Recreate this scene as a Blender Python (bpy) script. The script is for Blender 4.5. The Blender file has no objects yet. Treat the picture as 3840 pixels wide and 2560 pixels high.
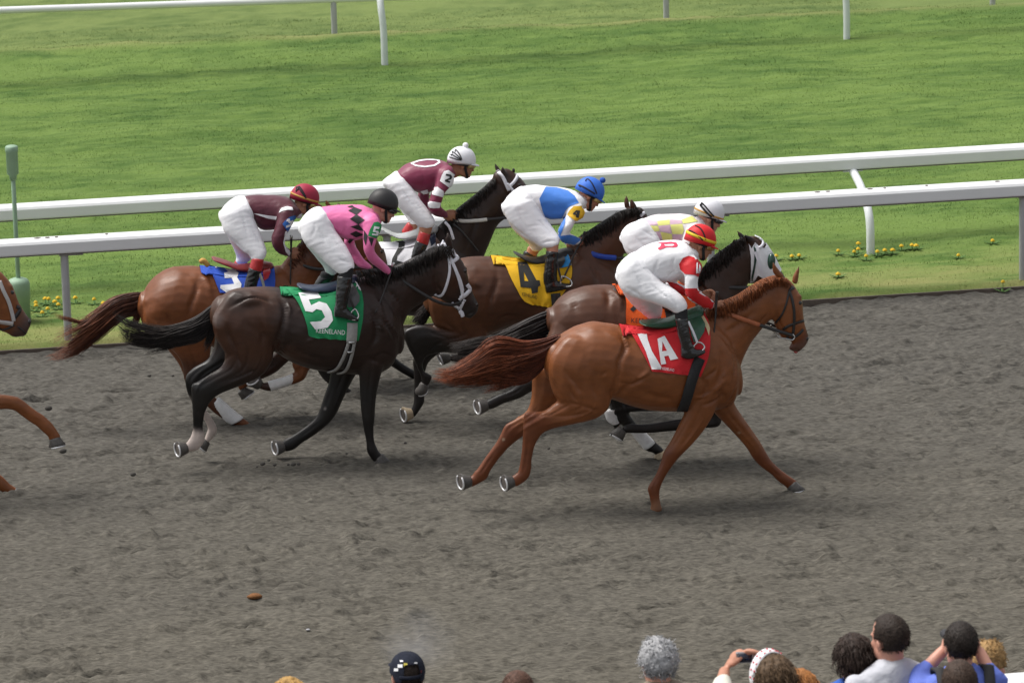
import bpy, bmesh, math, random
import numpy as np
from mathutils import Vector, Matrix
from mathutils.bvhtree import BVHTree
from mathutils.kdtree import KDTree
from mathutils.geometry import tessellate_polygon

random.seed(7); RNG = np.random.default_rng(7)
R = math.radians
scene = bpy.context.scene
COL = scene.collection

# ------------------------------------------------------------------ camera, sky, sun, exposure
PITCH, ROLL, HEAD = R(13.5), R(1.5), R(8.0)
FPX = 17045.0                      # focal length in pixels of the 3840 px wide photograph
R0 = np.array((1., 0, 0)); U0 = np.array((0, math.sin(PITCH), math.cos(PITCH)))
FW = np.array((0, math.cos(PITCH), -math.sin(PITCH)))
RT = math.cos(ROLL)*R0 - math.sin(ROLL)*U0
UP = math.sin(ROLL)*R0 + math.cos(ROLL)*U0
def ray(px, py):
    d = FW*FPX + RT*(px-1920.0) - UP*(py-1280.0)
    return d/np.linalg.norm(d)
CAM = -36.0*ray(2612, 1878)        # the world origin lies under the chestnut horse in front
HD = np.array((math.cos(HEAD), math.sin(HEAD), 0)); NL = np.array((-math.sin(HEAD), math.cos(HEAD), 0))
ZU = np.array((0, 0, 1.))
cam_d = bpy.data.cameras.new("camera"); cam = bpy.data.objects.new("camera", cam_d); COL.objects.link(cam)
cam_d.sensor_width = 36; cam_d.lens = 36*FPX/3840; cam_d.clip_start = 0.5; cam_d.clip_end = 2000
cam.matrix_world = Matrix(((RT[0], UP[0], -FW[0], CAM[0]), (RT[1], UP[1], -FW[1], CAM[1]), (RT[2], UP[2], -FW[2], CAM[2]), (0, 0, 0, 1)))
cam_d.dof.use_dof = True; cam_d.dof.focus_distance = 36.8; cam_d.dof.aperture_fstop = 7.0
scene.camera = cam
SUN_EL, SUN_AZ = R(62), R(-72)    # azimuth of the sun measured from +Y towards +X
w = bpy.data.worlds.new("World"); scene.world = w; w.use_nodes = True
nt = w.node_tree; bg = nt.nodes["Background"]
sky = nt.nodes.new("ShaderNodeTexSky"); sky.sky_type = 'NISHITA'; sky.sun_disc = False
sky.sun_elevation = SUN_EL; sky.sun_rotation = SUN_AZ; sky.air_density = 1.0; sky.dust_density = 4.0
hs = nt.nodes.new("ShaderNodeHueSaturation"); hs.inputs['Saturation'].default_value = 0.22
nt.links.new(sky.outputs[0], hs.inputs['Color']); nt.links.new(hs.outputs[0], bg.inputs['Color'])
bg.inputs['Strength'].default_value = 0.115
sd = bpy.data.lights.new("sun", 'SUN'); sd.energy = 2.1; sd.angle = R(30); sd.color = (1, .96, .9)
so = bpy.data.objects.new("sun", sd); COL.objects.link(so)
sdir = Vector((math.sin(SUN_AZ)*math.cos(SUN_EL), math.cos(SUN_AZ)*math.cos(SUN_EL), math.sin(SUN_EL)))
so.rotation_euler = sdir.to_track_quat('Z', 'Y').to_euler()
scene.view_settings.view_transform = 'Standard'; scene.view_settings.look = 'None'
scene.view_settings.exposure = 0.52; scene.view_settings.gamma = 1.0

# ------------------------------------------------------------------ pixels to places
def pt(px, py, L):
    d = ray(px, py); return CAM + d*((L - NL@CAM)/(NL@d))
def gnd(px, py, z=0.0):
    d = ray(px, py); return CAM + d*((z - CAM[2])/d[2])
def lc(f, l, z): return f*HD + l*NL + z*ZU
def T(c, lst):                      # stations traced in an enlarged crop -> photo pixels
    ox, oy, s = c
    return [(ox+a[0]/s, oy+a[1]/s, ox+a[2]/s, oy+a[3]/s)+tuple(a[4:]) for a in lst]
def P(c, lst):
    ox, oy, s = c
    return [(ox+a[0]/s, oy+a[1]/s)+tuple(a[2:]) for a in lst]
_q = lambda o: [p[:2] for p in o]
C1 = (1600, 800, 1.36333); C2 = (450, 600, 1.36357); C3 = (1800, 550, 2.09); C4 = (2250, 700, 2.4118)
C5 = (780, 500, 2.0907); C6 = (1450, 1150, 3.1367); C7 = (1150, 700, 2.8513); C8 = (100, 900, 1.96); C9 = (0, 700, 2.2405)
C0 = (0, 0, 0.6125); CA = (0, 500, 1.12)

# ------------------------------------------------------------------ mesh pieces: dict(v, f, c)
def catmull(a, sub):
    a = np.asarray(a, float); n = len(a)
    if n < 3 or sub < 2:
        if sub < 2: return a
    ext = np.vstack((2*a[0]-a[1], a, 2*a[-1]-a[-2])); out = []
    for i in range(n-1):
        p0, p1, p2, p3 = ext[i], ext[i+1], ext[i+2], ext[i+3]
        for k in range(sub):
            t = k/sub
            out.append(.5*(2*p1+(p2-p0)*t+(2*p0-5*p1+4*p2-p3)*t*t+(3*p1-p0-3*p2+p3)*t**3))
    out.append(a[-1]); return np.array(out)
def piece(v, f, c=None):
    v = np.asarray(v, float)
    return dict(v=v, f=f, c=np.zeros((len(v), 3))+(c if c is not None else 0.5))
def rings(cs, e1, e2, seg, cols, cap=(.6, .6), pw=1.0):
    """closed tube through section centres cs with half-axes e1, e2"""
    n = len(cs); C_, A_, B_, K_ = list(cs), list(e1), list(e2), list(cols)
    for end, cf in ((0, cap[0]), (1, cap[1])):
        i, j = (0, 1) if end == 0 else (n-1, n-2)
        t = cs[i]-cs[j]; t = t/(np.linalg.norm(t)+1e-9)
        r = (np.linalg.norm(e1[i])+np.linalg.norm(e2[i]))*.5*cf
        for ph in (30, 55, 75, 87):
            s, k = math.sin(R(ph)), math.cos(R(ph))
            item = (cs[i]+t*r*s, e1[i]*k, e2[i]*k, cols[i])
            if end == 0:
                C_.insert(0, item[0]); A_.insert(0, item[1]); B_.insert(0, item[2]); K_.insert(0, item[3])
            else:
                C_.append(item[0]); A_.append(item[1]); B_.append(item[2]); K_.append(item[3])
    th = np.linspace(0, 2*math.pi, seg, endpoint=False)
    ct, st = np.cos(th), np.sin(th)
    ct = np.sign(ct)*np.abs(ct)**pw; st = np.sign(st)*np.abs(st)**pw
    C_, A_, B_, K_ = map(np.array, (C_, A_, B_, K_))
    v = C_[:, None, :]+A_[:, None, :]*ct[None, :, None]+B_[:, None, :]*st[None, :, None]
    m = len(C_); f = []
    for i in range(m-1):
        for k in range(seg):
            k2 = (k+1) % seg
            f.append((i*seg+k, i*seg+k2, (i+1)*seg+k2, (i+1)*seg+k))
    f.append(tuple(reversed(range(seg)))); f.append(tuple((m-1)*seg+k for k in range(seg)))
    v = v.reshape(-1, 3)
    # outward orientation
    k = 0 if m < 3 else (m//2)
    q = f[k*seg]; a, b, c = v[q[0]], v[q[1]], v[q[2]]
    if np.dot(np.cross(b-a, c-a), (a+c)/2-C_[k]) < 0: f = [tuple(reversed(x)) for x in f]
    return dict(v=v, f=f, c=np.repeat(K_, seg, 0))
def loft(st, L, lat=0.0, sub=4, seg=20, cap=(.6, .6), scale=1.0, pw=1.0, pal=None, hwk=.8):
    """st: (x1,y1,x2,y2, hw or 0 [, lateral offset [, colour key]]) -> a closed tube in plane L+lat"""
    rows = []
    for s in st:
        lo = lat+(s[5] if len(s) > 5 else 0)
        a, b = pt(s[0], s[1], L+lo), pt(s[2], s[3], L+lo)
        h = s[4] if len(s) > 4 and s[4] else hwk*np.linalg.norm(a-b)/2
        col = (pal or {}).get(s[6] if len(s) > 6 else 'b', (.5, .5, .5)) if pal else (.5, .5, .5)
        rows.append(np.concatenate((a, b, [h], col)))
    r = catmull(rows, sub)
    cs = (r[:, :3]+r[:, 3:6])/2; e1 = (r[:, :3]-r[:, 3:6])/2*scale
    e2 = NL[None, :]*np.maximum(r[:, 6:7], .002)*scale
    return rings(cs, e1, e2, seg, np.clip(r[:, 7:10], 0, 1), cap, pw)
def tube(pts, rad, seg=8, sub=1, col=None, cap=(.6, .6), flat=1.0, up=None):
    pts = np.asarray(pts, float); n = len(pts)
    rad = np.full(n, rad) if np.isscalar(rad) else np.asarray(rad, float)
    r = catmull(np.column_stack((pts, rad)), sub) if sub > 1 else np.column_stack((pts, rad))
    p, rr = r[:, :3], np.maximum(r[:, 3], 1e-4); t = np.gradient(p, axis=0)
    t /= np.linalg.norm(t, axis=1)[:, None]+1e-9
    ref = np.array(up, float) if up is not None else np.array((.13, .27, .95)); e1, e2 = [], []
    for i in range(len(p)):
        a = ref-t[i]*(ref@t[i])
        if np.linalg.norm(a) < .15: a = np.array((.9, .1, .3)); a = a-t[i]*(a@t[i])
        a /= np.linalg.norm(a); b = np.cross(t[i], a)
        if up is None: ref = a
        e1.append(a*rr[i]); e2.append(b*rr[i]*flat)
    cl = np.asarray(col if col is not None else .5, float)
    if cl.ndim == 2 and len(cl) != len(p): cl = cl[np.clip(np.linspace(0, len(cl)-1, len(p)).round().astype(int), 0, len(cl)-1)]
    return rings(p, np.array(e1), np.array(e2), seg, np.zeros((len(p), 3))+cl, cap)
def blob(c, ax, col=None, seg=16, nr=10):
    """ellipsoid: centre c, three half-axis vectors"""
    a, b, d = [np.asarray(x, float) for x in ax]; v, f = [], []
    if np.dot(np.cross(a, b), d) < 0: b = -b
    for i in range(1, nr):
        ph = math.pi*i/nr
        for k in range(seg):
            th = 2*math.pi*k/seg
            v.append(c+a*math.sin(ph)*math.cos(th)+b*math.sin(ph)*math.sin(th)+d*math.cos(ph))
    v.append(c+d); v.append(c-d); t, bo = len(v)-2, len(v)-1
    for i in range(nr-2):
        for k in range(seg):
            k2 = (k+1) % seg; f.append((i*seg+k, (i+1)*seg+k, (i+1)*seg+k2, i*seg+k2))
    for k in range(seg):
        k2 = (k+1) % seg; f.append((t, k, k2)); f.append((bo, (nr-2)*seg+k2, (nr-2)*seg+k))
    return piece(v, f, col)
def join(ps):
    v, f, c, o = [], [], [], 0
    for p in ps:
        v.append(p['v']); c.append(p['c']); f += [tuple(i+o for i in q) for q in p['f']]; o += len(p['v'])
    return dict(v=np.vstack(v), f=f, c=np.vstack(c))
def ribbon(pts, nrm, width, thick=.004):
    """flat strap along pts lying on a surface with normals nrm"""
    pts, nrm = np.asarray(pts, float), np.asarray(nrm, float)
    t = np.gradient(pts, axis=0); t /= np.linalg.norm(t, axis=1)[:, None]+1e-9
    s = np.cross(t, nrm); s /= np.linalg.norm(s, axis=1)[:, None]+1e-9
    wd = np.asarray(width)*np.ones(len(pts)); s = s*wd[:, None]/2; h = nrm*thick
    v = np.stack((pts+s-h, pts+s+h, pts-s+h, pts-s-h), 1).reshape(-1, 3); f = []
    for i in range(len(pts)-1):
        for k in range(4):
            k2 = (k+1) % 4; f.append((i*4+k, i*4+k2, i*4+4+k2, i*4+4+k))
    f.append((3, 2, 1, 0)); n = (len(pts)-1)*4; f.append((n, n+1, n+2, n+3))
    return piece(v, f)
def box(c, ax):
    a, b, d = [np.asarray(x, float) for x in ax]; c = np.asarray(c, float)
    v = [c+i*a+j*b+k*d for i in (-1, 1) for j in (-1, 1) for k in (-1, 1)]
    f = [(0, 1, 3, 2), (4, 6, 7, 5), (0, 4, 5, 1), (2, 3, 7, 6), (0, 2, 6, 4), (1, 5, 7, 3)]
    if np.dot(np.cross(a, b), d) < 0: f = [tuple(reversed(q)) for q in f]
    return piece(v, f)

# ------------------------------------------------------------------ remesh several pieces into one skin
def remesh(ps, voxel=.012, smooth=6, fac=.5):
    src = join(ps); me = bpy.data.meshes.new("tmp"); me.from_pydata(src['v'].tolist(), [], src['f']); me.update()
    ob = bpy.data.objects.new("tmp", me); COL.objects.link(ob)
    m = ob.modifiers.new("r", 'REMESH'); m.mode = 'VOXEL'; m.voxel_size = voxel; m.adaptivity = 0
    if smooth:
        s = ob.modifiers.new("s", 'SMOOTH'); s.factor = fac; s.iterations = smooth
    dg = bpy.context.evaluated_depsgraph_get(); dg.update()
    e = ob.evaluated_get(dg); em = e.to_mesh()
    n = len(em.vertices); v = np.empty(n*3); em.vertices.foreach_get('co', v); v = v.reshape(-1, 3)
    no = np.empty(n*3); em.vertices.foreach_get('normal', no); no = no.reshape(-1, 3)
    f = [tuple(p.vertices) for p in em.polygons]; e.to_mesh_clear()
    bpy.data.objects.remove(ob); bpy.data.meshes.remove(me)
    kd = KDTree(len(src['v']))
    for i, co in enumerate(src['v']): kd.insert(co, i)
    kd.balance()
    c = np.empty((n, 3))
    for i in range(n):
        near = kd.find_n(v[i], 4); wsum = 0; acc = np.zeros(3)
        for _, j, d in near: k = 1/(d+.004); acc += src['c'][j]*k; wsum += k
        c[i] = acc/wsum
    return dict(v=v, f=f, c=c, n=no)
def bvh(m): return BVHTree.FromPolygons([Vector(x) for x in m['v']], m['f'])
def hit(tree, px, py, fb_L=0.0, off=.004):
    d = ray(px, py); loc, nor, i, ds = tree.ray_cast(Vector(CAM), Vector(d), 200)
    if loc is None:                 # beyond the outline: the nearest point of the surface
        loc, nor, i, ds = tree.find_nearest(Vector(pt(px, py, fb_L))); nor = np.array(nor)
        return np.array(loc)+nor*off, nor
    nor = np.array(nor)
    if nor@d > 0: nor = -nor
    return np.array(loc)+nor*off*.6-d*off*.6, nor
def dense(pl, step=10.0, close=False):
    pl = [np.array(p[:2], float) for p in pl]
    if close: pl = pl+[pl[0]]
    out = []
    for a, b in zip(pl[:-1], pl[1:]):
        n = max(1, int(np.linalg.norm(b-a)/step))
        out += [a+(b-a)*k/n for k in range(n)]
    out.append(pl[-1]); return out
def smooth_pl(pl, sub=6): return [tuple(x) for x in catmull([p[:2] for p in pl], sub)]
def mirror(m, L):
    d = m['v']@NL-L; v = m['v']-2*d[:, None]*NL[None, :]
    return dict(v=v, f=[tuple(reversed(q)) for q in m['f']], c=m['c'])
def engrave(m, lines, tr, L, both=True):
    """shallow furrows (negative) and ridges along traced strokes"""
    pts, par = [], []
    for pl, wd, dp in lines:
        d = dense(smooth_pl(pl), 8); k = len(d)
        for i, q in enumerate(d):
            h, _ = hit(tr, q[0], q[1], L, 0); e = min(1, min(i, k-1-i)/(k*.25+1)); pts.append(h); par.append((wd, dp*e))
            if both: pts.append(h-2*(h@NL-L)*NL); par.append((wd, dp*e))
    if not pts: return
    kd = KDTree(len(pts))
    for i, p in enumerate(pts): kd.insert(p, i)
    kd.balance(); disp = np.zeros(len(m['v']))
    for i, v in enumerate(m['v']):
        best = 0.
        for _, j, d in kd.find_n(v, 8):
            w_, dp = par[j]; val = dp*math.exp(-(d/w_)**2)
            if abs(val) > abs(best): best = val
        disp[i] = best
    m['v'] = m['v']+m['n']*disp[:, None]
def strap(tree, pl, width, L, thick=.004, both=True, off=.005, curve=True, step=8):
    pl2 = smooth_pl(pl) if curve and len(pl) > 2 else pl
    hs_ = [hit(tree, x[0], x[1], L-.1, off) for x in dense(pl2, step)]
    pts = np.array([h[0] for h in hs_]); nr = np.array([h[1] for h in hs_])
    for _ in range(3):
        if len(nr) > 2: nr[1:-1] = (nr[:-2]+nr[1:-1]*2+nr[2:])/4; pts[1:-1] = (pts[:-2]+pts[1:-1]*2+pts[2:])/4
    nr /= np.linalg.norm(nr, axis=1)[:, None]+1e-9
    r = ribbon(pts, nr, width, thick)
    return join([r, mirror(r, L)]) if both else r
def decal(tree, outer, holes=(), L=0.0, off=.006, n=3, thick=False):
    """polygons traced in the photo laid onto the surface they are printed on"""
    loops = [[Vector((x, y, 0)) for x, y in outer]]+[[Vector((x, y, 0)) for x, y in h] for h in holes]
    flat = [v for l in loops for v in l]; tris = tessellate_polygon(loops)
    pts = [(v.x, v.y) for v in flat]; tri = [tuple(t) for t in tris]
    for _ in range(n):
        mid, nt_ = {}, []
        def m(a, b):
            k = (min(a, b), max(a, b))
            if k not in mid: mid[k] = len(pts); pts.append(((pts[a][0]+pts[b][0])/2, (pts[a][1]+pts[b][1])/2))
            return mid[k]
        for a, b, c in tri:
            ab, bc, ca = m(a, b), m(b, c), m(c, a); nt_ += [(a, ab, ca), (ab, b, bc), (ca, bc, c), (ab, bc, ca)]
        tri = nt_
    v = np.array([hit(tree, x, y, L, off)[0] for x, y in pts])
    out = []
    for a, b, c in tri:
        nn = np.cross(v[b]-v[a], v[c]-v[a])
        out.append((a, b, c) if nn@(v[a]-CAM) < 0 else (a, c, b))
    return piece(v, out)

# ------------------------------------------------------------------ materials
MATS = {}
def M(name, col=(.5, .5, .5), rough=.6, var=.12, scale=30., bump=0., bscale=120., metal=0., coat=0., attr=False, stretch=(1, 1, 1), sheen=0., spec=.5, det=4, rvar=0.):
    if name in MATS: return MATS[name]
    m = bpy.data.materials.new(name); m.use_nodes = True; t = m.node_tree; b = t.nodes["Principled BSDF"]
    tc = t.nodes.new("ShaderNodeTexCoord"); mp = t.nodes.new("ShaderNodeMapping"); mp.inputs['Scale'].default_value = stretch
    t.links.new(tc.outputs['Object'], mp.inputs['Vector'])
    nz = t.nodes.new("ShaderNodeTexNoise"); nz.inputs['Scale'].default_value = scale; nz.inputs['Detail'].default_value = det
    t.links.new(mp.outputs[0], nz.inputs['Vector'])
    mr = t.nodes.new("ShaderNodeMapRange"); mr.inputs[1].default_value = .25; mr.inputs[2].default_value = .75
    mr.inputs[3].default_value = 1-var; mr.inputs[4].default_value = 1+var; t.links.new(nz.outputs[0], mr.inputs[0])
    mx = t.nodes.new("ShaderNodeMix"); mx.data_type = 'RGBA'; mx.blend_type = 'MULTIPLY'; mx.inputs[0].default_value = 1
    if attr:
        at = t.nodes.new("ShaderNodeAttribute"); at.attribute_name = "Col"; t.links.new(at.outputs['Color'], mx.inputs[6])
    else: mx.inputs[6].default_value = (*col, 1)
    t.links.new(mr.outputs[0], mx.inputs[7]); t.links.new(mx.outputs[2], b.inputs['Base Color'])
    b.inputs['Roughness'].default_value = rough; b.inputs['Metallic'].default_value = metal
    b.inputs['Coat Weight'].default_value = coat; b.inputs['Coat Roughness'].default_value = .15
    b.inputs['Sheen Weight'].default_value = sheen; b.inputs['Specular IOR Level'].default_value = spec
    if rvar:
        n3 = t.nodes.new("ShaderNodeTexNoise"); n3.inputs['Scale'].default_value = 6; n3.inputs['Detail'].default_value = 6; t.links.new(mp.outputs[0], n3.inputs['Vector'])
        r3 = t.nodes.new("ShaderNodeMapRange"); r3.inputs[1].default_value = .3; r3.inputs[2].default_value = .7; r3.inputs[3].default_value = rough-rvar; r3.inputs[4].default_value = rough+rvar
        t.links.new(n3.outputs[0], r3.inputs[0]); t.links.new(r3.outputs[0], b.inputs['Roughness'])
    if bump:
        n2 = t.nodes.new("ShaderNodeTexNoise"); n2.inputs['Scale'].default_value = bscale; n2.inputs['Detail'].default_value = 5
        t.links.new(mp.outputs[0], n2.inputs['Vector'])
        bp = t.nodes.new("ShaderNodeBump"); bp.inputs['Strength'].default_value = bump; bp.inputs['Distance'].default_value = .02
        t.links.new(n2.outputs[0], bp.inputs['Height']); t.links.new(bp.outputs[0], b.inputs['Normal'])
    MATS[name] = m; return m

# ------------------------------------------------------------------ objects
def empty(name, loc, label=None, cat=None, group=None):
    o = bpy.data.objects.new(name, None); COL.objects.link(o); o.location = Vector(loc); o.empty_display_size = .2
    tag(o, label, cat, group); return o
def tag(o, label=None, cat=None, group=None, kind=None):
    if label: o['label'] = label
    if cat: o['category'] = cat
    if group: o['group'] = group
    if kind: o['kind'] = kind
    return o
def orig(o):
    p = np.array(o.location)
    while o.parent: o = o.parent; p = p+np.array(o.location)
    return p
def obj(name, ps, mats, parent=None, loc=None, smooth=True, col=False, flat=()):
    """ps: one piece or a list of pieces, one material each -> ONE mesh object; parts sit at their parent's base"""
    if isinstance(ps, dict): ps = [ps]
    if not isinstance(mats, (list, tuple)): mats = [mats]
    base = orig(parent) if parent else np.array(loc if loc is not None else (0, 0, 0), float)
    j = join(ps); me = bpy.data.meshes.new(name); me.from_pydata((j['v']-base).tolist(), [], j['f'])
    mi = []
    for k, p in enumerate(ps): mi += [min(k, len(mats)-1)]*len(p['f'])
    for m in mats: me.materials.append(m)
    me.polygons.foreach_set('material_index', mi)
    me.polygons.foreach_set('use_smooth', [smooth]*len(mi))
    if col:
        a = me.color_attributes.new("Col", 'FLOAT_COLOR', 'POINT')
        a.data.foreach_set('color', np.column_stack((j['c'], np.ones(len(j['c'])))).ravel())
    me.update(); o = bpy.data.objects.new(name, me); COL.objects.link(o)
    if parent: o.parent = parent
    else: o.location = Vector(base)
    return o

def obj2(name, m, mats, parent, L, **kw):
    """the near one and its twin on the far side, each an object"""
    ms = m if isinstance(m, list) else [m]
    return obj(name, ms, mats, parent, **kw), obj(name, [mirror(x, L) for x in ms], mats, parent, **kw)
# ------------------------------------------------------------------ noise for reliefs
def vnoise(x, y, seed=0):
    xi, yi = np.floor(x).astype(np.int64), np.floor(y).astype(np.int64); xf, yf = x-xi, y-yi
    u, v = xf*xf*(3-2*xf), yf*yf*(3-2*yf)
    def h(a, b):
        q = (a*374761393+b*668265263+seed*974634777) & 0x7fffffff
        q = ((q ^ (q >> 13))*1274126177) & 0x7fffffff
        return ((q ^ (q >> 16)) & 0xffff)/65535.
    return (h(xi, yi)*(1-u)+h(xi+1, yi)*u)*(1-v)+(h(xi, yi+1)*(1-u)+h(xi+1, yi+1)*u)*v
def fbm(x, y, o=4, seed=0):
    s, a, t = 0, 1., 0
    for k in range(o): s = s+a*vnoise(x*2**k, y*2**k, seed+k); t += a; a *= .55
    return s/t
# ================================================================== setting: track, turf, rails, marker
E0, E1 = gnd(0, 1325), gnd(3840, 1083)          # where the dirt meets the turf
TU = (E1-E0); TU[2] = 0; TU /= np.linalg.norm(TU); TV = np.array((-TU[1], TU[0], 0)); TO = (E0+E1)/2
def uv(u, v, z=0.0): return TO+TU*u+TV*v+ZU*z
def to_uv(p): d = np.asarray(p)-TO; return d@TU, d@TV
def sheet(name, us, vs, zf, mat, cf=None, kind='structure'):
    U_, V_ = np.meshgrid(us, vs, indexing='ij'); Z_ = zf(U_, V_)
    co = TO[None]+U_.ravel()[:, None]*TU+V_.ravel()[:, None]*TV; co[:, 2] += Z_.ravel()
    nu, nv = len(us), len(vs)
    i = (np.arange(nu-1)[:, None]*nv+np.arange(nv-1)[None]).ravel()
    F = np.column_stack((i, i+nv, i+nv+1, i+1))
    me = bpy.data.meshes.new(name); me.vertices.add(len(co)); me.vertices.foreach_set('co', co.ravel())
    me.loops.add(F.size); me.loops.foreach_set('vertex_index', F.ravel().astype(np.int32))
    me.polygons.add(len(F)); me.polygons.foreach_set('loop_start', (np.arange(len(F))*4).astype(np.int32))
    me.polygons.foreach_set('use_smooth', np.ones(len(F), bool))
    if cf is not None:
        a = me.color_attributes.new("Col", 'FLOAT_COLOR', 'POINT'); c = cf(U_.ravel(), V_.ravel())
        a.data.foreach_set('color', np.column_stack((c, np.ones(len(c)))).ravel())
    me.materials.append(mat); me.update(calc_edges=True); me.validate()
    o = bpy.data.objects.new(name, me); COL.objects.link(o); o['kind'] = kind; return o
def axis(lo, hi, step, far_lo, far_hi):
    a = np.arange(lo, hi+step/2, step); l, h = [], []
    d, x = step, lo
    while x > far_lo: d *= 1.5; x -= d; l.append(x)
    d, x = step, a[-1]
    while x < far_hi: d *= 1.5; x += d; h.append(x)
    return np.concatenate((l[::-1], a, h))

def dirt_z(u, v):
    k = np.clip((v+15.5)/1.5, 0, 1)*np.clip((9-np.abs(u))/1.5, 0, 1)
    z = (fbm(u*1.1, v*1.8, 3, 3)-.5)*.04
    n = fbm(u*3.2, v*8.5, 3, 11); z += (np.abs(2*n-1)-.25)*.062
    n = fbm(u*7.5, v*19, 2, 21); z += (np.abs(2*n-1)-.25)*.052
    d = fbm(u*2.6, v*6.5, 3, 15); z -= np.maximum(d-.60, 0)*.42          # hoof dents
    d = fbm(u*6, v*12, 2, 16); z += np.maximum(d-.70, 0)*.35
    z += (vnoise(u*22, v*40, 5)-.5)*.014+np.sin(v*31+3*fbm(u*.7, v*2, 2, 9))*.004
    m = np.clip((fbm(u*.5, v*.8, 3, 31)-.35)*2.2, .5, 1.2)     # churned and smoother stretches
    z = z*k*m
    z += np.where(v > -.7, np.sin(v*22)*.006*k, 0)                # harrow lines along the edge
    return z - np.clip((-28-v)*0, 0, 0)
def dirt_c(u, v):
    n = fbm(u*.7, v*1.1, 3, 80)-.5; t = np.clip((-v-2.5+n*3)/9, 0, 1)[:, None]; g = fbm(u*14, v*24, 3, 81)[:, None]; d = fbm(u*3.1, v*7, 4, 82)[:, None]
    c = np.array((.096, .090, .079))*(1-t)+np.array((.114, .104, .085))*t
    return c*(.87+.26*g)*(.92+.14*np.clip((d-.3)*2.2, 0, 1))
td = M("track_dirt", (.150, .145, .128), 0.95, .46, 20, 1.0, 24, spec=.12, stretch=(.8, 2.3, 1), det=9, attr=True)
sheet("dirt_track", axis(-7.5, 7.5, .024, -500, 500), np.concatenate((np.arange(-60, -15.5, 1.5), np.arange(-15.5, .001, .024))), dirt_z, td, dirt_c)

CREST = [to_uv(gnd(x, y)) for x, y in ((0, 204), (446, 176), (893, 156), (1244, 138), (2400, 92), (3135, 56), (3686, 28), (3840, 18))]
CU, CV = np.array([c[0] for c in CREST]), np.array([c[1] for c in CREST])
def crest(u):
    s0 = (CV[-1]-CV[0])/(CU[-1]-CU[0])
    return np.where(u < CU[0], CV[0]+(u-CU[0])*s0*.6, np.where(u > CU[-1], CV[-1]+(u-CU[-1])*s0*.6, np.interp(u, CU, CV)))
DROP = 1.1
def turf_z(u, v):
    c = crest(u); z = -.004+.05*np.clip(v/.12, 0, 1)+(fbm(u*.8, v*.9, 3, 60)-.5)*.07*np.clip(v, 0, 1)
    z = z+(fbm(u*4, v*7, 3, 61)-.5)*.045*np.clip(v, 0, 1)
    return np.where(v > c, z-DROP*np.clip((v-c)/1.6, 0, 1), z)
def turf_c(u, v):
    n = fbm(u*.8, v*3.2, 4, 70); n2 = fbm(u*.25, v*.75, 3, 71); n3 = fbm(u*2.6, v*13, 3, 72)
    n4 = fbm(u*6, v*26, 2, 75); t = np.clip((n*.45+n2*.3+n3*.40+n4*.30-.46)*2.5+.22*np.clip(1-v/4.5, 0, 1), 0, 1)[:, None]
    dark, lite = np.array((.048, .102, .017)), np.array((.124, .194, .042))
    c = dark*(1-t)+lite*t
    dry = (np.clip(1-v/2.2, 0, 1)*np.clip(n*1.4+n3*1.2-.75, 0, 1))[:, None]*.9
    c = c*(1-dry)+np.array((.235, .225, .085))*dry
    k = (np.exp(-((v-crest(u)-.15)/.35)**2)*np.clip(n*2-.2, 0, 1))[:, None]*.8; c = c*(1-k)+np.array((.27, .26, .10))*k
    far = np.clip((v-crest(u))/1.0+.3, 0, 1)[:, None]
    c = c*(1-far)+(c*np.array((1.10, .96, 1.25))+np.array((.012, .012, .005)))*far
    return c
tg = M("turf", rough=.9, var=.14, scale=40, bump=.5, bscale=60, attr=True, spec=.2, stretch=(1, 1, 1))
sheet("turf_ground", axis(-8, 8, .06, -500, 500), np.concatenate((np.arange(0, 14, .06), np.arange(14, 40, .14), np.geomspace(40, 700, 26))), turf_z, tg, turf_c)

def grass(name, n, vlo, vhi, ulim, hgt, wid, seed):
    r = np.random.default_rng(seed); u = r.uniform(-ulim, ulim, n); v = r.uniform(vlo, vhi, n)
    d = fbm(u*2.2, v*4.5, 3, 73); keep = r.uniform(0, 1, n) < np.clip(d*2-.25, .12, 1)
    u, v = u[keep], v[keep]; n = len(u); z = turf_z(u, v); c = turf_c(u, v)*r.uniform(.85, 1.45, n)[:, None]
    base = TO[None]+u[:, None]*TU+v[:, None]*TV; base[:, 2] += z-.006
    h = hgt*r.uniform(.5, 1.25, n)*(.6+.8*fbm(u*1.5, v*3, 3, 74)); a = r.uniform(0, 2*math.pi, n); le = r.uniform(.2, .9, n)*h
    side = np.column_stack((np.cos(a), np.sin(a), np.zeros(n)))*wid/2
    tip = base+np.column_stack((-np.sin(a)*le, np.cos(a)*le, h))
    co = np.stack((base-side, base+side, tip), 1).reshape(-1, 3); cc = np.repeat(c, 3, 0)
    me = bpy.data.meshes.new(name); me.vertices.add(n*3); me.vertices.foreach_set('co', co.ravel())
    me.loops.add(n*3); me.loops.foreach_set('vertex_index', np.arange(n*3, dtype=np.int32))
    me.polygons.add(n); me.polygons.foreach_set('loop_start', (np.arange(n)*3).astype(np.int32))
    at = me.color_attributes.new("Col", 'FLOAT_COLOR', 'POINT'); at.data.foreach_set('color', np.column_stack((cc, np.ones(n*3))).ravel())
    me.materials.append(tg); me.update(calc_edges=True)
    o = bpy.data.objects.new(name, me); COL.objects.link(o); tag(o, label="short mown green grass covering the turf course behind the rails", cat="grass", kind="stuff")
    return o
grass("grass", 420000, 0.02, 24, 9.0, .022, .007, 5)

# kerb board between dirt and turf
KM = M("kerb_board", (.12, .095, .075), .85, .25, 8, .3, 40)
kb = obj("kerb_board", box(uv(0, .012, -.012), (TU*60, TV*.012, ZU*.035)), KM, loc=uv(0, 0), smooth=False); kb['kind'] = 'structure'

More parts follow.
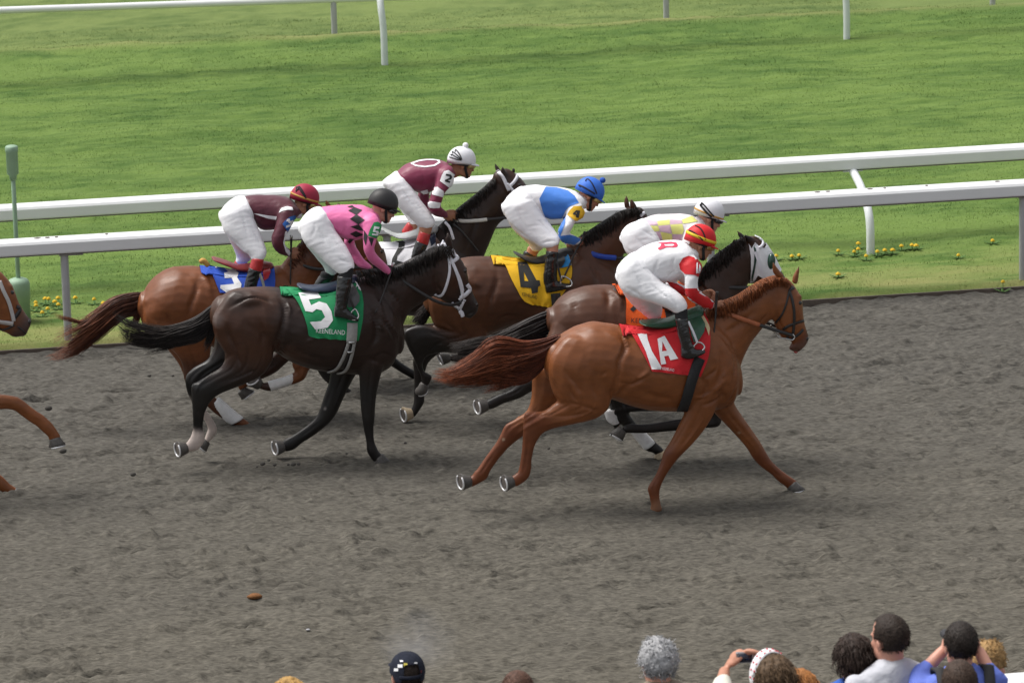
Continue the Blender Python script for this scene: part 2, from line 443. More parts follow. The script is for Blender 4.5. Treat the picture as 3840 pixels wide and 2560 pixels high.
WHITE = M("rail_white", (.80, .81, .82), .35, .04, 3, coat=.2)
GREYM = M("post_grey", (.42, .42, .43), .45, .08, 10)
PWHITE = M("post_white", (.72, .75, .76), .4, .06, 8)
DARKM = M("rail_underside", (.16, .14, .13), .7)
DIRT = M("mud_spot", (.10, .08, .06), .9)
def vplane_hit(px, py, p0, nrm): d = ray(px, py); return CAM+d*(((p0-CAM)@nrm)/(d@nrm))
def beam(a, b, prof, dd):
    """extrude profile [(depth, height)...] from a to b"""
    m = len(prof); v = [p+dd*x+ZU*z for p in (a, b) for x, z in prof]
    f = [(k, (k+1) % m, m+(k+1) % m, m+k) for k in range(m)]+[tuple(reversed(range(m))), tuple(range(m, 2*m))]
    return piece(v, [tuple(reversed(q)) for q in f] if np.cross(v[1]-v[0], v[m]-v[0])@(-dd) < 0 and False else f)
PROF = [(0, 0), (-.004, .012), (-.004, .096), (.010, .118), (.045, .134), (.10, .140), (.155, .132), (.19, .110), (.194, .012), (.19, 0)]
def rail(name, label, lpx, rpx, off_v, base_px, group=None):
    p0 = gnd(*base_px); u0, v0 = to_uv(p0); o = uv(u0, v0+off_v)
    a = vplane_hit(lpx[0], lpx[1], o, TV); b = vplane_hit(rpx[0], rpx[1], o, TV); d = (b-a)/np.linalg.norm(b-a)
    a2, b2 = a-d*14, b+d*14
    root = empty(name, uv(u0, v0), label, "rail", group)
    m = beam(a2, b2, PROF, TV)
    obj("rail_beam", m, WHITE, root, smooth=False)
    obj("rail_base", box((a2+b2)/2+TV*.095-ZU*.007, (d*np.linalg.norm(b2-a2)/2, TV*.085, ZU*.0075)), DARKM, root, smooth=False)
    return root, a, d, o
def on_line(a, d, x):                # point of a rail line seen at photo column x
    lo, hi = -15., 25.
    for _ in range(50):
        m = (lo+hi)/2; q = a+d*m-CAM
        X = 1920+FPX*(q@RT)/(q@FW)
        if X < x: lo = m
        else: hi = m
    return a+d*lo
# rail nearest the dirt, straight grey posts
fr, fa, fd, fo = rail("running_rail", "white rail on straight grey posts right at the edge of the dirt", (0, 964), (3840, 735), 0, (243, 1300))
for x in (243, 1455, 2671, 3846):
    p = on_line(fa, fd, x)+TV*.09; g = p.copy(); g[2] = -.05
    obj("post", [tube([g, p-ZU*.015], .037, 12), box(p-ZU*.022+fd*.06, (fd*.11, TV*.05, ZU*.012))], [GREYM], fr)
for _ in range(5):                   # clods thrown onto the rail
    pass
spots = []
for x, y in ((178, 895), (212, 893), (140, 900), (400, 884), (3065, 724), (3105, 720), (3318, 707), (3262, 711), (3475, 697), (3740, 684)):
    pp = vplane_hit(x, y, fo+TV*.08, TV); pp[2] = (on_line(fa, fd, x)[2])+.137
    obj("mud_spot", blob(pp, (fd*.028*random.uniform(.5, 1.6), TV*.02, ZU*.006)), DIRT, fr)
# turf rail on bent white posts
br, ba, bd, bo = rail("turf_rail", "white rail on bent white posts standing in the grass just behind the front rail", (0, 829), (3840, 597), .60, (3241, 966))
for x in (-90, 1570, 3200):
    p = on_line(ba, bd, x)+TV*.06-ZU*.01; b_ = p.copy()-TV*.66+bd*.02; b_[2] = -.03; h = p[2]
    pts = [b_, b_+ZU*(h*.40), b_+ZU*h*.66+TV*.09, b_+ZU*h*.88+TV*.38, p]
    obj("post", [tube(pts, .041, 12, sub=5), box(p-ZU*.006, (bd*.10, TV*.05, ZU*.010))], [PWHITE], br)
# far rails beyond the grass
p0 = gnd(1443, 258); u0, v0 = to_uv(p0)
mr_ = empty("inner_turf_rail", uv(u0, v0), "bent white posts standing in the far turf just before the grass crest", "rail")
pA, pB = gnd(1443, 258), gnd(3175, 163); dm = (pB-pA)/np.linalg.norm(pB-pA); dn = np.array((-dm[1], dm[0], 0)); sp = np.linalg.norm(pB-pA)
for k in (-1, 0, 1, 2):
    b_ = pA+dm*sp*k
    obj("post", tube([b_-ZU*.05, b_+ZU*.47, b_+ZU*.80+dn*.06-dm*.02, b_+ZU*1.15+dn*.35], .042, 12, sub=4), PWHITE, mr_)
obj("rail_beam", beam(pA-dm*20+ZU*1.15+dn*.25, pB+dm*20+ZU*1.15+dn*.25, PROF, dn), WHITE, mr_, smooth=False)
# the round white rail in the hollow behind the crest
cu = to_uv(gnd(1250, 140)); fv = cu[1]+3.2
o3 = uv(0, fv); qa, qb = vplane_hit(0, 40, o3, TV), vplane_hit(893, 10, o3, TV); dq = (qb-qa)/np.linalg.norm(qb-qa)
hr = empty("far_rail", uv(cu[0], fv, -DROP), "round white rail in the hollow beyond the grass crest, across the top left corner", "rail")
obj("rail_beam", tube([qa-dq*20, qa, qb, qb+dq*25], .048, 14), WHITE, hr)
for x in (-30, 1250, 2497, 3722):
    p = on_line(qa, dq, x); g = p.copy(); g[2] = -DROP-.05
    obj("post", tube([g, p], .040, 12), GREYM, hr)

# green marker post between the rails
GREEN = M("marker_green", (.25, .37, .26), .55, .08, 12)
mb = gnd(78, 1226); hm = 1.72
mk = empty("distance_marker", mb, "pale green marker pole with capped foot and head at the left", "marker post")
lean = RT*0
obj("foot", rings(np.array([mb-ZU*.05, mb+ZU*.27, mb+ZU*.275, mb+ZU*.42, mb+ZU*.44]), np.array([HD*k for k in (.098, .098, .104, .104, .096)]), np.array([NL*k for k in (.098, .098, .104, .104, .096)]), 24, np.zeros((5, 3)), (.01, .35)), GREEN, mk)
obj("pole", tube([mb+ZU*.4, mb+ZU*1.45], .021, 12), GREEN, mk)
obj("head", rings(np.array([mb+ZU*1.40, mb+ZU*1.44, mb+ZU*1.46, mb+ZU*1.66, mb+ZU*1.665, mb+ZU*1.71]), np.array([HD*k for k in (.032, .035, .055, .055, .060, .060)]), np.array([NL*k for k in (.032, .035, .055, .055, .060, .060)]), 20, np.zeros((6, 3)), (.05, .3)), GREEN, mk)

# dandelions in the verge
YEL = M("dandelion_yellow", (.66, .43, .02), .8, .2, 60); STEM = M("dandelion_green", (.07, .15, .03), .8)
CR = (3000, 500, 2.2405)
spots = P(CR, [(320, 990), (455, 997), (488, 975), (490, 928), (555, 1033), (650, 997), (712, 985), (778, 983), (852, 950), (940, 942), (975, 946), (1330, 1028), (320, 1185), (1618, 905), (1705, 1250)])+\
    P(C9, [(300, 975), (302, 1000), (380, 943), (408, 945), (488, 938), (460, 968), (490, 992), (632, 935), (790, 948), (400, 1028), (355, 1060), (868, 980)])+P(C4, [(1735, 632), (1800, 625), (1592, 630)])
def dandelion(x, y, k):
    g = gnd(x, y, .09); b_ = g.copy(); u, v = to_uv(g); b_[2] = float(turf_z(np.array([u]), np.array([v]))[0])
    r = random.uniform(.011, .020); bl = []
    for q in range(22):
        a = q*2.4; rr = r*math.sqrt((q+.5)/22)
        bl.append(blob(g+np.array((math.cos(a)*rr, math.sin(a)*rr, .016-.016*(rr/r)**2)), (HD*.010, NL*.010, ZU*.008), seg=6, nr=4))
    lv = [blob(b_+np.array((math.cos(a), math.sin(a), 0))*.045+ZU*.015, (np.array((math.cos(a), math.sin(a), .35))*.045, np.array((-math.sin(a), math.cos(a), 0))*.014, ZU*.003), seg=8, nr=5) for a in (.3, 1.6, 2.9, 4.1, 5.4)]
    o = obj("dandelion", [join(bl), join([tube([b_, g], .003, 5)]+lv)], [YEL, STEM], loc=b_)
    side = "left" if x < 700 else "right"
    tag(o, None, "flower", "dandelions in the grass verge")
    o['label'] = ("yellow dandelion in the grass beside the green marker post on the left" if x < 700 else
                  "yellow dandelion in the verge around the bent white rail post" if x < 3460 and y < 970 and x > 3050 else "yellow dandelion in bloom on the grass verge towards the right edge")
for k, (x, y) in enumerate(spots): dandelion(x, y, k)

# odds and ends on the dirt
def clod(x, y, r, mat, name, label, cat, squash=.55, seed=0):
    g = gnd(x, y, .01); q = blob(g+ZU*r*.3, (HD*r*1.3, NL*r, ZU*r*squash), seg=20, nr=14)
    for i, v in enumerate(q['v']): q['v'][i] = g+(v-g)*(1+.35*(vnoise(np.array([v[0]*30+seed]), np.array([v[2]*30+v[1]*22]), seed)[0]-.5))
    return tag(obj(name, q, mat, loc=g), label, cat)
clod(955, 2240, .043, M("brown_clod", (.20, .085, .028), .95, .3, 60, .6, 200), "dung_clod", "reddish brown lump lying on the open dirt below the black horse", "clod", seed=3)
clod(1155, 2361, .012, M("scrap_white", (.36, .36, .38), .7), "paper_scrap", "tiny white scrap lying on the dirt at the bottom", "scrap", seed=5)
for x, y, r in ((560, 1408, .012), (182, 1530, .022), (236, 1690, .022), (648, 1408, .010), (985, 1738, .016), (1008, 1725, .010), (1030, 1742, .012), (965, 1752, .009), (500, 1800, .018), (505, 1788, .010), (1110, 2005, .016), (1090, 1985, .010), (1130, 2018, .012), (1300, 1700, .008), (1520, 1660, .009), (2060, 1770, .010)):
    L_ = 1.7; g = pt(x, y, L_); g[2] = max(g[2], .05); q = blob(g, (HD*r*1.4, NL*r, ZU*r), seg=10, nr=8)
    tag(obj("flying_clod", q, M("dirt_clod", (.07, .065, .058), .95), loc=g), "small dark clod of dirt thrown up in the air behind the runners", "clod", "clods thrown up by hooves")
# ================================================================== builders: horses and their tack
HOOFM = M("hoof_horn", (.075, .068, .062), .5, .3, 60); SHOE = M("shoe_metal", (.74, .74, .75), .4, .12, 60, metal=.35)
SOLE = M("hoof_sole", (.10, .085, .075), .9, .3, 60); EYE = M("eye_dark", (.012, .008, .006), .08, .0, coat=.6)
LEATHER = M("black_leather", (.022, .020, .020), .38, .2, 30); BROWNL = M("brown_rein", (.30, .085, .03), .55, .2, 40)
WEBW = M("white_webbing", (.74, .74, .80), .7, .06, 40); METAL = M("bit_metal", (.6, .6, .6), .25, .05, metal=1)
BANDAGE = M("white_bandage", (.76, .76, .76), .85, .08, 30, .25, 60); NUMW = M("number_white", (.80, .80, .82), .7, .04)
NUMB = M("number_black", (.018, .018, .018), .7, .1)
COAT = M("horse_coat", rough=.45, var=.15, scale=16, bump=.05, bscale=90, attr=True, sheen=.0, spec=.42, stretch=(.7, 1, 1.6), det=7, rvar=.13)
HAIRC = {}
def hairmat(name, col, var=.35, tip=None):
    HAIRC[name] = (np.array(col), np.array(tip if tip is not None else col)); return M(name, col, .5, var, 25, spec=.3, attr=True)
def strand_col(mat, k, q0=0.0):
    c1, c2 = HAIRC[mat.name]; q = np.clip(np.linspace(q0, 1, k)+RNG.normal(0, .22), 0, 1)[:, None]**1.4; return (c1*(1-q)+c2*q)*RNG.uniform(.65, 1.4)

def hair(top, bot, L, n, wid, r0=.0036, lat=0.0, t_in=(0, .25), t_out=(.7, 1.0), seg=3, wob=.02, sub=8, side=None, col=None, fan=1.0):
    """strands running along two traced edge lines; wid = half spread across the view at start and end"""
    A = np.array([pt(x, y, L+lat) for x, y in smooth_pl(top, sub)]); B = np.array([pt(x, y, L+lat) for x, y in smooth_pl(bot, sub)])
    m = min(len(A), len(B)); A, B = A[:m], B[:m]; ps = []
    for i in range(n):
        s = RNG.beta(.9, .9); a, b = RNG.uniform(*t_in), RNG.uniform(*t_out); k = max(6, int((b-a)*m*.8))
        tt = np.linspace(a, b, k)*(m-1); i0 = np.clip(tt.astype(int), 0, m-2); fr_ = (tt-i0)[:, None]
        PA = A[i0]*(1-fr_)+A[i0+1]*fr_; PB = B[i0]*(1-fr_)+B[i0+1]*fr_
        th = RNG.uniform(-1, 1); q = np.linspace(0, 1, k)
        s2 = s+(RNG.uniform(-.16, .16)*q**1.5)*fan
        y = th*(wid[0]+(wid[1]-wid[0])*q)*math.sqrt(max(.05, 1-(2*s-1)**2))
        p = PA*(1-s2[:, None])+PB*s2[:, None]+NL*y[:, None]
        ph = RNG.uniform(0, 6.28, 3)
        p = p+wob*(q**1.3)[:, None]*np.column_stack((np.sin(q*5+ph[0]), np.sin(q*4+ph[1]), np.sin(q*6+ph[2])))*RNG.uniform(.2, 1)
        ps.append(tube(p, r0*RNG.uniform(.6, 1.3)*np.clip(1.15-q**2.2, .12, 1), seg, col=strand_col(col, k)))
    return join(ps)
def hoof(c_px, s_px, lat, L, r1, r2, nrm=None, shoe=True):
    a, b = pt(c_px[0], c_px[1], L+lat), pt(s_px[0], s_px[1], L+lat)
    ax = (b-a)/np.linalg.norm(b-a)
    n = (nrm[0]*HD+nrm[1]*NL+nrm[2]*ZU) if nrm else ax
    n = n/np.linalg.norm(n); t1 = NL-ax*(NL@ax); t1 /= np.linalg.norm(t1); t2 = np.cross(ax, t1)
    s1 = t1-n*(t1@n); s1 /= np.linalg.norm(s1); s2 = np.cross(n, s1)
    if s2@t2 < 0: s2 = -s2
    cs = [a-ax*.012, a, (a+b)/2, b-n*.004, b]; e1 = [t2*r1*.85, t2*r1, (t2*r1+s2*r2*1.12)/2, s2*r2*1.15, s2*r2*1.12]; e2 = [t1*r1*.85, t1*r1, (t1*r1+s1*r2)/2, s1*r2, s1*r2*.97]
    h = rings(np.array(cs), np.array(e1), np.array(e2), 20, np.zeros((5, 3)), (.1, .02))
    sole = tube([b+n*.001, b+n*.004], r2*.8, 18, cap=(.02, .02))
    th = np.linspace(-2.4, 2.4, 24); fwd = s2 if (s2@(b-a)+s2@HD*.001) > 0 else s2
    u = [b+n*.007+s2*1.06*r2*math.cos(q)*.92+s1*r2*math.sin(q)*.92 for q in th]
    return h, sole, tube(u, .0075, 6)
def leg_lines(sp):
    """tendon and muscle grooves down every leg"""
    out = []
    for lg in sp['legs']:
        st = lg['st']; n = len(st)
        mid = lambda i, k: (st[i][0]*k+st[i][2]*(1-k), st[i][1]*k+st[i][3]*(1-k))
        a, b, e = int(n*.45), int(n*.62), n-3
        if e-b >= 2: out.append(([mid(i, .42) for i in range(b, e+1)], .011, -.0045))
        if a >= 3: out += [([mid(i, .5) for i in range(2, a+1)], .020, -.005), ([mid(i, .74) for i in range(3, a+2)], .014, .004), ([mid(i, .25) for i in range(3, a+2)], .014, -.004)]
    return out
def horse(name, label, L, sp):
    pal = sp['pal']; root_px = sp['foot']
    g = gnd(*root_px); root = empty(name, g, label, "horse", "race horses")
    ps = [loft(sp['trunk'], L, pal=pal, sub=4, seg=28, cap=(.5, .5)), loft(sp['neck'], L, pal=pal, seg=20, cap=(.3, .4)), loft(sp['head'], L, pal=pal, seg=18, cap=(.5, .55))]
    for lg in sp['legs']: ps.append(loft(lg['st'], L, lat=lg['lat'], pal=pal, sub=4, seg=14, cap=(.5, .5), hwk=lg.get('k', .78)))
    for st, lat in sp.get('lumps', []): ps.append(loft(st, L, lat=lat, pal=pal, sub=4, seg=16, cap=(1, 1)))
    for e in sp['ears']: ps.append(loft(e, L, pal=pal, sub=5, seg=12, cap=(.2, .2)))
    m = remesh(ps, sp.get('voxel', .0105), 4)
    tr = bvh(m)
    engrave(m, [(a_, b_*.72, c_*1.9) for a_, b_, c_ in sp.get('lines', [])+leg_lines(sp)], tr, L)
    v_ = m['v']; a_, b_, l_ = v_@HD, v_[:, 2], v_@NL
    rd = 1-np.abs(2*fbm(a_*4.5+l_*3, b_*3.2-a_*1.6+l_*2, 3, 300)-1); m['v'] = v_+m['n']*((rd-.72)*.013*np.clip((b_-.75)/.35, .15, 1))[:, None]
    # coat markings: (px, py, lat, radius m, colour, softness)
    for x, y, la, r, c, so_ in sp.get('paint', []):
        d = np.linalg.norm(m['v']-pt(x, y, L+la), axis=1); k = np.clip((r-d)/so_+.5, 0, 1)[:, None]; m['c'] = m['c']*(1-k)+np.array(c)*k
    f_, l_ = m['v']@HD, m['v']@NL-L
    nse = fbm(f_*5+l_*3, m['v'][:, 2]*5+l_*2, 3, 90)-.5
    m['c'] = np.clip(m['c']*(1+nse[:, None]*sp.get('mottle', .35)), 0, 1)
    tr = bvh(m); sp['tree'] = tr; sp['root'] = root; sp['L'] = L
    obj("body", m, COAT, root, col=True)
    for lg in sp['legs']:
        if 'hoof' in lg:
            cx, cy, sx, sy, r1, r2, nr = lg['hoof']; h, so2, u = hoof((cx, cy), (sx, sy), lg['lat']+lg.get('hl', 0), L, r1, r2, nr)
            ho = obj("hoof", [h, so2], [lg.get('hm', HOOFM), SOLE], root); obj("horseshoe", u, SHOE, ho)
        if 'wrap' in lg:
            b = loft(lg['wrap'], L, lat=lg['lat'], sub=5, seg=16, cap=(.08, .08), hwk=lg.get('k', .78)); obj("leg_bandage", b, BANDAGE, root)
    if 'eye' in sp:
        x, y = sp['eye']; p, nn = hit(tr, x, y, L, 0); obj2("eye", blob(p-nn*.007, (HD*.024, NL*.015, ZU*.018)), EYE, root, L)
    for x, y, r in sp.get('nostril', []):
        p, nn = hit(tr, x, y, L, 0); b = blob(p-nn*.004, (HD*r*.7+ZU*r*.5, NL*.008, ZU*r*.6-HD*r*.4)); obj2("nostril", b, EYE, root, L)
    if 'tail' in sp:
        t = sp['tail']; hm = t['mat']; n = int(t.get('n', 230)*2.2)
        core = loft(t['core'], L, sub=6, seg=14, cap=(.5, 1.2), scale=.62) if 'core' in t else None
        hs_ = [hair(tp, bt, L, int(n*k), w_, col=hm, **kw) for tp, bt, k, w_, kw in t['locks']]
        if core: core['c'][:] = HAIRC[hm.name][0]*.8
        obj("tail", join(([core] if core else [])+hs_), hm, root, col=True)
    if 'mane' in sp:
        mn = sp['mane']; ps_ = []
        for i in range(mn.get('n', 260)):
            u = RNG.uniform(0, 1); rt = catmull(mn['root'], 8); tp = catmull(mn['tip'], 8); k = u*(len(rt)-1); i0 = min(int(k), len(rt)-2); fr_ = k-i0
            a = rt[i0]*(1-fr_)+rt[i0+1]*fr_; b = tp[i0]*(1-fr_)+tp[i0+1]*fr_; b = a+(b-a)*RNG.uniform(.55, 1.12)+RNG.normal(0, mn.get('jit', 9), 2)
            la = mn.get('lat', (0, -.085)); a3 = pt(a[0], a[1], L+RNG.uniform(-.02, .02)); b3 = pt(b[0], b[1], L+la[1]*RNG.uniform(.75, 1.2)); mid = (a3+b3)/2+ZU*mn.get('lift', .025)*RNG.uniform(.3, 1.4)+NL*la[1]*mn.get('bulge', .45)
            q = catmull([a3, mid, b3], 4); ps_.append(tube(q, np.linspace(mn.get('r', .0048), .0012, len(q))*RNG.uniform(.7, 1.3), 3, col=strand_col(mn['mat'], len(q))))
        obj("mane", join(ps_), mn['mat'], root, col=True)
    if 'bridle' in sp:
        for nm, mat, wd, pl in sp['bridle']:
            obj2(nm, strap(tr, pl, wd, L, .0035, off=.006, both=False), mat, root, L)
    for nm, mat, rr, pl in sp.get('reins', []):     # reins hang free: px, py, lat
        p3 = [pt(x, y, L+la) for x, y, la in pl]
        t_ = tube(p3, rr*1.25 if rr > .006 else rr, 8, sub=5, flat=.35 if rr > .006 else 1.0)
        obj2(nm, t_, mat, root, L)
    return root
def cloth(sp, rear, front, mat, marks=(), off=.016, nu=26, nv=26, wr=.006, name="saddle_cloth", seed=0, trim=None):
    """saddle cloth: rear and front edge traced from the spine down, laid on the horse and mirrored"""
    L, tr, root = sp['L'], sp['tree'], sp['root']
    def res(pl, n):
        p = np.array(smooth_pl(pl, 8)); s = np.concatenate(([0], np.cumsum(np.linalg.norm(np.diff(p, axis=0), axis=1)))); t = np.linspace(0, s[-1], n)
        return np.column_stack((np.interp(t, s, p[:, 0]), np.interp(t, s, p[:, 1])))
    a, b = res(rear, nv), res(front, nv); G = np.zeros((nu, nv, 3)); N = np.zeros((nu, nv, 3))
    for i in range(nu):
        for j in range(nv):
            q = a[j]*(1-i/(nu-1))+b[j]*(i/(nu-1)); G[i, j], N[i, j] = hit(tr, q[0], q[1], L-.2, 0)
    for _ in range(4):
        for ar in (G, N):
            ar[1:-1, 1:-1] = (ar[:-2, 1:-1]+ar[2:, 1:-1]+ar[1:-1, :-2]+ar[1:-1, 2:]+ar[1:-1, 1:-1]*2)/6
    N /= np.linalg.norm(N, axis=2)[:, :, None]+1e-9
    ii, jj = np.meshgrid(np.linspace(0, 1, nu), np.linspace(0, 1, nv), indexing='ij')
    wv = (fbm(ii*5+seed, jj*3, 3, 50+seed)-.5)*2*wr*(.5+jj)+np.sin(ii*17+jj*6+seed)*wr*.5*jj+wr*1.2*(jj > .93)*np.sin(ii*25)
    G = G+N*(off+wv)[:, :, None]
    # over the spine to the other side
    sp_ = G[:, 0].copy(); dl = sp_@NL-L; mid = sp_-dl[:, None]*NL
    for q in mid:
        lo, no_, i_, d_ = tr.ray_cast(Vector(q+ZU*1.0), Vector((0, 0, -1)), 3)
        if lo is not None and abs(lo[2]-q[2]) < .25: q[2] = lo[2]+off
    G = np.concatenate((mid[:, None], G), 1); nv2 = nv+1
    v = G.reshape(-1, 3); f = [(i*nv2+j, (i+1)*nv2+j, (i+1)*nv2+j+1, i*nv2+j+1) for i in range(nu-1) for j in range(nv2-1)]
    vote = sum(1 if np.cross(v[q[1]]-v[q[0]], v[q[2]]-v[q[0]])@(v[q[0]]-CAM) > 0 else -1 for q in f)
    if vote > 0: f = [tuple(reversed(q)) for q in f]
    near = piece(v, f); tc = bvh(near); both = join([near, mirror(near, L)]); o = None
    nr = np.zeros_like(both['v'])
    for q in both['f']:
        k = np.cross(both['v'][q[1]]-both['v'][q[0]], both['v'][q[2]]-both['v'][q[0]])
        for i in q: nr[i] += k
    nr /= np.linalg.norm(nr, axis=1)[:, None]+1e-9
    inner = dict(v=both['v']-nr*.005, f=[tuple(reversed(q)) for q in both['f']], c=both['c'])
    ps = [join([both, inner])]; ms = [mat]
    for poly, holes, mm in marks:
        d = decal(tc, poly, holes, L, .004, 3); ps.append(d); ms.append(mm)
    o = obj(name, ps, ms, root); sp['cloth'] = tc; sp['cloth_o'] = o; return o
def text_mark(tree, s, origin, dx, dy, mat, L, font_w=1.0):
    """printed words: letters laid along a traced baseline; origin and axes in photo pixels"""
    cu = bpy.data.curves.new("word", 'FONT'); cu.body = s; cu.resolution_u = 2; ob = bpy.data.objects.new("word", cu); COL.objects.link(ob)
    dg = bpy.context.evaluated_depsgraph_get(); dg.update(); me = bpy.data.meshes.new_from_object(ob.evaluated_get(dg))
    vs = [tuple(v.co) for v in me.vertices]; fs = [tuple(p.vertices) for p in me.polygons]
    bpy.data.objects.remove(ob); bpy.data.curves.remove(cu); bpy.data.meshes.remove(me)
    xm = max(v[0] for v in vs); v3 = []
    for x, y, _ in vs:
        q = (origin[0]+dx[0]*x/xm+dy[0]*y, origin[1]+dx[1]*x/xm+dy[1]*y); v3.append(hit(tree, q[0], q[1], L-.25, .005)[0])
    v3 = np.array(v3); out = []
    for q in fs:
        nn = np.cross(v3[q[1]]-v3[q[0]], v3[q[2]]-v3[q[0]]); out.append(q if nn@(v3[q[0]]-CAM) < 0 else tuple(reversed(q)))
    return piece(v3, out)
# ================================================================== builders: riders
SKIN = M("skin", (.50, .235, .155), .5, .08, 40, spec=.4); SKIND = M("skin_tanned", (.40, .18, .105), .5, .08, 40, spec=.4)
BREECH = M("white_breeches", (.86, .86, .89), .7, .02, 30, .08, 26, sheen=.1); BOOT = M("black_boot", (.014, .014, .015), .22, .2, 30, coat=.35)
SOCK = M("black_sock", (.016, .016, .018), .9); GOGGLE = M("goggle_dark", (.02, .02, .022), .18, coat=.5)
def head_pieces(c, f, u, s, k=1.0, ears=True):
    """a head with brow, nose, lips, chin, cheeks and ears; c = middle of the skull, f forward, u up, s side"""
    g = lambda a, b, d: c+(f*a+s*b+u*d)*k
    def bl(a, b, d, x, y, z, tilt=0): 
        ff = f*math.cos(tilt)+u*math.sin(tilt); uu = u*math.cos(tilt)-f*math.sin(tilt); return blob(g(a, b, d), (ff*x*k, s*y*k, uu*z*k), seg=14, nr=10)
    ps = [bl(-.005, 0, .03, .098, .076, .092), bl(.040, 0, -.025, .058, .060, .088), bl(.040, 0, -.085, .050, .046, .036), bl(.084, 0, -.104, .018, .020, .018),
          bl(.104, 0, -.030, .013, .012, .036, -.35), bl(.112, 0, -.048, .013, .017, .012), bl(.094, 0, -.073, .012, .022, .006), bl(.092, 0, -.084, .012, .020, .007), bl(.080, 0, .012, .022, .052, .014)]
    for q in (-1, 1):
        ps += [bl(.068, q*.036, -.040, .026, .022, .024), bl(.020, q*.050, -.070, .045, .014, .036)]
        if ears: ps += [bl(-.008, q*.078, -.018, .019, .009, .033, -.25), bl(-.012, q*.084, -.012, .014, .006, .024, -.25)]
    return ps
def hand_pieces(c, f, u, s, k=1.0, curl=1.0):
    """fist round a rein: palm, four bent fingers of unequal length, thumb across; f towards knuckles, u towards thumb, s palm side"""
    g = lambda a, b, d: c+(f*a+s*b+u*d)*k
    ps = [blob(g(0, 0, 0), (f*.046*k, s*.019*k, u*.040*k), seg=12, nr=8)]
    for i, (d, l) in enumerate(((.028, .95), (.009, 1.05), (-.010, 1.0), (-.027, .82))):
        ps.append(tube([g(.026, -.004, d), g(.052*l, -.002, d*1.05), g(.064*l, .018*curl, d*1.05), g(.050*l, .036*curl, d), g(.028, .036*curl, d)], [.0105*k, .0105*k, .0098*k, .009*k, .0078*k], 8, sub=3))
    ps.append(tube([g(-.015, .008, .030), g(.012, .018, .046), g(.036, .026, .042), g(.052, .030, .030)], [.013*k, .0125*k, .011*k, .009*k], 8, sub=3))
    return ps
def wrinkle(m, amp, fr=(9, 16), seed=0):
    v = m['v']; a = v@HD; b = v[:, 2]+.6*(v@NL)
    n = 1-np.abs(2*fbm(a*fr[0]+b*3, b*fr[1]-a*4, 3, 200+seed)-1); m['v'] = v+m['n']*((n-.72)*amp)[:, None]
def frame(deg, turn=0.0):
    a, t = R(deg), R(turn); h = HD*math.cos(t)+NL*math.sin(t)
    f = h*math.cos(a)+ZU*math.sin(a); s = np.cross(ZU, h); return f, np.cross(f, s), s
def helmet(parent, c, f, u, s, mat, band=None, brim=None, pom=None, k=1.0):
    g = lambda a, b, d: c+(f*a+s*b+u*d)*k
    v, fc = [], []; nr, sg = 12, 32
    for i in range(nr+1):
        ph = math.pi/2*i/nr
        for j in range(sg):
            th = 2*math.pi*j/sg; z = math.sin(ph); r = math.cos(ph)**.92
            v.append(g(-.008+.127*r*math.cos(th), .106*r*math.sin(th), .022+.122*z+(.012 if i == 0 else 0)*0))
    for j in range(sg):                # lower rim, dips at the nape
        th = 2*math.pi*j/sg; v.append(g(-.008+.124*math.cos(th), .104*math.sin(th), .002-.022*max(0, -math.cos(th))))
    for i in range(nr):
        for j in range(sg): j2 = (j+1) % sg; fc.append((i*sg+j, i*sg+j2, (i+1)*sg+j2, (i+1)*sg+j))
    o = (nr+1)*sg
    for j in range(sg): j2 = (j+1) % sg; fc.append((o+j, o+j2, j2, j))
    # inside
    vi = len(v); v += [c+(p-c)*.93 for p in v[:(nr+1)*sg]]
    fc += [tuple(reversed(tuple(x+vi for x in q))) for q in fc[:nr*sg]]
    for j in range(sg): j2 = (j+1) % sg; fc.append((o+j2, o+j, vi+j, vi+j2))
    shell = piece(v, fc)
    pk = []
    for i in range(2):
        for j in range(17):
            th = R(-62+124*j/16); e = math.cos(th*1.45)**.6 if abs(th*1.45) < 1.57 else 0
            pk += [g(-.008+(.118+.050*e*i)*math.cos(th)+.0*i, (.099+.022*e*i)*math.sin(th), .010-.010*i*e+.005), g(-.008+(.118+.050*e*i)*math.cos(th), (.099+.022*e*i)*math.sin(th), .010-.010*i*e-.002)]
    pf = []
    for j in range(16):
        a, b = j*2, j*2+2; q = 34
        pf += [(a, b, q+b, q+a), (a+1, q+a+1, q+b+1, b+1), (q+a, q+b, q+b+1, q+a+1)]
    o_ = obj("helmet", [join([shell, piece(pk, pf)])], [mat], parent)
    t = bvh(shell)
    if band:
        th = np.linspace(-math.pi, math.pi, 49); bm = [join([ribbon([g(-.008+.1275*math.cos(q)*1.008, .1065*math.sin(q)*1.01, band[1]) for q in th], [(f*math.cos(q)+s*math.sin(q)) for q in th], band[2], .002)])]
        obj("helmet_band", bm, band[0], o_)
    if pom: obj("pompom", [blob(g(pom[1], 0, .158), (f*.026*k, s*.026*k, u*.024*k))], pom[0], o_)
    return o_, t
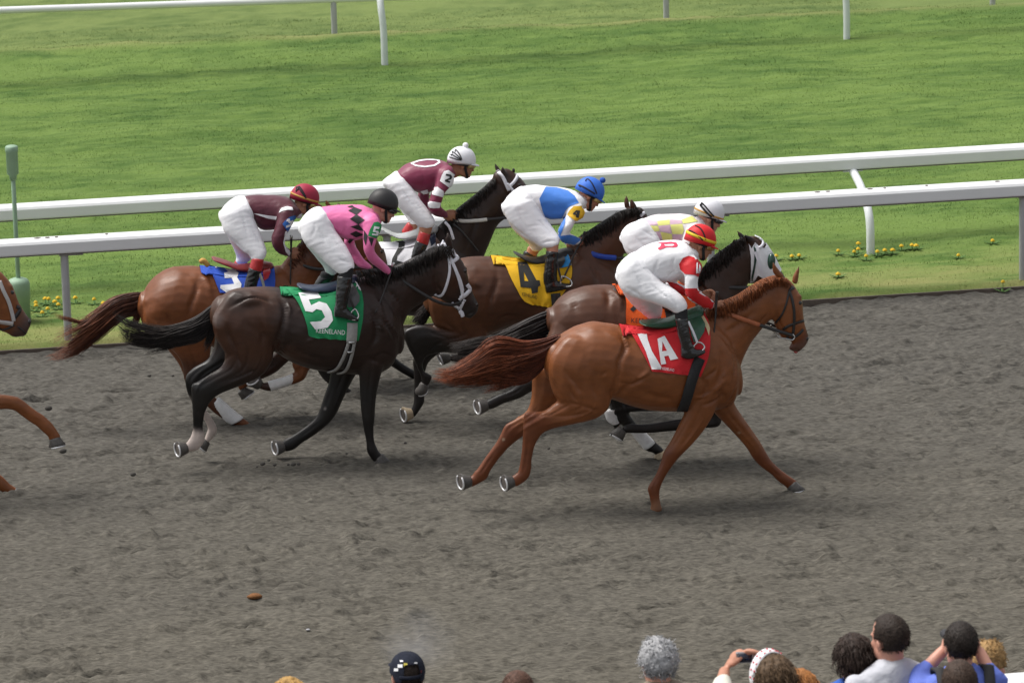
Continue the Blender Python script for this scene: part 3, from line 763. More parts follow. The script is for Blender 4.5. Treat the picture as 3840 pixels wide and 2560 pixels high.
def jockey(name, label, L, sp):
    fpx = sp['foot']; root = empty(name, pt(fpx[0], fpx[1], L), label, "jockey", "jockeys on the runners")
    f, u, s = frame(*sp['look']); hc = pt(*sp['head'], L+sp.get('hlat', 0)); k = sp.get('hk', 1.0)
    # skin: one body under the clothes
    bp = head_pieces(hc, f, u, s, k)
    nb = pt(*sp['neck'], L+sp.get('hlat', 0)*.5)
    bp.append(tube([hc-f*.02-u*.05, (hc-u*.09-f*.03+nb)/2, nb], [.058, .055, .065], 14, sub=3))
    bp.append(loft(sp['torso'], L, scale=.86)); bp.append(loft(sp['pelvis'], L, scale=.70, cap=(.1, .05)))
    for key, lat in (('arm_n', 0), ('arm_f', 0), ('leg_n', 0), ('leg_f', 0)): bp.append(loft(sp[key], L, lat=lat, scale=.84 if key[0] == 'a' else .72, seg=14))
    for st in sp.get('shins', []): bp.append(loft(st, L, seg=14))
    glove = []
    for (x, y, la, dg) in sp['hands']:
        hf = HD*math.cos(R(dg))+ZU*math.sin(R(dg)); hu = -HD*math.sin(R(dg))+ZU*math.cos(R(dg)); sd = NL*(1 if la < 0 else -1)
        hp = hand_pieces(pt(x, y, L+la), hf, hu, sd, 1.08); bp += hp; glove.append(hp)
    b = remesh(bp, .0075, 2); obj("body", b, sp.get('skin', SKIN), root)
    if sp.get('glove'):
        gm = remesh([q for h in glove for q in h], .006, 1); gm['v'] = gm['v']+gm['n']*.003; obj("gloves", gm, sp['glove'], root)
    # breeches
    m = remesh([loft(sp['pelvis'], L, seg=22, cap=(.25, .35)), loft(sp['leg_n'], L, seg=20, cap=(.5, .12)), loft(sp['leg_f'], L, seg=20, cap=(.5, .12))], .011, 4)
    engrave(m, [(a_, b_*.8, c_*1.25) for a_, b_, c_ in sp.get('folds', [])], bvh(m), L, False); wrinkle(m, .0055, (5, 20), sp.get('seed', 0)); obj("breeches", m, sp.get('breech', BREECH), root); sp['tb'] = bvh(m)
    # silks
    m = remesh([loft(sp['torso'], L, seg=24, cap=(.25, .5)), loft(sp['arm_n'], L, seg=16, cap=(.7, .15)), loft(sp['arm_f'], L, seg=16, cap=(.7, .15))], .0105, 4)
    engrave(m, [(a_, b_*.8, c_*1.3) for a_, b_, c_ in sp.get('sfolds', [])], bvh(m), L, False); wrinkle(m, .006, (6, 12), 5+sp.get('seed', 0)); t = bvh(m); sp['ts'] = t
    ps, ms = [m], [sp['silk']]
    for poly, holes, mm in sp.get('marks', []): ps.append(decal(t, poly, holes, L-.15, .004, 3)); ms.append(mm)
    obj("silks", ps, ms, root)
    if 'collar' in sp:
        a = nb+ (hc-nb)*.22; obj("collar", tube([nb-(hc-nb)*.1, nb, a], [.082, .074, .066], 16), sp['collar'], root)
    # armband with its number
    if 'band' in sp:
        poly, mb_, num, mn = sp['band']; ps = [decal(t, poly, [], L-.2, .009, 3)]; ms = [mb_]; tb = bvh(ps[0])
        for pl, ho in num: ps.append(decal(tb, pl, ho, L-.2, .003, 2)); ms.append(mn)
        obj("armband", ps, ms, root)
    for st, mat, nm in sp.get('boots', []):
        m = remesh([loft(q, L, seg=18, cap=(.15, .6), sub=5) for q in st], .0085, 3)
        if nm == "boot": wrinkle(m, .007, (12, 22), 9)
        obj(nm, m, mat, root)
    h, th = helmet(root, hc, f, u, s, sp['hm'][0], sp['hm'][1], None, sp['hm'][2], sp['hm'][3] if len(sp['hm']) > 3 else 1.0)
    if sp.get('straps'): obj("goggle_straps", join([strap(th, q, wd, L, .002, both=False, off=.004, step=6) for q, wd in sp['straps']]), sp.get('strapm', SOCK), root)
    g = lambda a, b_, d: hc+(f*a+s*b_+u*d)*k
    if sp.get('goggles', True):
        q = np.linspace(-1.25, 1.25, 15); gl = tube([g(.018+.092*math.cos(x), .074*math.sin(x)*1.05, -.008) for x in q], .021, 10, flat=1.0)
        th_ = np.linspace(1.2, 5.1, 17); bd = ribbon([g(-.002+.106*math.cos(x), .087*math.sin(x), -.004-.0*x) for x in th_], [f*math.cos(x)+s*math.sin(x) for x in th_], .020, .003)
        obj("goggles", [gl, bd], [sp.get('gogm', GOGGLE), SOCK], root)
    cs = [ribbon([g(.000, q*.083, .01), g(.018, q*.081, -.035), g(.040, q*.068, -.075), g(.060, q*.050, -.104), g(.068, q*.012, -.125)], [s*q]*3+[s*q*.7-u*.7]*2, .022, .003) for q in (-1, 1)]
    obj("chin_strap", join(cs), SOCK, root)
    return root
def whip(label, pts, mats, L, r=.009):
    p = [pt(x, y, L+la) for x, y, la in pts]; n = len(p); rr = [r*1.5, r*1.25]+[r*.75]*(n-3)+[r*.9]
    o = obj("riding_whip", [tube(p, rr, 8, sub=3), tube([p[0], p[0]+(p[1]-p[0])*.35], r*1.55, 8)], mats, loc=p[-1]); tag(o, label, "whip", "riding whips"); return o
def saddle(sp, seat, flap, mat, flapm, girth=None, leather=None, iron=None, pad=None, girm=None, trim=None):
    """racing saddle strapped on the horse: seat, flap, stirrup leather and iron, girth, pad"""
    L, root, tc = sp['L'], sp['root'], sp['cloth']
    so_ = obj("saddle", remesh([loft(seat, L, seg=18, sub=5)], .009, 3), mat, root)
    if pad:
        d = decal(tc, pad[0], [], L-.2, .010, 3); obj2("saddle_pad", d, pad[1], root, L)
    if flap:
        d = decal(tc, flap, [], L-.2, .018, 3); e = dict(v=d['v']-NL*.01, f=[tuple(reversed(q)) for q in d['f']], c=d['c']); h = join([d, e]); ps = [h]; ms = [flapm]; obj("saddle_flap", mirror(h, L), flapm, so_)
        for poly, ho, mm in (trim or []): ps.append(decal(bvh(d), poly, ho, L-.2, .004, 2)); ms.append(mm)
        obj("saddle_flap", ps, ms, so_)
    if girth: obj2("girth", strap(sp['tree'], girth[0], girth[1], L, .006, off=.020, step=10, both=False), girm or LEATHER, root, L)
    if leather: obj("stirrup_leather", tube([pt(x, y, L+la) for x, y, la in leather[0]], leather[1], 8, sub=3, flat=.4), leather[2], so_)
    if iron: obj("stirrup_iron", tube([pt(x, y, L+la) for x, y, la in iron], .007, 8, sub=4), METAL, so_)
K1, K2, K3, K4 = (2000, 1180, 3.016), (2450, 1200, 3.484), (780, 1060, 2.904), (1220, 1000, 3.136)
# ------------------------------------------------------------------ chestnut horse in front, red cloth 1A
CHEST = dict(b=(.205, .066, .0195), d=(.12, .033, .011), e=(.155, .043, .0135), k=(.05, .02, .012), m=(.10, .045, .030), l=(.30, .11, .035))
H1 = dict(pal=CHEST, foot=(2600, 1872), mottle=.30,
 trunk=T(C1, [(650, 655, 640, 860, .12), (700, 612, 690, 900, .20), (780, 573, 790, 930, .255), (850, 556, 870, 935, .27), (930, 563, 955, 950, .275), (1010, 578, 1035, 978, .275),
   (1120, 588, 1135, 1002, .29), (1220, 578, 1235, 1008, .295), (1310, 550, 1320, 1010, .28), (1400, 512, 1410, 1008, .25), (1480, 530, 1490, 1000, .24), (1545, 610, 1555, 975, .205), (1585, 730, 1582, 925, .13)]),
 neck=T(C1, [(1400, 505, 1570, 900, .17), (1450, 482, 1606, 780, .125), (1530, 452, 1645, 692, .10), (1600, 415, 1702, 602, .088), (1680, 362, 1755, 545, .08), (1752, 332, 1795, 560, .08)]),
 head=T(C1, [(1795, 318, 1755, 440, .065), (1850, 338, 1770, 545, .085), (1897, 395, 1790, 600, .10), (1921, 450, 1815, 640, .092), (1925, 510, 1845, 648, .07), (1932, 560, 1862, 652, .058), (1944, 600, 1868, 668, .054, 0, 'd'), (1953, 632, 1850, 690, .052, 0, 'm'), (1944, 662, 1868, 703, .045, 0, 'm'), (1915, 690, 1885, 706, .03, 0, 'm')]),
 ears=[T(C1, [(1790, 330, 1830, 322, .02, -.05), (1768, 300, 1803, 290, .018, -.055), (1765, 270, 1785, 265, .012, -.06), (1768, 248, 1774, 246, .004, -.06, 'd')]),
       T(C1, [(1868, 350, 1895, 360, .02, .05), (1874, 320, 1900, 325, .018, .055), (1888, 292, 1905, 295, .012, .06), (1902, 270, 1908, 270, .004, .06, 'd')])],
 legs=[
  dict(lat=-.15, st=T(C1, [(985, 700, 690, 650, .10, .03), (985, 790, 632, 735, .115, 0), (968, 870, 622, 830, .115, 0), (945, 950, 640, 905, .105, 0), (925, 1005, 668, 958, .09, 0), (862, 1050, 650, 972, .075, 0), (760, 1075, 600, 1008, .062, 0), (655, 1098, 545, 1015, .05, 0, 'e'), (598, 1122, 500, 1022, .046, 0, 'e'), (566, 1162, 492, 1095, .042, 0, 'e'), (548, 1205, 488, 1185, .034, 0, 'e'), (537, 1265, 480, 1258, .032, 0, 'e'), (534, 1310, 470, 1312, .036, 0, 'e'), (520, 1352, 462, 1325, .034, 0, 'e'), (478, 1386, 440, 1340, .034, 0, 'e'), (455, 1395, 430, 1345, .036, 0, 'e')]),
       hoof=(1600+440/1.3633, 800+1369/1.3633, 1600+398/1.3633, 800+1378/1.3633, .045, .060, (-.93, -.34, -.08))),
  dict(lat=.16, st=T(C1, [(930, 760, 640, 760, .10, -.03), (880, 880, 545, 800, .11, 0), (820, 940, 537, 890, .10, 0), (760, 990, 532, 950, .085, 0), (640, 1050, 510, 1010, .06, 0), (540, 1105, 455, 1050, .046, 0), (490, 1140, 402, 1080, .042, 0, 'e'), (448, 1172, 380, 1125, .036, 0, 'e'), (402, 1215, 348, 1180, .032, 0, 'e'), (350, 1280, 300, 1245, .032, 0, 'e'), (325, 1318, 262, 1302, .036, 0, 'e'), (308, 1355, 246, 1318, .034, 0, 'e'), (262, 1382, 230, 1342, .034, 0, 'e'), (232, 1398, 214, 1345, .036, 0, 'e')]),
       hoof=(1600+222/1.3633, 800+1370/1.3633, 1600+176/1.3633, 800+1372/1.3633, .045, .060, (-.93, -.34, -.08))),
  dict(lat=-.13, st=T(C1, [(1560, 780, 1380, 760, .07, .05), (1530, 880, 1350, 880, .085, .0), (1490, 960, 1328, 970, .085, 0), (1470, 1020, 1315, 1022, .075, 0), (1420, 1105, 1282, 1092, .06, 0), (1357, 1180, 1245, 1165, .05, 0), (1302, 1235, 1212, 1218, .05, 0, 'e'), (1265, 1278, 1195, 1275, .042, 0, 'e'), (1226, 1335, 1165, 1345, .034, 0, 'e'), (1200, 1388, 1130, 1402, .038, 0, 'e'), (1190, 1430, 1138, 1445, .033, 0, 'e'), (1196, 1480, 1146, 1490, .038, 0, 'e'), (1206, 1512, 1142, 1516, .045, 0, 'e')])),
  dict(lat=.14, st=T(C1, [(1600, 800, 1440, 800, .07, -.05), (1596, 900, 1450, 930, .085, -.0), (1572, 962, 1462, 1005, .08, 0), (1612, 1030, 1510, 1060, .062, 0), (1657, 1095, 1568, 1122, .052, 0), (1705, 1165, 1632, 1195, .048, 0), (1733, 1215, 1664, 1247, .046, 0, 'e'), (1766, 1265, 1705, 1292, .036, 0, 'e'), (1806, 1305, 1762, 1335, .033, 0, 'e'), (1850, 1338, 1798, 1370, .038, 0, 'e'), (1880, 1358, 1832, 1394, .034, 0, 'e'), (1893, 1368, 1840, 1405, .036, 0, 'e')]),
       hoof=(1600+1866/1.3633, 800+1386/1.3633, 1600+1888/1.3633, 800+1412/1.3633, .046, .060, (.05, 0, -1)))],
 lines=[(P(K1, [(360, 620), (440, 730), (500, 800), (570, 910)]), .024, -.009), (P(K1, [(400, 780), (440, 900), (520, 1000)]), .022, -.008), (P(K1, [(945, 560), (940, 720), (900, 850), (870, 960)]), .026, -.009), (P(K1, [(1000, 230), (1045, 290), (1085, 390)]), .020, .005), (P(K1, [(960, 740), (1060, 790), (1160, 770), (1320, 650)]), .022, -.008), (P(K1, [(1170, 730), (1240, 690), (1330, 620)]), .022, .006), (P(K1, [(760, 700), (840, 630)]), .02, -.006), (P(K1, [(300, 990), (480, 1010), (640, 1060), (760, 1100)]), .02, -.006),
   (P(K2, [(560, 860), (690, 750), (800, 670), (850, 560)]), .018, -.008), (P(K2, [(850, 860), (870, 1000), (760, 1080), (600, 1120)]), .020, -.010), (P(K2, [(920, 640), (925, 800)]), .016, .006), (P(K2, [(1095, 840), (1040, 1000), (960, 1090)]), .020, -.009), (P(K2, [(850, 150), (960, 290), (1060, 430), (1150, 540)]), .022, -.008), (P(K2, [(1000, 640), (1040, 760), (1010, 880)]), .016, -.006), (P(K2, [(520, 1010), (640, 1000), (800, 930)]), .018, .006),
   (P(C1, [(985, 600), (1015, 680), (985, 760), (975, 850), (950, 930)]), .030, -.012), (P(C1, [(740, 800), (770, 880), (800, 930)]), .03, -.008), (P(C1, [(630, 830), (660, 900), (690, 955)]), .03, -.009),
   (P(C1, [(850, 840), (855, 900), (880, 950)]), .028, -.007), (P(C1, [(900, 600), (960, 640), (1010, 690)]), .04, .005), (P(C1, [(1480, 660), (1510, 740), (1500, 830), (1450, 900)]), .035, -.010),
   (P(C1, [(1380, 820), (1430, 880), (1400, 960)]), .03, -.010), (P(C1, [(1560, 660), (1580, 780), (1560, 900)]), .03, -.008), (P(C1, [(1500, 900), (1530, 960)]), .025, -.010), (P(C1, [(1540, 830), (1500, 880), (1440, 940)]), .03, .008),
   (P(C1, [(1500, 620), (1580, 580), (1680, 500)]), .035, -.008), (P(C1, [(1620, 640), (1700, 560), (1760, 500)]), .02, -.006), (P(C1, [(1790, 470), (1800, 560), (1835, 610)]), .022, -.007), (P(C1, [(1860, 590), (1900, 560), (1925, 560)]), .02, -.005),
   (P(C1, [(1040, 880), (1150, 930), (1280, 960)]), .05, -.008), (P(C1, [(960, 940), (1010, 900), (1040, 860)]), .035, -.010), (P(C1, [(620, 1040), (760, 1030), (880, 1000)]), .02, -.006), (P(C1, [(1400, 1030), (1350, 1120), (1290, 1200)]), .016, -.006), (P(C1, [(520, 1120), (515, 1200), (505, 1290)]), .012, -.005), (P(C1, [(1870, 690), (1905, 700), (1930, 690)]), .012, -.008), (P(C1, [(1890, 420), (1930, 430)]), .02, .006)],
 paint=[(1600+1175/1.363, 800+1500/1.363, -.13, .07, (.20, .09, .045), .04), (1600+392/1.363, 800+1156/1.363, .125, .012, (.42, .30, .2), .008), (1600+1597/1.363, 800+1122/1.363, .095, .012, (.36, .24, .15), .008)],
 eye=(1600+1908/1.3633, 800+458/1.3633), nostril=[(1600+1944/1.3633, 800+643/1.3633, .022)],
 tail=dict(mat=hairmat("chestnut_tail_hair", (.085, .020, .009), .4, (.21, .056, .020)), n=420,
   core=T(C1, [(690, 610, 650, 700, .045), (620, 640, 590, 740, .06), (540, 662, 500, 780, .07), (440, 680, 410, 800, .07), (330, 690, 300, 820, .05), (220, 760, 200, 820, .03), (150, 800, 140, 830, .015)]),
   locks=[(P(C1, [(690, 612), (600, 640), (500, 655), (400, 640), (330, 655), (250, 720), (130, 790), (30, 800)]), P(C1, [(650, 700), (590, 790), (520, 850), (440, 870), (350, 860), (250, 870), (150, 875), (30, 850)]), .62, (.04, .07), dict(t_out=(.6, 1.0))),
          (P(C1, [(640, 690), (600, 730), (520, 770), (440, 800), (360, 850), (320, 880)]), P(C1, [(630, 720), (590, 800), (520, 860), (440, 880), (340, 905), (270, 925)]), .14, (.03, .05), dict(t_out=(.7, 1.0), r0=.003)),
          (P(C1, [(660, 650), (560, 680), (440, 700), (330, 740), (180, 800), (40, 830)]), P(C1, [(650, 690), (570, 760), (460, 800), (340, 830), (190, 850), (60, 870)]), .34, (.05, .09), dict(t_out=(.5, 1.0)))]),
 mane=dict(mat=hairmat("chestnut_mane_hair", (.21, .066, .019), .3, (.155, .042, .013)), n=1000, r=.0036, lift=.010, root=[p[:2] for p in P(C1, [(1430, 488), (1500, 452), (1580, 420), (1660, 368), (1720, 335), (1790, 318), (1850, 345)])],
   tip=[p[:2] for p in P(C1, [(1440, 545), (1530, 530), (1600, 500), (1680, 450), (1750, 385), (1810, 365), (1850, 372)])], lat=(0, -.090), jit=6),
 bridle=[("cheek_strap", LEATHER, .020, P(C4, [(1775, 880), (1715, 935), (1735, 1010), (1755, 1120), (1755, 1230), (1745, 1330)])), ("brow_band", LEATHER, .018, P(C4, [(1715, 935), (1745, 920), (1780, 895)])), ("noseband", LEATHER, .020, P(C4, [(1655, 1290), (1700, 1260), (1760, 1235), (1840, 1210)])),
   ("throat_lash", LEATHER, .014, P(C4, [(1712, 935), (1690, 1040), (1650, 1150), (1590, 1230)])), ("chin_strap", LEATHER, .020, P(C4, [(1690, 1395), (1740, 1370), (1800, 1330), (1835, 1290)]))],
 reins=[("rein", BROWNL, .014, [(2250+1090/2.4118, 700+1120/2.4118, -.05), (2250+1270/2.4118, 700+1190/2.4118, -.12), (2250+1440/2.4118, 700+1250/2.4118, -.13)]),
        ("rein_end", LEATHER, .011, [(2250+1440/2.4118, 700+1250/2.4118, -.13), (2250+1600/2.4118, 700+1300/2.4118, -.10), (2250+1745/2.4118, 700+1345/2.4118, -.075)]),
        ("bit_ring", METAL, .006, [(2250+a/2.4118, 700+b/2.4118, -.075) for a, b in ((1745, 1335), (1760, 1360), (1740, 1385), (1690, 1375), (1620, 1360), (1585, 1320), (1580, 1290))])])
horse("chestnut_horse", "bright chestnut horse leading in front with red saddle cloth, red brown tail and black bridle", 0.0, H1)
obj("tongue", blob(pt(2984, 1312, -.005), (HD*.020+ZU*.006, NL*.018, ZU*.026-HD*.006)), M("tongue_pink", (.42, .08, .08), .35), H1['root'])
RED = M("red_cloth", (.60, .012, .020), .75, .1, 8, .15, 90)
cloth(H1, P(C1, [(1018, 575), (1062, 645), (1120, 745), (1150, 806)])+[], P(C1, [(1425, 520), (1447, 600), (1442, 720), (1398, 832)]), RED, marks=[
  (P(C1, [(1078, 618), (1124, 610), (1130, 645), (1152, 705), (1200, 785), (1198, 797), (1152, 797), (1120, 705)]), [], NUMW),
  (P(C1, [(1180, 642), (1216, 626), (1286, 742), (1246, 750), (1236, 726), (1214, 730), (1224, 768), (1198, 773)]), [P(C1, [(1205, 655), (1203, 705), (1228, 702)])], NUMW)], seed=1)

obj("lettering", text_mark(H1['cloth'], "KEENELAND", P(C1, [(1203, 798)])[0], (62/1.3633, 10/1.3633), (2/1.3633, -20/1.3633), NUMW, 0), NUMW, H1['cloth_o'])
GREENL = M("green_leather", (.018, .085, .045), .35, .2, 30, coat=.2)
saddle(H1, T(C4, [(390, 1220, 400, 1245, .11), (480, 1200, 490, 1275, .11), (600, 1190, 610, 1280, .10), (700, 1150, 710, 1280, .09), (800, 1110, 810, 1250, .09), (880, 1080, 900, 1200, .10)]),
  P(C4, [(790, 1130), (850, 1170), (915, 1180), (948, 1240), (940, 1310), (890, 1390), (845, 1410), (820, 1330), (800, 1220)]), GREENL, GREENL,
  girth=(P(C1, [(1395, 740), (1370, 800), (1345, 880), (1325, 950), (1305, 1003)]), .085), girm=M("black_girth", (.016, .016, .018), .7, .3, 60),
  leather=(P(C4, [(800, 1220, -.30), (850, 1330, -.31), (880, 1410, -.31)]), .010, WEBW), iron=P(C4, [(880, 1410, -.31), (850, 1440, -.31), (848, 1480, -.32), (900, 1500, -.33), (945, 1455, -.32), (920, 1415, -.31), (880, 1405, -.31)]),
  pad=(P(C4, [(810, 1125), (860, 1115), (940, 1170), (995, 1270), (985, 1350), (960, 1280), (900, 1180)]), M("cream_fleece", (.62, .50, .30), .95, .1, 60)),
  trim=[(P(C4, [(850, 1205), (880, 1190), (905, 1195), (900, 1212), (870, 1222), (852, 1220)]), [], NUMW), (P(C4, [(870, 1232), (900, 1210), (922, 1212), (915, 1230), (890, 1242)]), [], NUMW)])
SILKW = M("white_silk", (.85, .85, .88), .55, .03, 30, .1, 26, sheen=.15); SILKR = M("red_silk", (.62, .012, .018), .5, .06, 30, .1, 26)
HRED = M("red_helmet_cover", (.66, .010, .016), .6, .05, 20); HYEL = M("yellow_band", (.78, .56, .02), .6)
J1 = dict(foot=(2600, 1400), look=(-24, 6), head=(2250+905/2.4118, 700+505/2.4118), neck=(2250+835/2.4118, 700+590/2.4118), skin=SKIND, seed=1,
 pelvis=T(C4, [(360, 580, 500, 830, .14), (300, 600, 440, 850, .16), (230, 650, 380, 880, .175), (175, 720, 300, 900, .17), (152, 790, 230, 890, .13)]),
 leg_n=T(C4, [(330, 640, 150, 800, .10, -.08), (445, 745, 185, 925, .10, -.12), (560, 860, 300, 1000, .095, -.16), (665, 920, 450, 1045, .085, -.20), (745, 990, 570, 1085, .075, -.23), (788, 1050, 640, 1118, .065, -.245), (792, 1092, 668, 1140, .058, -.25)]),
 leg_f=T(C4, [(400, 740, 155, 820, .10, .08), (475, 890, 215, 970, .10, .12), (535, 990, 310, 1085, .09, .17), (562, 1070, 390, 1155, .075, .2), (562, 1130, 425, 1185, .065, .21), (550, 1175, 440, 1195, .058, .22)]),
 torso=T(C4, [(290, 640, 462, 832, .14), (345, 578, 540, 862, .155), (440, 525, 640, 855, .165), (560, 495, 735, 815, .18), (680, 488, 805, 770, .19), (770, 500, 850, 710, .15), (832, 545, 872, 640, .09)]),
 arm_n=T(C4, [(712, 715, 875, 640, .07, -.15), (740, 775, 918, 715, .065, -.19), (762, 805, 895, 800, .056, -.22), (764, 860, 885, 850, .053, -.23), (768, 930, 890, 915, .053, -.235), (795, 1010, 905, 945, .052, -.22), (880, 1068, 955, 985, .045, -.17), (985, 1105, 1018, 1030, .04, -.10), (1015, 1103, 1032, 1042, .036, -.08)]),
 arm_f=T(C4, [(740, 700, 860, 680, .07, .14), (640, 820, 760, 800, .06, .19), (590, 870, 690, 850, .055, .20), (660, 945, 700, 870, .052, .18), (800, 1000, 830, 920, .045, .12), (905, 1010, 930, 950, .038, .08)]),
 hands=[(2250+1068/2.4118, 700+1088/2.4118, -.06, -28), (2250+965/2.4118, 700+982/2.4118, .06, -25)],
 folds=[(P(C4, [(300, 760), (360, 860), (400, 960)]), .012, -.006), (P(C4, [(430, 860), (540, 950), (640, 1020)]), .012, -.006), (P(C4, [(220, 900), (330, 960), (420, 1040)]), .014, -.008), (P(C4, [(350, 700), (440, 780), (480, 840)]), .010, -.005), (P(C4, [(620, 960), (680, 1050), (700, 1110)]), .010, -.006), (P(C4, [(560, 920), (620, 1040)]), .010, .005)],
 sfolds=[(P(C4, [(470, 830), (500, 740), (540, 640)]), .014, -.006), (P(C4, [(690, 790), (660, 700), (680, 620)]), .012, -.006), (P(C4, [(600, 830), (650, 780), (720, 760)]), .010, -.006)],
 silk=SILKW, marks=[(P(C4, [(750, 645), (800, 625), (850, 640), (890, 690), (918, 720), (905, 790), (870, 800), (770, 790), (725, 745), (715, 700)]), [], SILKR), (P(C4, [(768, 920), (888, 918), (905, 950), (1000, 1010), (1032, 1038), (1015, 1106), (960, 1100), (860, 1062), (790, 1010)]), [], SILKR),
   (P(C4, [(600, 850), (690, 875), (780, 930), (830, 990), (760, 1000), (660, 930)]), [], SILKR),
   (P(C4, [(520, 508), (640, 500), (690, 506), (705, 530), (690, 548), (600, 548), (540, 572), (520, 560), (545, 540), (555, 518)]), [P(C4, [(575, 520), (660, 515), (675, 527), (655, 537), (590, 536)])], M("red_letter", (.72, .03, .09), .6))],
 collar=SILKW, band=(P(C4, [(868, 655), (900, 668), (922, 720), (905, 770), (890, 818), (855, 800), (860, 720)]), M("red_armband", (.42, .010, .015), .6), [(P(C4, [(872, 690), (884, 684), (884, 780), (870, 785)]), []), (P(C4, [(888, 780), (900, 700), (912, 730), (906, 790), (900, 755), (896, 785)]), [])], NUMW),
 boots=[([T(C4, [(672, 1112, 790, 1085, .056, -.25), (675, 1150, 792, 1145, .052, -.26), (680, 1205, 796, 1200, .052, -.27)])], SOCK, "sock"),
  ([T(C4, [(676, 1188, 798, 1184, .055, -.27), (695, 1300, 806, 1290, .055, -.285), (718, 1390, 825, 1380, .05, -.295), (735, 1460, 850, 1440, .048, -.30), (748, 1500, 850, 1490, .045, -.30)]), T(C4, [(735, 1440, 742, 1552, .04, -.30), (800, 1440, 800, 1560, .042, -.305), (870, 1468, 868, 1540, .042, -.31), (935, 1472, 940, 1508, .03, -.315)])], BOOT, "boot"),
  ([T(C4, [(432, 1175, 552, 1165, .055, .22), (425, 1215, 548, 1215, .05, .24), (420, 1290, 530, 1290, .05, .25), (420, 1400, 520, 1400, .05, .26)]), T(C4, [(420, 1380, 420, 1480, .04, .26), (560, 1410, 560, 1480, .04, .26), (640, 1440, 640, 1480, .03, .26)])], BOOT, "boot")],
 hm=(HRED, (HYEL, .044, .022), None), straps=[(P(C4, [(785, 395), (830, 402), (885, 442), (930, 485)]), .010), (P(C4, [(862, 352), (905, 375), (938, 425), (955, 482)]), .010)], gogm=M("amber_goggle", (.25, .13, .02), .15, coat=.5))
jockey("person", "jockey in white silks with red shoulders and red helmet, crouching on the front chestnut horse", 0.0, J1)
whip("dark whip upright in the hand of the red helmeted jockey", P(C4, [(1060, 955, -.12), (1050, 1050, -.12), (1045, 1180, -.14), (1030, 1330, -.16), (1022, 1480, -.18)]), [LEATHER, LEATHER], 0.0)
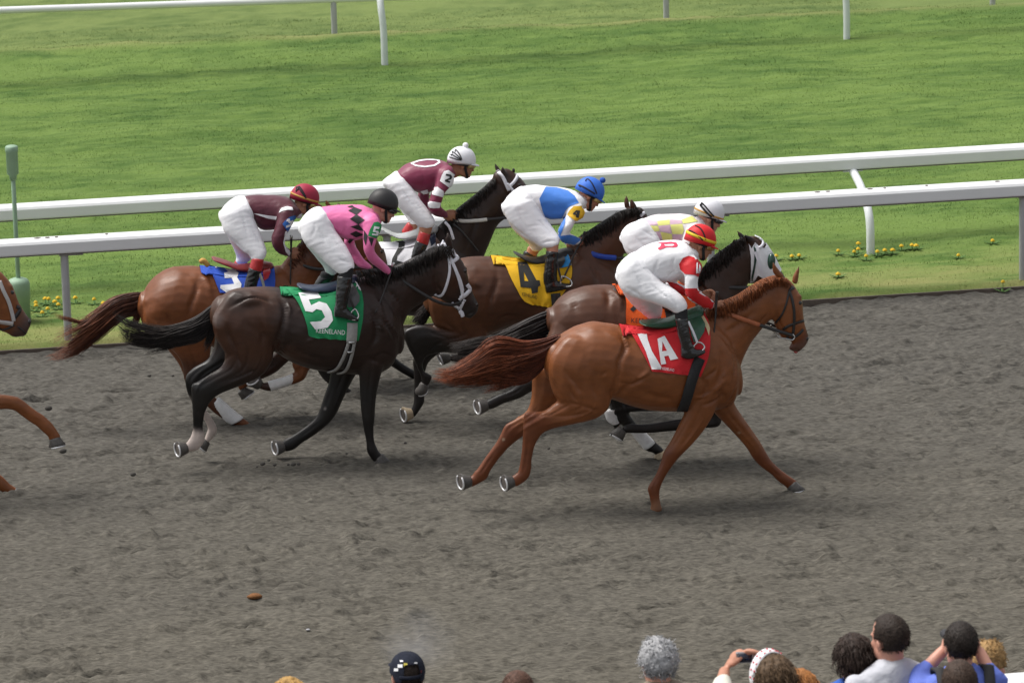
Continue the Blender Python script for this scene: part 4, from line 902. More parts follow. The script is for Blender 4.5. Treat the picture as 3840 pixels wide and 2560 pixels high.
# ------------------------------------------------------------------ black-brown horse, green cloth 5
DARK = dict(b=(.026, .013, .0095), r=(.060, .024, .012), d=(.016, .009, .007), k=(.009, .0075, .007), m=(.022, .016, .014), w=(.50, .42, .38), f=(.045, .019, .011))
L5 = 1.95
H5 = dict(pal=DARK, foot=(1425, 1733), mottle=.5,
 trunk=T(C2, [(525, 690, 475, 850, .12, 0, 'r'), (570, 668, 520, 900, .2, 0, 'r'), (640, 655, 620, 930, .26, 0, 'r'), (720, 650, 710, 940, .275, 0, 'r'), (800, 652, 790, 978, .275), (880, 660, 880, 1032, .28), (980, 668, 990, 1068, .295), (1080, 660, 1100, 1083, .295), (1170, 628, 1190, 1094, .28), (1240, 603, 1260, 1096, .26), (1310, 625, 1330, 1086, .24), (1380, 695, 1390, 1045, .2), (1420, 790, 1415, 990, .13)]),
 neck=T(C2, [(1240, 600, 1410, 960, .17), (1300, 582, 1446, 850, .125), (1370, 556, 1482, 775, .105), (1450, 522, 1540, 732, .092), (1540, 480, 1592, 700, .085), (1622, 447, 1640, 682, .085)]),
 head=T(C7, [(1520, 640, 1340, 830, .065, 0, 'f'), (1600, 700, 1330, 970, .085, 0, 'f'), (1660, 790, 1350, 1095, .10, 0, 'f'), (1713, 900, 1420, 1192, .092, 0, 'f'), (1733, 1010, 1510, 1245, .072), (1768, 1110, 1590, 1305, .06), (1808, 1200, 1650, 1355, .055, 0, 'm'), (1838, 1268, 1690, 1395, .052, 0, 'm'), (1822, 1335, 1715, 1405, .045, 0, 'm'), (1775, 1385, 1740, 1402, .03, 0, 'm')]),
 ears=[T(C7, [(1485, 690, 1575, 680, .024, -.05), (1480, 610, 1565, 600, .022, -.055), (1488, 550, 1540, 540, .015, -.06), (1502, 492, 1514, 490, .004, -.06)]), T(C7, [(1390, 660, 1445, 645, .02, .05, 'f'), (1378, 590, 1425, 590, .018, .055, 'f'), (1370, 545, 1395, 545, .01, .06, 'f'), (1372, 515, 1380, 515, .004, .06, 'f')])],
 legs=[
  dict(lat=-.15, st=T(C2, [(835, 750, 545, 690, .10, .03, 'r'), (832, 860, 475, 800, .115, 0, 'r'), (812, 935, 482, 895, .11, 0, 'r'), (790, 980, 515, 955, .10, 0, 'r'), (775, 1035, 535, 990, .088, 0, 'f'), (720, 1105, 520, 1052, .074), (620, 1152, 455, 1095, .06, 0, 'd'), (520, 1192, 400, 1130, .05, 0, 'k'), (470, 1228, 366, 1150, .047, 0, 'k'), (445, 1268, 366, 1220, .042, 0, 'k'), (430, 1312, 371, 1292, .034, 0, 'k'), (425, 1365, 373, 1362, .032, 0, 'k'), (432, 1400, 368, 1392, .035, 0, 'w'), (430, 1440, 360, 1415, .036, 0, 'w'), (398, 1480, 342, 1440, .034, 0, 'w'), (352, 1490, 334, 1450, .034, 0, 'w')]),
   hoof=(450+340/1.3636, 600+1472/1.3636, 450+297/1.3636, 600+1479/1.3636, .045, .060, (-.93, -.34, -.08))),
  dict(lat=.16, st=T(C2, [(800, 850, 500, 850, .10, -.03), (800, 910, 485, 890, .10, 0, 'd'), (700, 985, 475, 965, .09, 0, 'd'), (600, 1045, 445, 1020, .07, 0, 'k'), (500, 1105, 375, 1062, .055, 0, 'k'), (430, 1165, 334, 1110, .048, 0, 'k'), (400, 1215, 344, 1190, .04, 0, 'k'), (430, 1262, 385, 1272, .033, 0, 'w'), (465, 1310, 425, 1320, .032, 0, 'w'), (497, 1370, 448, 1370, .035, 0, 'w'), (482, 1412, 440, 1400, .033, 0, 'w'), (455, 1440, 430, 1430, .03, 0, 'w')]),
   hoof=(450+440/1.3636, 600+1440/1.3636, 450+415/1.3636, 600+1465/1.3636, .040, .052, (-.7, 0, -.7))),
  dict(lat=-.13, st=T(C2, [(1400, 800, 1230, 800, .07, .05), (1380, 920, 1190, 920, .085), (1357, 1010, 1200, 1020, .085), (1338, 1085, 1220, 1090, .07, 0, 'd'), (1317, 1170, 1225, 1170, .058, 0, 'k'), (1306, 1260, 1230, 1260, .048, 0, 'k'), (1304, 1310, 1236, 1315, .047, 0, 'k'), (1298, 1370, 1245, 1375, .036, 0, 'k'), (1300, 1430, 1258, 1435, .034, 0, 'k'), (1318, 1478, 1262, 1487, .038, 0, 'k'), (1338, 1505, 1280, 1520, .035, 0, 'k'), (1352, 1520, 1288, 1535, .037, 0, 'k')]),
   hoof=(450+1325/1.3636, 600+1520/1.3636, 450+1342/1.3636, 600+1545/1.3636, .046, .060, (0, 0, -1))),
  dict(lat=.14, st=T(C2, [(1330, 850, 1150, 850, .07, -.05), (1290, 950, 1110, 950, .085), (1240, 1040, 1080, 1050, .08, 0, 'd'), (1187, 1130, 1068, 1130, .06, 0, 'k'), (1142, 1220, 1043, 1205, .05, 0, 'k'), (1110, 1292, 1022, 1270, .047, 0, 'k'), (1070, 1345, 1000, 1315, .042, 0, 'k'), (1000, 1402, 950, 1360, .034, 0, 'k'), (930, 1447, 885, 1405, .033, 0, 'k'), (892, 1478, 845, 1425, .038, 0, 'k'), (850, 1490, 830, 1440, .034, 0, 'k')]),
   hoof=(450+835/1.3636, 600+1465/1.3636, 450+795/1.3636, 600+1470/1.3636, .045, .060, (-.93, -.34, -.08)))],
 lines=[(P(K3, [(210, 560), (290, 690), (330, 830), (360, 930)]), .022, -.009), (P(K3, [(200, 290), (330, 215), (480, 168), (640, 190), (720, 260)]), .022, -.007), (P(K3, [(860, 220), (890, 290), (880, 380)]), .02, .008), (P(K3, [(730, 760), (850, 695)]), .018, .007), (P(K3, [(1060, 640), (1160, 620)]), .02, .005), (P(K4, [(480, 530), (600, 680), (690, 790)]), .016, .007), (P(K4, [(600, 600), (720, 760), (760, 860)]), .016, .007), (P(K4, [(680, 560), (820, 760), (860, 890)]), .016, .007), (P(K4, [(540, 560), (650, 720), (720, 840)]), .014, -.006), (P(K4, [(640, 560), (770, 760), (810, 880)]), .014, -.006), (P(K4, [(560, 1070), (680, 1020), (780, 1050)]), .018, -.006),
   (P(C2, [(810, 690), (840, 760), (830, 850), (800, 940), (785, 990)]), .032, -.012), (P(C2, [(540, 830), (560, 900), (590, 960), (600, 1030)]), .03, -.010), (P(C2, [(600, 740), (680, 720), (740, 740)]), .045, .010), (P(C2, [(700, 800), (730, 880), (720, 960)]), .03, -.008), (P(C2, [(1240, 720), (1300, 800), (1310, 900), (1260, 980)]), .035, -.010), (P(C2, [(1290, 680), (1330, 760), (1350, 850)]), .03, .008),
   (P(C2, [(1350, 640), (1430, 740), (1440, 850)]), .03, -.007), (P(C2, [(1270, 1010), (1330, 1040)]), .025, -.010), (P(C7, [(1370, 900), (1380, 1050), (1480, 1150)]), .022, -.007), (P(C7, [(1640, 1130), (1700, 1080), (1750, 1080)]), .02, -.005), (P(C2, [(860, 940), (960, 1000), (1080, 1040)]), .05, -.008), (P(C2, [(800, 1010), (840, 960), (880, 930)]), .035, -.010), (P(C2, [(480, 1140), (600, 1110), (720, 1060)]), .02, -.006), (P(C2, [(400, 1240), (395, 1330)]), .012, -.005), (P(C7, [(1680, 870), (1720, 885)]), .02, .006), (P(C7, [(1700, 1385), (1760, 1350), (1800, 1350)]), .012, -.007)],
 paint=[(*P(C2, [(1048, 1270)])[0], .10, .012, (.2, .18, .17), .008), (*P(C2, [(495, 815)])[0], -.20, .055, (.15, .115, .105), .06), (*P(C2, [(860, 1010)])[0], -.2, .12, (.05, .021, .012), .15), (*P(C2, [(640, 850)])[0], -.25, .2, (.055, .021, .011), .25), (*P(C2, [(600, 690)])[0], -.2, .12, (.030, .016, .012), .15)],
 eye=P(C7, [(1690, 900)])[0], nostril=[(*P(C7, [(1818, 1268)])[0], .022)],
 tail=dict(mat=hairmat("black_tail_hair", (.016, .012, .012), .4, (.026, .020, .017)), n=420,
   core=T(C2, [(545, 690, 500, 790, .045), (490, 735, 455, 850, .06), (430, 775, 400, 890, .06), (350, 825, 330, 920, .05), (250, 860, 240, 930, .035), (150, 880, 150, 930, .02), (80, 880, 80, 910, .01)]),
   locks=[(P(C2, [(540, 690), (470, 740), (400, 795), (320, 835), (220, 858), (120, 845), (30, 815), (-40, 775)]), P(C2, [(495, 790), (450, 880), (400, 925), (320, 935), (220, 945), (130, 950), (50, 935), (-10, 890)]), .62, (.04, .07), dict(t_out=(.6, 1.0))),
     (P(C2, [(480, 800), (430, 870), (360, 900), (270, 915), (180, 930), (100, 960)]), P(C2, [(470, 850), (420, 920), (340, 940), (260, 960), (190, 980), (120, 1000)]), .12, (.03, .05), dict(t_out=(.7, 1.0), r0=.003)), (P(C2, [(480, 800), (460, 860), (440, 920), (430, 960)]), P(C2, [(500, 830), (480, 900), (460, 950), (440, 990)]), .06, (.02, .03), dict(t_out=(.7, 1.0), r0=.003)), (P(C2, [(480, 780), (360, 830), (240, 870), (120, 890), (10, 880)]), P(C2, [(470, 850), (350, 900), (240, 930), (120, 930), (0, 930)]), .30, (.05, .08), dict(t_out=(.5, 1.0)))]),
 mane=dict(mat=hairmat("black_mane_hair", (.013, .0105, .010), .4, (.026, .020, .017)), n=420, root=[p[:2] for p in P(C7, [(520, 900), (700, 880), (920, 870), (1060, 810), (1200, 735), (1340, 650), (1470, 630), (1560, 680)])], tip=[p[:2] for p in P(C7, [(600, 1100), (800, 1090), (960, 1020), (1100, 970), (1240, 930), (1360, 850), (1440, 780), (1560, 740)])], lat=(0, -.10), jit=8),
 bridle=[("brow_band", WEBW, .030, P(C7, [(1515, 810), (1570, 795), (1620, 750), (1625, 700), (1598, 690)])), ("crown_piece", WEBW, .030, P(C7, [(1400, 635), (1440, 630), (1480, 660), (1520, 740)])), ("cheek_strap", WEBW, .026, P(C7, [(1520, 730), (1580, 860), (1625, 980), (1650, 1080), (1665, 1170), (1630, 1210)])), ("cheek_strap", WEBW, .018, P(C7, [(1545, 800), (1610, 920), (1650, 1020), (1672, 1120)])),
   ("throat_lash", WEBW, .022, P(C7, [(1520, 760), (1530, 900), (1500, 1040), (1460, 1140), (1420, 1170), (1370, 1150)])), ("noseband", WEBW, .034, P(C7, [(1640, 1190), (1690, 1160), (1740, 1110), (1772, 1070)])), ("chin_strap", WEBW, .024, P(C7, [(1540, 1285), (1585, 1335), (1630, 1325), (1660, 1260), (1690, 1205)])), ("bit_strap", LEATHER, .018, P(C7, [(1545, 1258), (1620, 1235), (1690, 1225)]))],
 reins=[("rein", LEATHER, .011, [(*q, a) for q, a in zip([p[:2] for p in P(C7, [(940, 950), (1080, 1040), (1250, 1150), (1400, 1230), (1540, 1262), (1650, 1240)])], (-.06, -.10, -.13, -.13, -.11, -.08))]), ("tongue_tie", WEBW, .014, [(*q, -.05) for q in [p[:2] for p in P(C7, [(1640, 1330), (1660, 1350), (1670, 1385)])]])])
horse("dark_horse", "nearly black horse with green saddle cloth and white webbing bridle, nearest of the rear group", L5, H5)
GRN = M("green_cloth", (.006, .245, .085), .75, .1, 8, .15, 90)
_t5 = lambda o, h=(): (P(C5, o), [P(C5, q) for q in h], NUMW)
cloth(H5, P(C2, [(830, 650), (900, 720), (940, 800), (958, 860), (966, 895), (1000, 908)]), P(C2, [(1200, 612), (1236, 680), (1242, 780), (1232, 860), (1218, 922)]), GRN, marks=[_t5([(708, 1250), (855, 1240), (888, 1290), (790, 1304), (808, 1348), (870, 1318), (930, 1335), (968, 1395), (980, 1465), (938, 1522), (840, 1537), (798, 1480), (885, 1472), (918, 1440), (892, 1388), (850, 1378), (818, 1402), (763, 1393)])], seed=2)
_c = H5['cloth']; obj("lettering", text_mark(_c, "KEENELAND", P(C2, [(1000, 882)])[0], (150/1.3636, 12/1.3636), (2/1.3636, -34/1.3636), NUMW, L5), NUMW, H5['cloth_o'])
NAVY = M("navy_leather", (.018, .03, .06), .35, .2, 30, coat=.2)
saddle(H5, T(C5, [(725, 1182, 735, 1215, .11), (800, 1195, 810, 1235, .115), (900, 1185, 910, 1245, .11), (1000, 1160, 1010, 1250, .10), (1080, 1120, 1090, 1220, .09), (1140, 1110, 1160, 1180, .08)]),
  P(C7, [(470, 1020), (530, 1090), (565, 1170), (560, 1230), (520, 1280), (440, 1290), (430, 1150)]), NAVY, M("grey_saddle_leather", (.07, .07, .07), .35, .2, 30, coat=.2),
  girth=(P(K4, [(315, 660), (312, 760), (302, 880)]), .085), girm=M("grey_girth", (.33, .33, .32), .6, .15, 50),
  leather=(P(C7, [(450, 1130, -.30), (480, 1230, -.31), (510, 1310, -.31)]), .010, LEATHER), iron=P(C7, [(510, 1310, -.31), (480, 1340, -.31), (470, 1400, -.32), (510, 1425, -.33), (555, 1390, -.32), (530, 1320, -.31), (508, 1306, -.31)]),
  pad=(P(C7, [(480, 985), (520, 985), (565, 1050), (580, 1110), (570, 1100), (540, 1040), (500, 1005)]), NUMW))
for q_ in ([(275, 870), (240, 980), (195, 1090), (130, 1195), (35, 1228)], [(340, 870), (315, 1000), (285, 1110), (235, 1215), (150, 1245)]): obj2("girth_strap", strap(H5['tree'], P(K4, q_), .026, L5, .005, off=.018, both=False), M("grey_girth"), H5['root'], L5)
for q_ in ([(268, 885), (340, 885)], [(255, 995), (310, 995)]): obj("girth_buckle", strap(H5['tree'], P(K4, q_), .016, L5, .007, off=.024, both=False), METAL, H5['root'])
obj("girth_strap", strap(H5['tree'], P(K4, [(285, 900), (265, 1010), (240, 1090), (190, 1190)]), .030, L5, .003, off=.016, both=False), LEATHER, H5['root'])
PINK = M("pink_silk", (.80, .17, .40), .5, .05, 30, .1, 26, sheen=.15); BLK = M("black_silk", (.014, .013, .014), .6, .1, 30)
HBLK = M("black_helmet", (.022, .021, .022), .55, .08, 40)
_m = lambda o, mm: (P(C5, o), [], mm)
J5 = dict(foot=(1310, 1250), look=(-24, 8), head=P(C5, [(1372, 570)])[0], neck=P(C5, [(1305, 650)])[0], seed=2, skin=M("skin_pale", (.56, .28, .20), .5, .08, 40), glove=M("black_glove", (.014, .014, .014), .8),
 pelvis=T(C5, [(960, 640, 985, 745, .14), (890, 580, 960, 770, .155), (825, 590, 880, 830, .17), (765, 640, 800, 850, .17), (728, 690, 750, 810, .13)]),
 leg_n=T(C5, [(930, 620, 718, 730, .10, -.08), (990, 745, 745, 845, .10, -.12), (1055, 835, 825, 925, .095, -.16), (1105, 920, 905, 1000, .083, -.20), (1145, 1000, 965, 1052, .073, -.23), (1150, 1042, 1005, 1085, .063, -.245), (1135, 1070, 1028, 1100, .056, -.25)]),
 leg_f=T(C5, [(880, 640, 722, 730, .10, .08), (905, 800, 752, 850, .10, .12), (960, 905, 832, 960, .09, .17), (1005, 990, 900, 1040, .075, .2), (1015, 1055, 918, 1080, .063, .21), (1005, 1100, 932, 1100, .056, .22)]),
 torso=T(C5, [(888, 582, 975, 748, .135), (960, 570, 1015, 795, .15), (1050, 564, 1095, 835, .165), (1140, 562, 1190, 825, .18), (1220, 568, 1265, 775, .19), (1285, 600, 1315, 720, .15), (1328, 640, 1338, 700, .085)]),
 arm_n=T(C5, [(1195, 690, 1330, 650, .07, -.15), (1212, 750, 1355, 720, .065, -.19), (1215, 820, 1330, 810, .058, -.22), (1218, 880, 1310, 870, .053, -.235), (1228, 940, 1305, 905, .05, -.235), (1268, 1008, 1325, 950, .047, -.20), (1340, 1062, 1390, 1018, .042, -.13), (1410, 1112, 1438, 1072, .037, -.08)]),
 arm_f=T(C5, [(1180, 700, 1280, 680, .07, .14), (1070, 820, 1160, 790, .06, .19), (1085, 900, 1150, 860, .055, .2), (1125, 985, 1185, 930, .05, .18), (1190, 1052, 1230, 995, .045, .13), (1270, 1068, 1285, 1035, .038, .08)]),
 hands=[(*P(C5, [(1440, 1102)])[0], -.06, -32), (*P(C5, [(1330, 1055)])[0], .07, -15)],
 folds=[(P(C5, [(850, 700), (900, 800), (930, 880)]), .012, -.006), (P(C5, [(960, 800), (1040, 900), (1100, 980)]), .012, -.005), (P(C5, [(740, 850), (830, 930), (930, 1010)]), .014, -.008), (P(C5, [(1000, 960), (1060, 1000), (1140, 1010)]), .010, -.006), (P(C5, [(820, 640), (840, 740), (800, 830)]), .012, -.005)],
 sfolds=[(P(C5, [(1040, 820), (1080, 740), (1060, 660)]), .012, -.005), (P(C5, [(1150, 800), (1180, 720)]), .012, -.005)],
 silk=PINK, marks=[_m([(1098, 605), (1150, 580), (1210, 603), (1162, 640)], BLK), _m([(1112, 672), (1165, 635), (1230, 680), (1180, 716)], BLK), _m([(1116, 732), (1182, 714), (1225, 765), (1190, 762)], BLK), _m([(1112, 788), (1160, 765), (1222, 795), (1160, 815)], BLK), _m([(1090, 575), (1130, 565), (1150, 580), (1120, 585)], BLK), _m([(1225, 760), (1252, 800), (1236, 878), (1220, 830)], BLK), _m([(1255, 812), (1300, 825), (1282, 885)], BLK), _m([(1095, 850), (1110, 825), (1145, 830), (1110, 865)], BLK)],
 collar=PINK, band=(P(C5, [(1300, 700), (1330, 694), (1362, 720), (1350, 770), (1325, 825), (1255, 805), (1270, 755)]), M("green_armband", (.012, .24, .07), .7), [(P(C5, [(1303, 728), (1345, 735), (1338, 752), (1315, 748), (1310, 762), (1335, 765), (1340, 785), (1328, 803), (1285, 798), (1288, 785), (1318, 788), (1320, 778), (1292, 772)]), [])], NUMW),
 boots=[([T(C7, [(352, 868, 508, 850, .056, -.25), (345, 910, 500, 900, .054, -.255), (340, 965, 492, 965, .053, -.26)])], SOCK, "sock"),
  ([T(C7, [(328, 955, 494, 960, .056, -.26), (316, 1080, 472, 1085, .055, -.275), (308, 1190, 448, 1195, .05, -.285), (302, 1280, 436, 1270, .048, -.29), (300, 1320, 430, 1320, .045, -.29)]), T(C7, [(306, 1265, 296, 1392, .04, -.29), (390, 1270, 385, 1405, .043, -.295), (465, 1330, 455, 1428, .042, -.30), (535, 1385, 540, 1442, .03, -.305)])], BOOT, "boot"),
  ([T(C5, [(888, 1085, 1000, 1102, .054, .22), (868, 1130, 980, 1145, .052, .23)])], SOCK, "sock"),
  ([T(C5, [(872, 1115, 985, 1135, .055, .23), (830, 1190, 935, 1200, .05, .24), (800, 1290, 890, 1300, .048, .25)]), T(C5, [(790, 1290, 780, 1360, .04, .25), (880, 1300, 870, 1360, .04, .25)])], BOOT, "boot")],
 hm=(HBLK, None, None))
jockey("person", "jockey in pink silks with black diamonds, wearing a plain black helmet", L5, J5)
whip("thin whip pointing down from the black glove of the pink jockey", P(C7, [(930, 820, -.10), (905, 900, -.10), (860, 1030, -.14), (800, 1200, -.18), (735, 1345, -.22)]), [LEATHER, METAL], L5)
# ------------------------------------------------------------------ red bay horse, blue cloth 3
BAY = dict(b=(.175, .056, .018), r=(.20, .066, .021), d=(.085, .028, .012), k=(.05, .020, .012), m=(.11, .05, .03), f=(.12, .036, .012), w=(.5, .45, .4))
L3 = 3.45
H3 = dict(pal=BAY, foot=(940, 1625), mottle=.35,
 trunk=T(C8, [(862, 382, 836, 560, .12), (900, 322, 868, 660, .2), (975, 250, 955, 690, .26), (1075, 203, 1065, 730, .275), (1180, 190, 1180, 745, .275), (1300, 198, 1300, 765, .28), (1440, 222, 1440, 800, .29), (1590, 230, 1590, 812, .29), (1740, 212, 1740, 805, .275), (1870, 190, 1880, 790, .25), (1990, 260, 2000, 740, .22), (2090, 400, 2095, 660, .14)]),
 neck=[(1050, 1000, 1170, 1215, .17), (1085, 958, 1195, 1110, .125), (1130, 908, 1225, 1040, .1, 0, 'd'), (1170, 860, 1258, 990, .09, 0, 'f'), (1210, 812, 1275, 955, .085, 0, 'f'), (1240, 785, 1290, 930, .08, 0, 'f')],
 head=[(1255, 770, 1235, 850, .065, 0, 'f'), (1310, 785, 1250, 920, .085, 0, 'f'), (1360, 825, 1275, 975, .098, 0, 'f'), (1398, 865, 1310, 1010, .09, 0, 'f'), (1420, 905, 1350, 1025, .07, 0, 'f'), (1440, 945, 1380, 1035, .06, 0, 'm'), (1453, 985, 1400, 1045, .055, 0, 'm'), (1450, 1015, 1415, 1050, .045, 0, 'm')],
 ears=[[(1235, 798, 1258, 785, .02, -.05, 'r'), (1222, 772, 1242, 766, .016, -.055, 'r'), (1219, 750, 1224, 748, .004, -.06, 'r')], [(1270, 788, 1292, 780, .02, .05, 'k'), (1262, 770, 1277, 766, .014, .055, 'k'), (1264, 760, 1268, 760, .004, .06, 'k')]],
 legs=[
  dict(lat=-.15, st=T(C8, [(1300, 480, 860, 440, .10, .03), (1352, 620, 858, 600, .115), (1362, 740, 945, 712, .11), (1352, 830, 1075, 815, .095), (1342, 920, 1140, 908, .075, 0, 'd'), (1322, 1000, 1152, 1000, .06, 0, 'd'), (1325, 1070, 1178, 1082, .052, 0, 'd'), (1352, 1120, 1225, 1152, .047, 0, 'd'), (1398, 1165, 1310, 1210, .038, 0, 'd'), (1470, 1228, 1402, 1288, .034, 0, 'd'), (1560, 1290, 1500, 1348, .034, 0, 'd'), (1612, 1320, 1552, 1368, .037), (1640, 1345, 1582, 1405, .034), (1652, 1370, 1596, 1418, .036)]), wrap=T(C8, [(1415, 1155, 1348, 1213, .037), (1470, 1200, 1402, 1275, .041), (1532, 1255, 1460, 1330, .041), (1594, 1302, 1500, 1354, .044)]),
   hoof=(*P(C8, [(1628, 1392)])[0], *P(C8, [(1655, 1428)])[0], .044, .058, (.1, 0, -1))),
  dict(lat=.16, st=T(C8, [(1250, 640, 900, 620, .10), (1280, 780, 1000, 760, .10), (1270, 900, 1110, 900, .075), (1280, 1000, 1160, 1010, .055, 0, 'd'), (1298, 1090, 1200, 1100, .046, 0, 'k'), (1300, 1180, 1238, 1190, .034, 0, 'k'), (1290, 1300, 1238, 1300, .033, 0, 'k'), (1290, 1350, 1236, 1360, .036, 0, 'k'), (1296, 1390, 1246, 1400, .034, 0, 'k')])),
  dict(lat=-.13, st=T(C2, [(1100, 850, 950, 800, .08), (1060, 950, 900, 900, .08), (1012, 1020, 880, 1000, .062), (968, 1070, 882, 1058, .052), (952, 1108, 888, 1065, .048), (925, 1132, 888, 1088, .042), (850, 1157, 828, 1115, .034), (780, 1180, 758, 1135, .034, 0, 'k'), (745, 1178, 730, 1137, .036, 0, 'k'), (715, 1168, 712, 1130, .033, 0, 'k')]), wrap=T(C2, [(905, 1136, 888, 1090, .037), (850, 1158, 832, 1110, .040), (775, 1182, 755, 1130, .042)]),
   hoof=(*P(C2, [(712, 1150)])[0], *P(C2, [(682, 1128)])[0], .044, .058, (-.45, -.35, .82))),
  dict(lat=.14, st=T(C2, [(1060, 850, 930, 820, .08), (960, 950, 850, 930, .075), (860, 1030, 765, 1010, .055, 0, 'k'), (790, 1090, 720, 1040, .048, 0, 'k'), (700, 1130, 680, 1080, .036, 0, 'k'), (632, 1170, 605, 1130, .036), (628, 1185, 600, 1150, .033)]), hoof=(*P(C2, [(622, 1178)])[0], *P(C2, [(655, 1203)])[0], .044, .058, (.55, -.2, -.8)))],
 lines=[(P(C8, [(1230, 270), (1250, 360), (1210, 470), (1190, 560)]), .032, -.010), (P(C8, [(1010, 520), (1060, 600), (1110, 680)]), .03, -.009), (P(C8, [(1290, 240), (1330, 330), (1370, 430)]), .04, .010), (P(C8, [(870, 560), (910, 630), (980, 660)]), .03, -.007)],
 eye=(1372, 868), nostril=[(1430, 945, .022)],
 tail=dict(mat=hairmat("bay_tail_hair", (.050, .017, .011), .4, (.17, .055, .024)), n=420,
   core=T(C8, [(880, 390, 840, 480, .045), (800, 400, 790, 510, .055), (700, 430, 690, 540, .055), (600, 490, 600, 590, .05), (500, 570, 500, 660, .045), (400, 650, 400, 730, .03), (310, 740, 320, 790, .015)]),
   locks=[(P(C8, [(870, 385), (780, 388), (690, 408), (600, 450), (500, 530), (400, 600), (280, 660), (120, 740)]), P(C8, [(842, 480), (800, 550), (720, 570), (620, 640), (520, 720), (430, 790), (360, 840), (270, 880)]), .6, (.04, .08), dict(t_out=(.6, 1.0))),
     (P(C8, [(700, 430), (560, 500), (420, 590), (300, 570), (170, 535)]), P(C8, [(700, 450), (560, 530), (420, 610), (300, 590), (180, 550)]), .05, (.02, .03), dict(t_out=(.8, 1.0), r0=.0028)), (P(C8, [(600, 560), (500, 660), (380, 740), (250, 810), (130, 860)]), P(C8, [(640, 620), (560, 700), (440, 790), (340, 850), (160, 890)]), .14, (.04, .08), dict(t_out=(.6, 1.0), r0=.003)), (P(C8, [(830, 440), (800, 520), (780, 580), (760, 620)]), P(C8, [(845, 500), (835, 560), (820, 600), (800, 640)]), .08, (.03, .03), dict(r0=.003))]),
 mane=dict(mat=hairmat("bay_mane_hair", (.10, .03, .013), .5), n=220, root=[(1070, 985), (1110, 930), (1150, 880), (1200, 820), (1240, 785)], tip=[(1110, 1040), (1150, 985), (1190, 930), (1235, 880), (1270, 830)], lat=(0, -.09), jit=6),
 bridle=[("cheek_strap", WEBW, .030, [(1300, 800), (1315, 880), (1335, 950), (1350, 1000)]), ("noseband", BROWNL, .022, [(1345, 1000), (1380, 960), (1408, 905)]), ("brow_band", LEATHER, .018, [(1290, 815), (1320, 800), (1340, 800)])],
 reins=[("rein", LEATHER, .011, [(1095, 970, -.06), (1150, 1000, -.11), (1215, 1010, -.13), (1300, 1005, -.11), (1375, 1000, -.07)])])
horse("bay_horse", "red bay horse with blue saddle cloth and white leg bandages, leftmost of the group", L3, H3)
BLU = M("blue_cloth", (.022, .085, .50), .75, .1, 8, .15, 90)
cloth(H3, P(C8, [(1288, 132), (1340, 205), (1375, 290), (1418, 392)]), P(C8, [(1780, 140), (1815, 200), (1826, 280), (1820, 400)]), BLU, marks=[(P(C5, [(30, 1015), (95, 1000), (140, 1035), (160, 1062), (205, 1060), (240, 1095), (228, 1130), (262, 1180), (256, 1225), (150, 1252), (95, 1215), (98, 1190), (205, 1180), (185, 1132), (130, 1135), (125, 1095), (160, 1085), (115, 1045), (60, 1055)]), [], NUMW)], seed=3)
OXB = M("oxblood_leather", (.20, .02, .018), .4, .2, 30, coat=.2)
saddle(H3, T(C5, [(55, 975, 60, 1000, .11), (140, 1000, 150, 1035, .115), (230, 1030, 240, 1070, .11), (320, 1020, 330, 1090, .10), (420, 1000, 430, 1090, .09), (480, 1010, 490, 1070, .08)]), P(C5, [(430, 1040), (480, 1040), (492, 1090), (470, 1140), (435, 1160)]), OXB, M("red_flap", (.42, .012, .02), .4, .2, 30, coat=.2),
  leather=(P(C5, [(400, 1090, -.30), (425, 1150, -.31), (440, 1210, -.31)]), .012, M("pale_leather", (.42, .42, .38), .6)))
obj("fleece_roll", tube([pt(x, y, L3-.16) for x, y in P(C8, [(1280, 160), (1300, 150), (1330, 185)])], .022, 10, sub=3), M("tan_fleece", (.55, .32, .09), .9), H3['root'])
MAR = M("maroon_silk", (.085, .008, .022), .45, .08, 30, .1, 26, sheen=.15); HMAR = M("maroon_helmet_cover", (.34, .012, .045), .6, .05, 20); GOLD = M("gold_band", (.55, .29, .06), .6)
REDB = M("red_boot_top", (.47, .022, .025), .35, .15, 30, coat=.25)
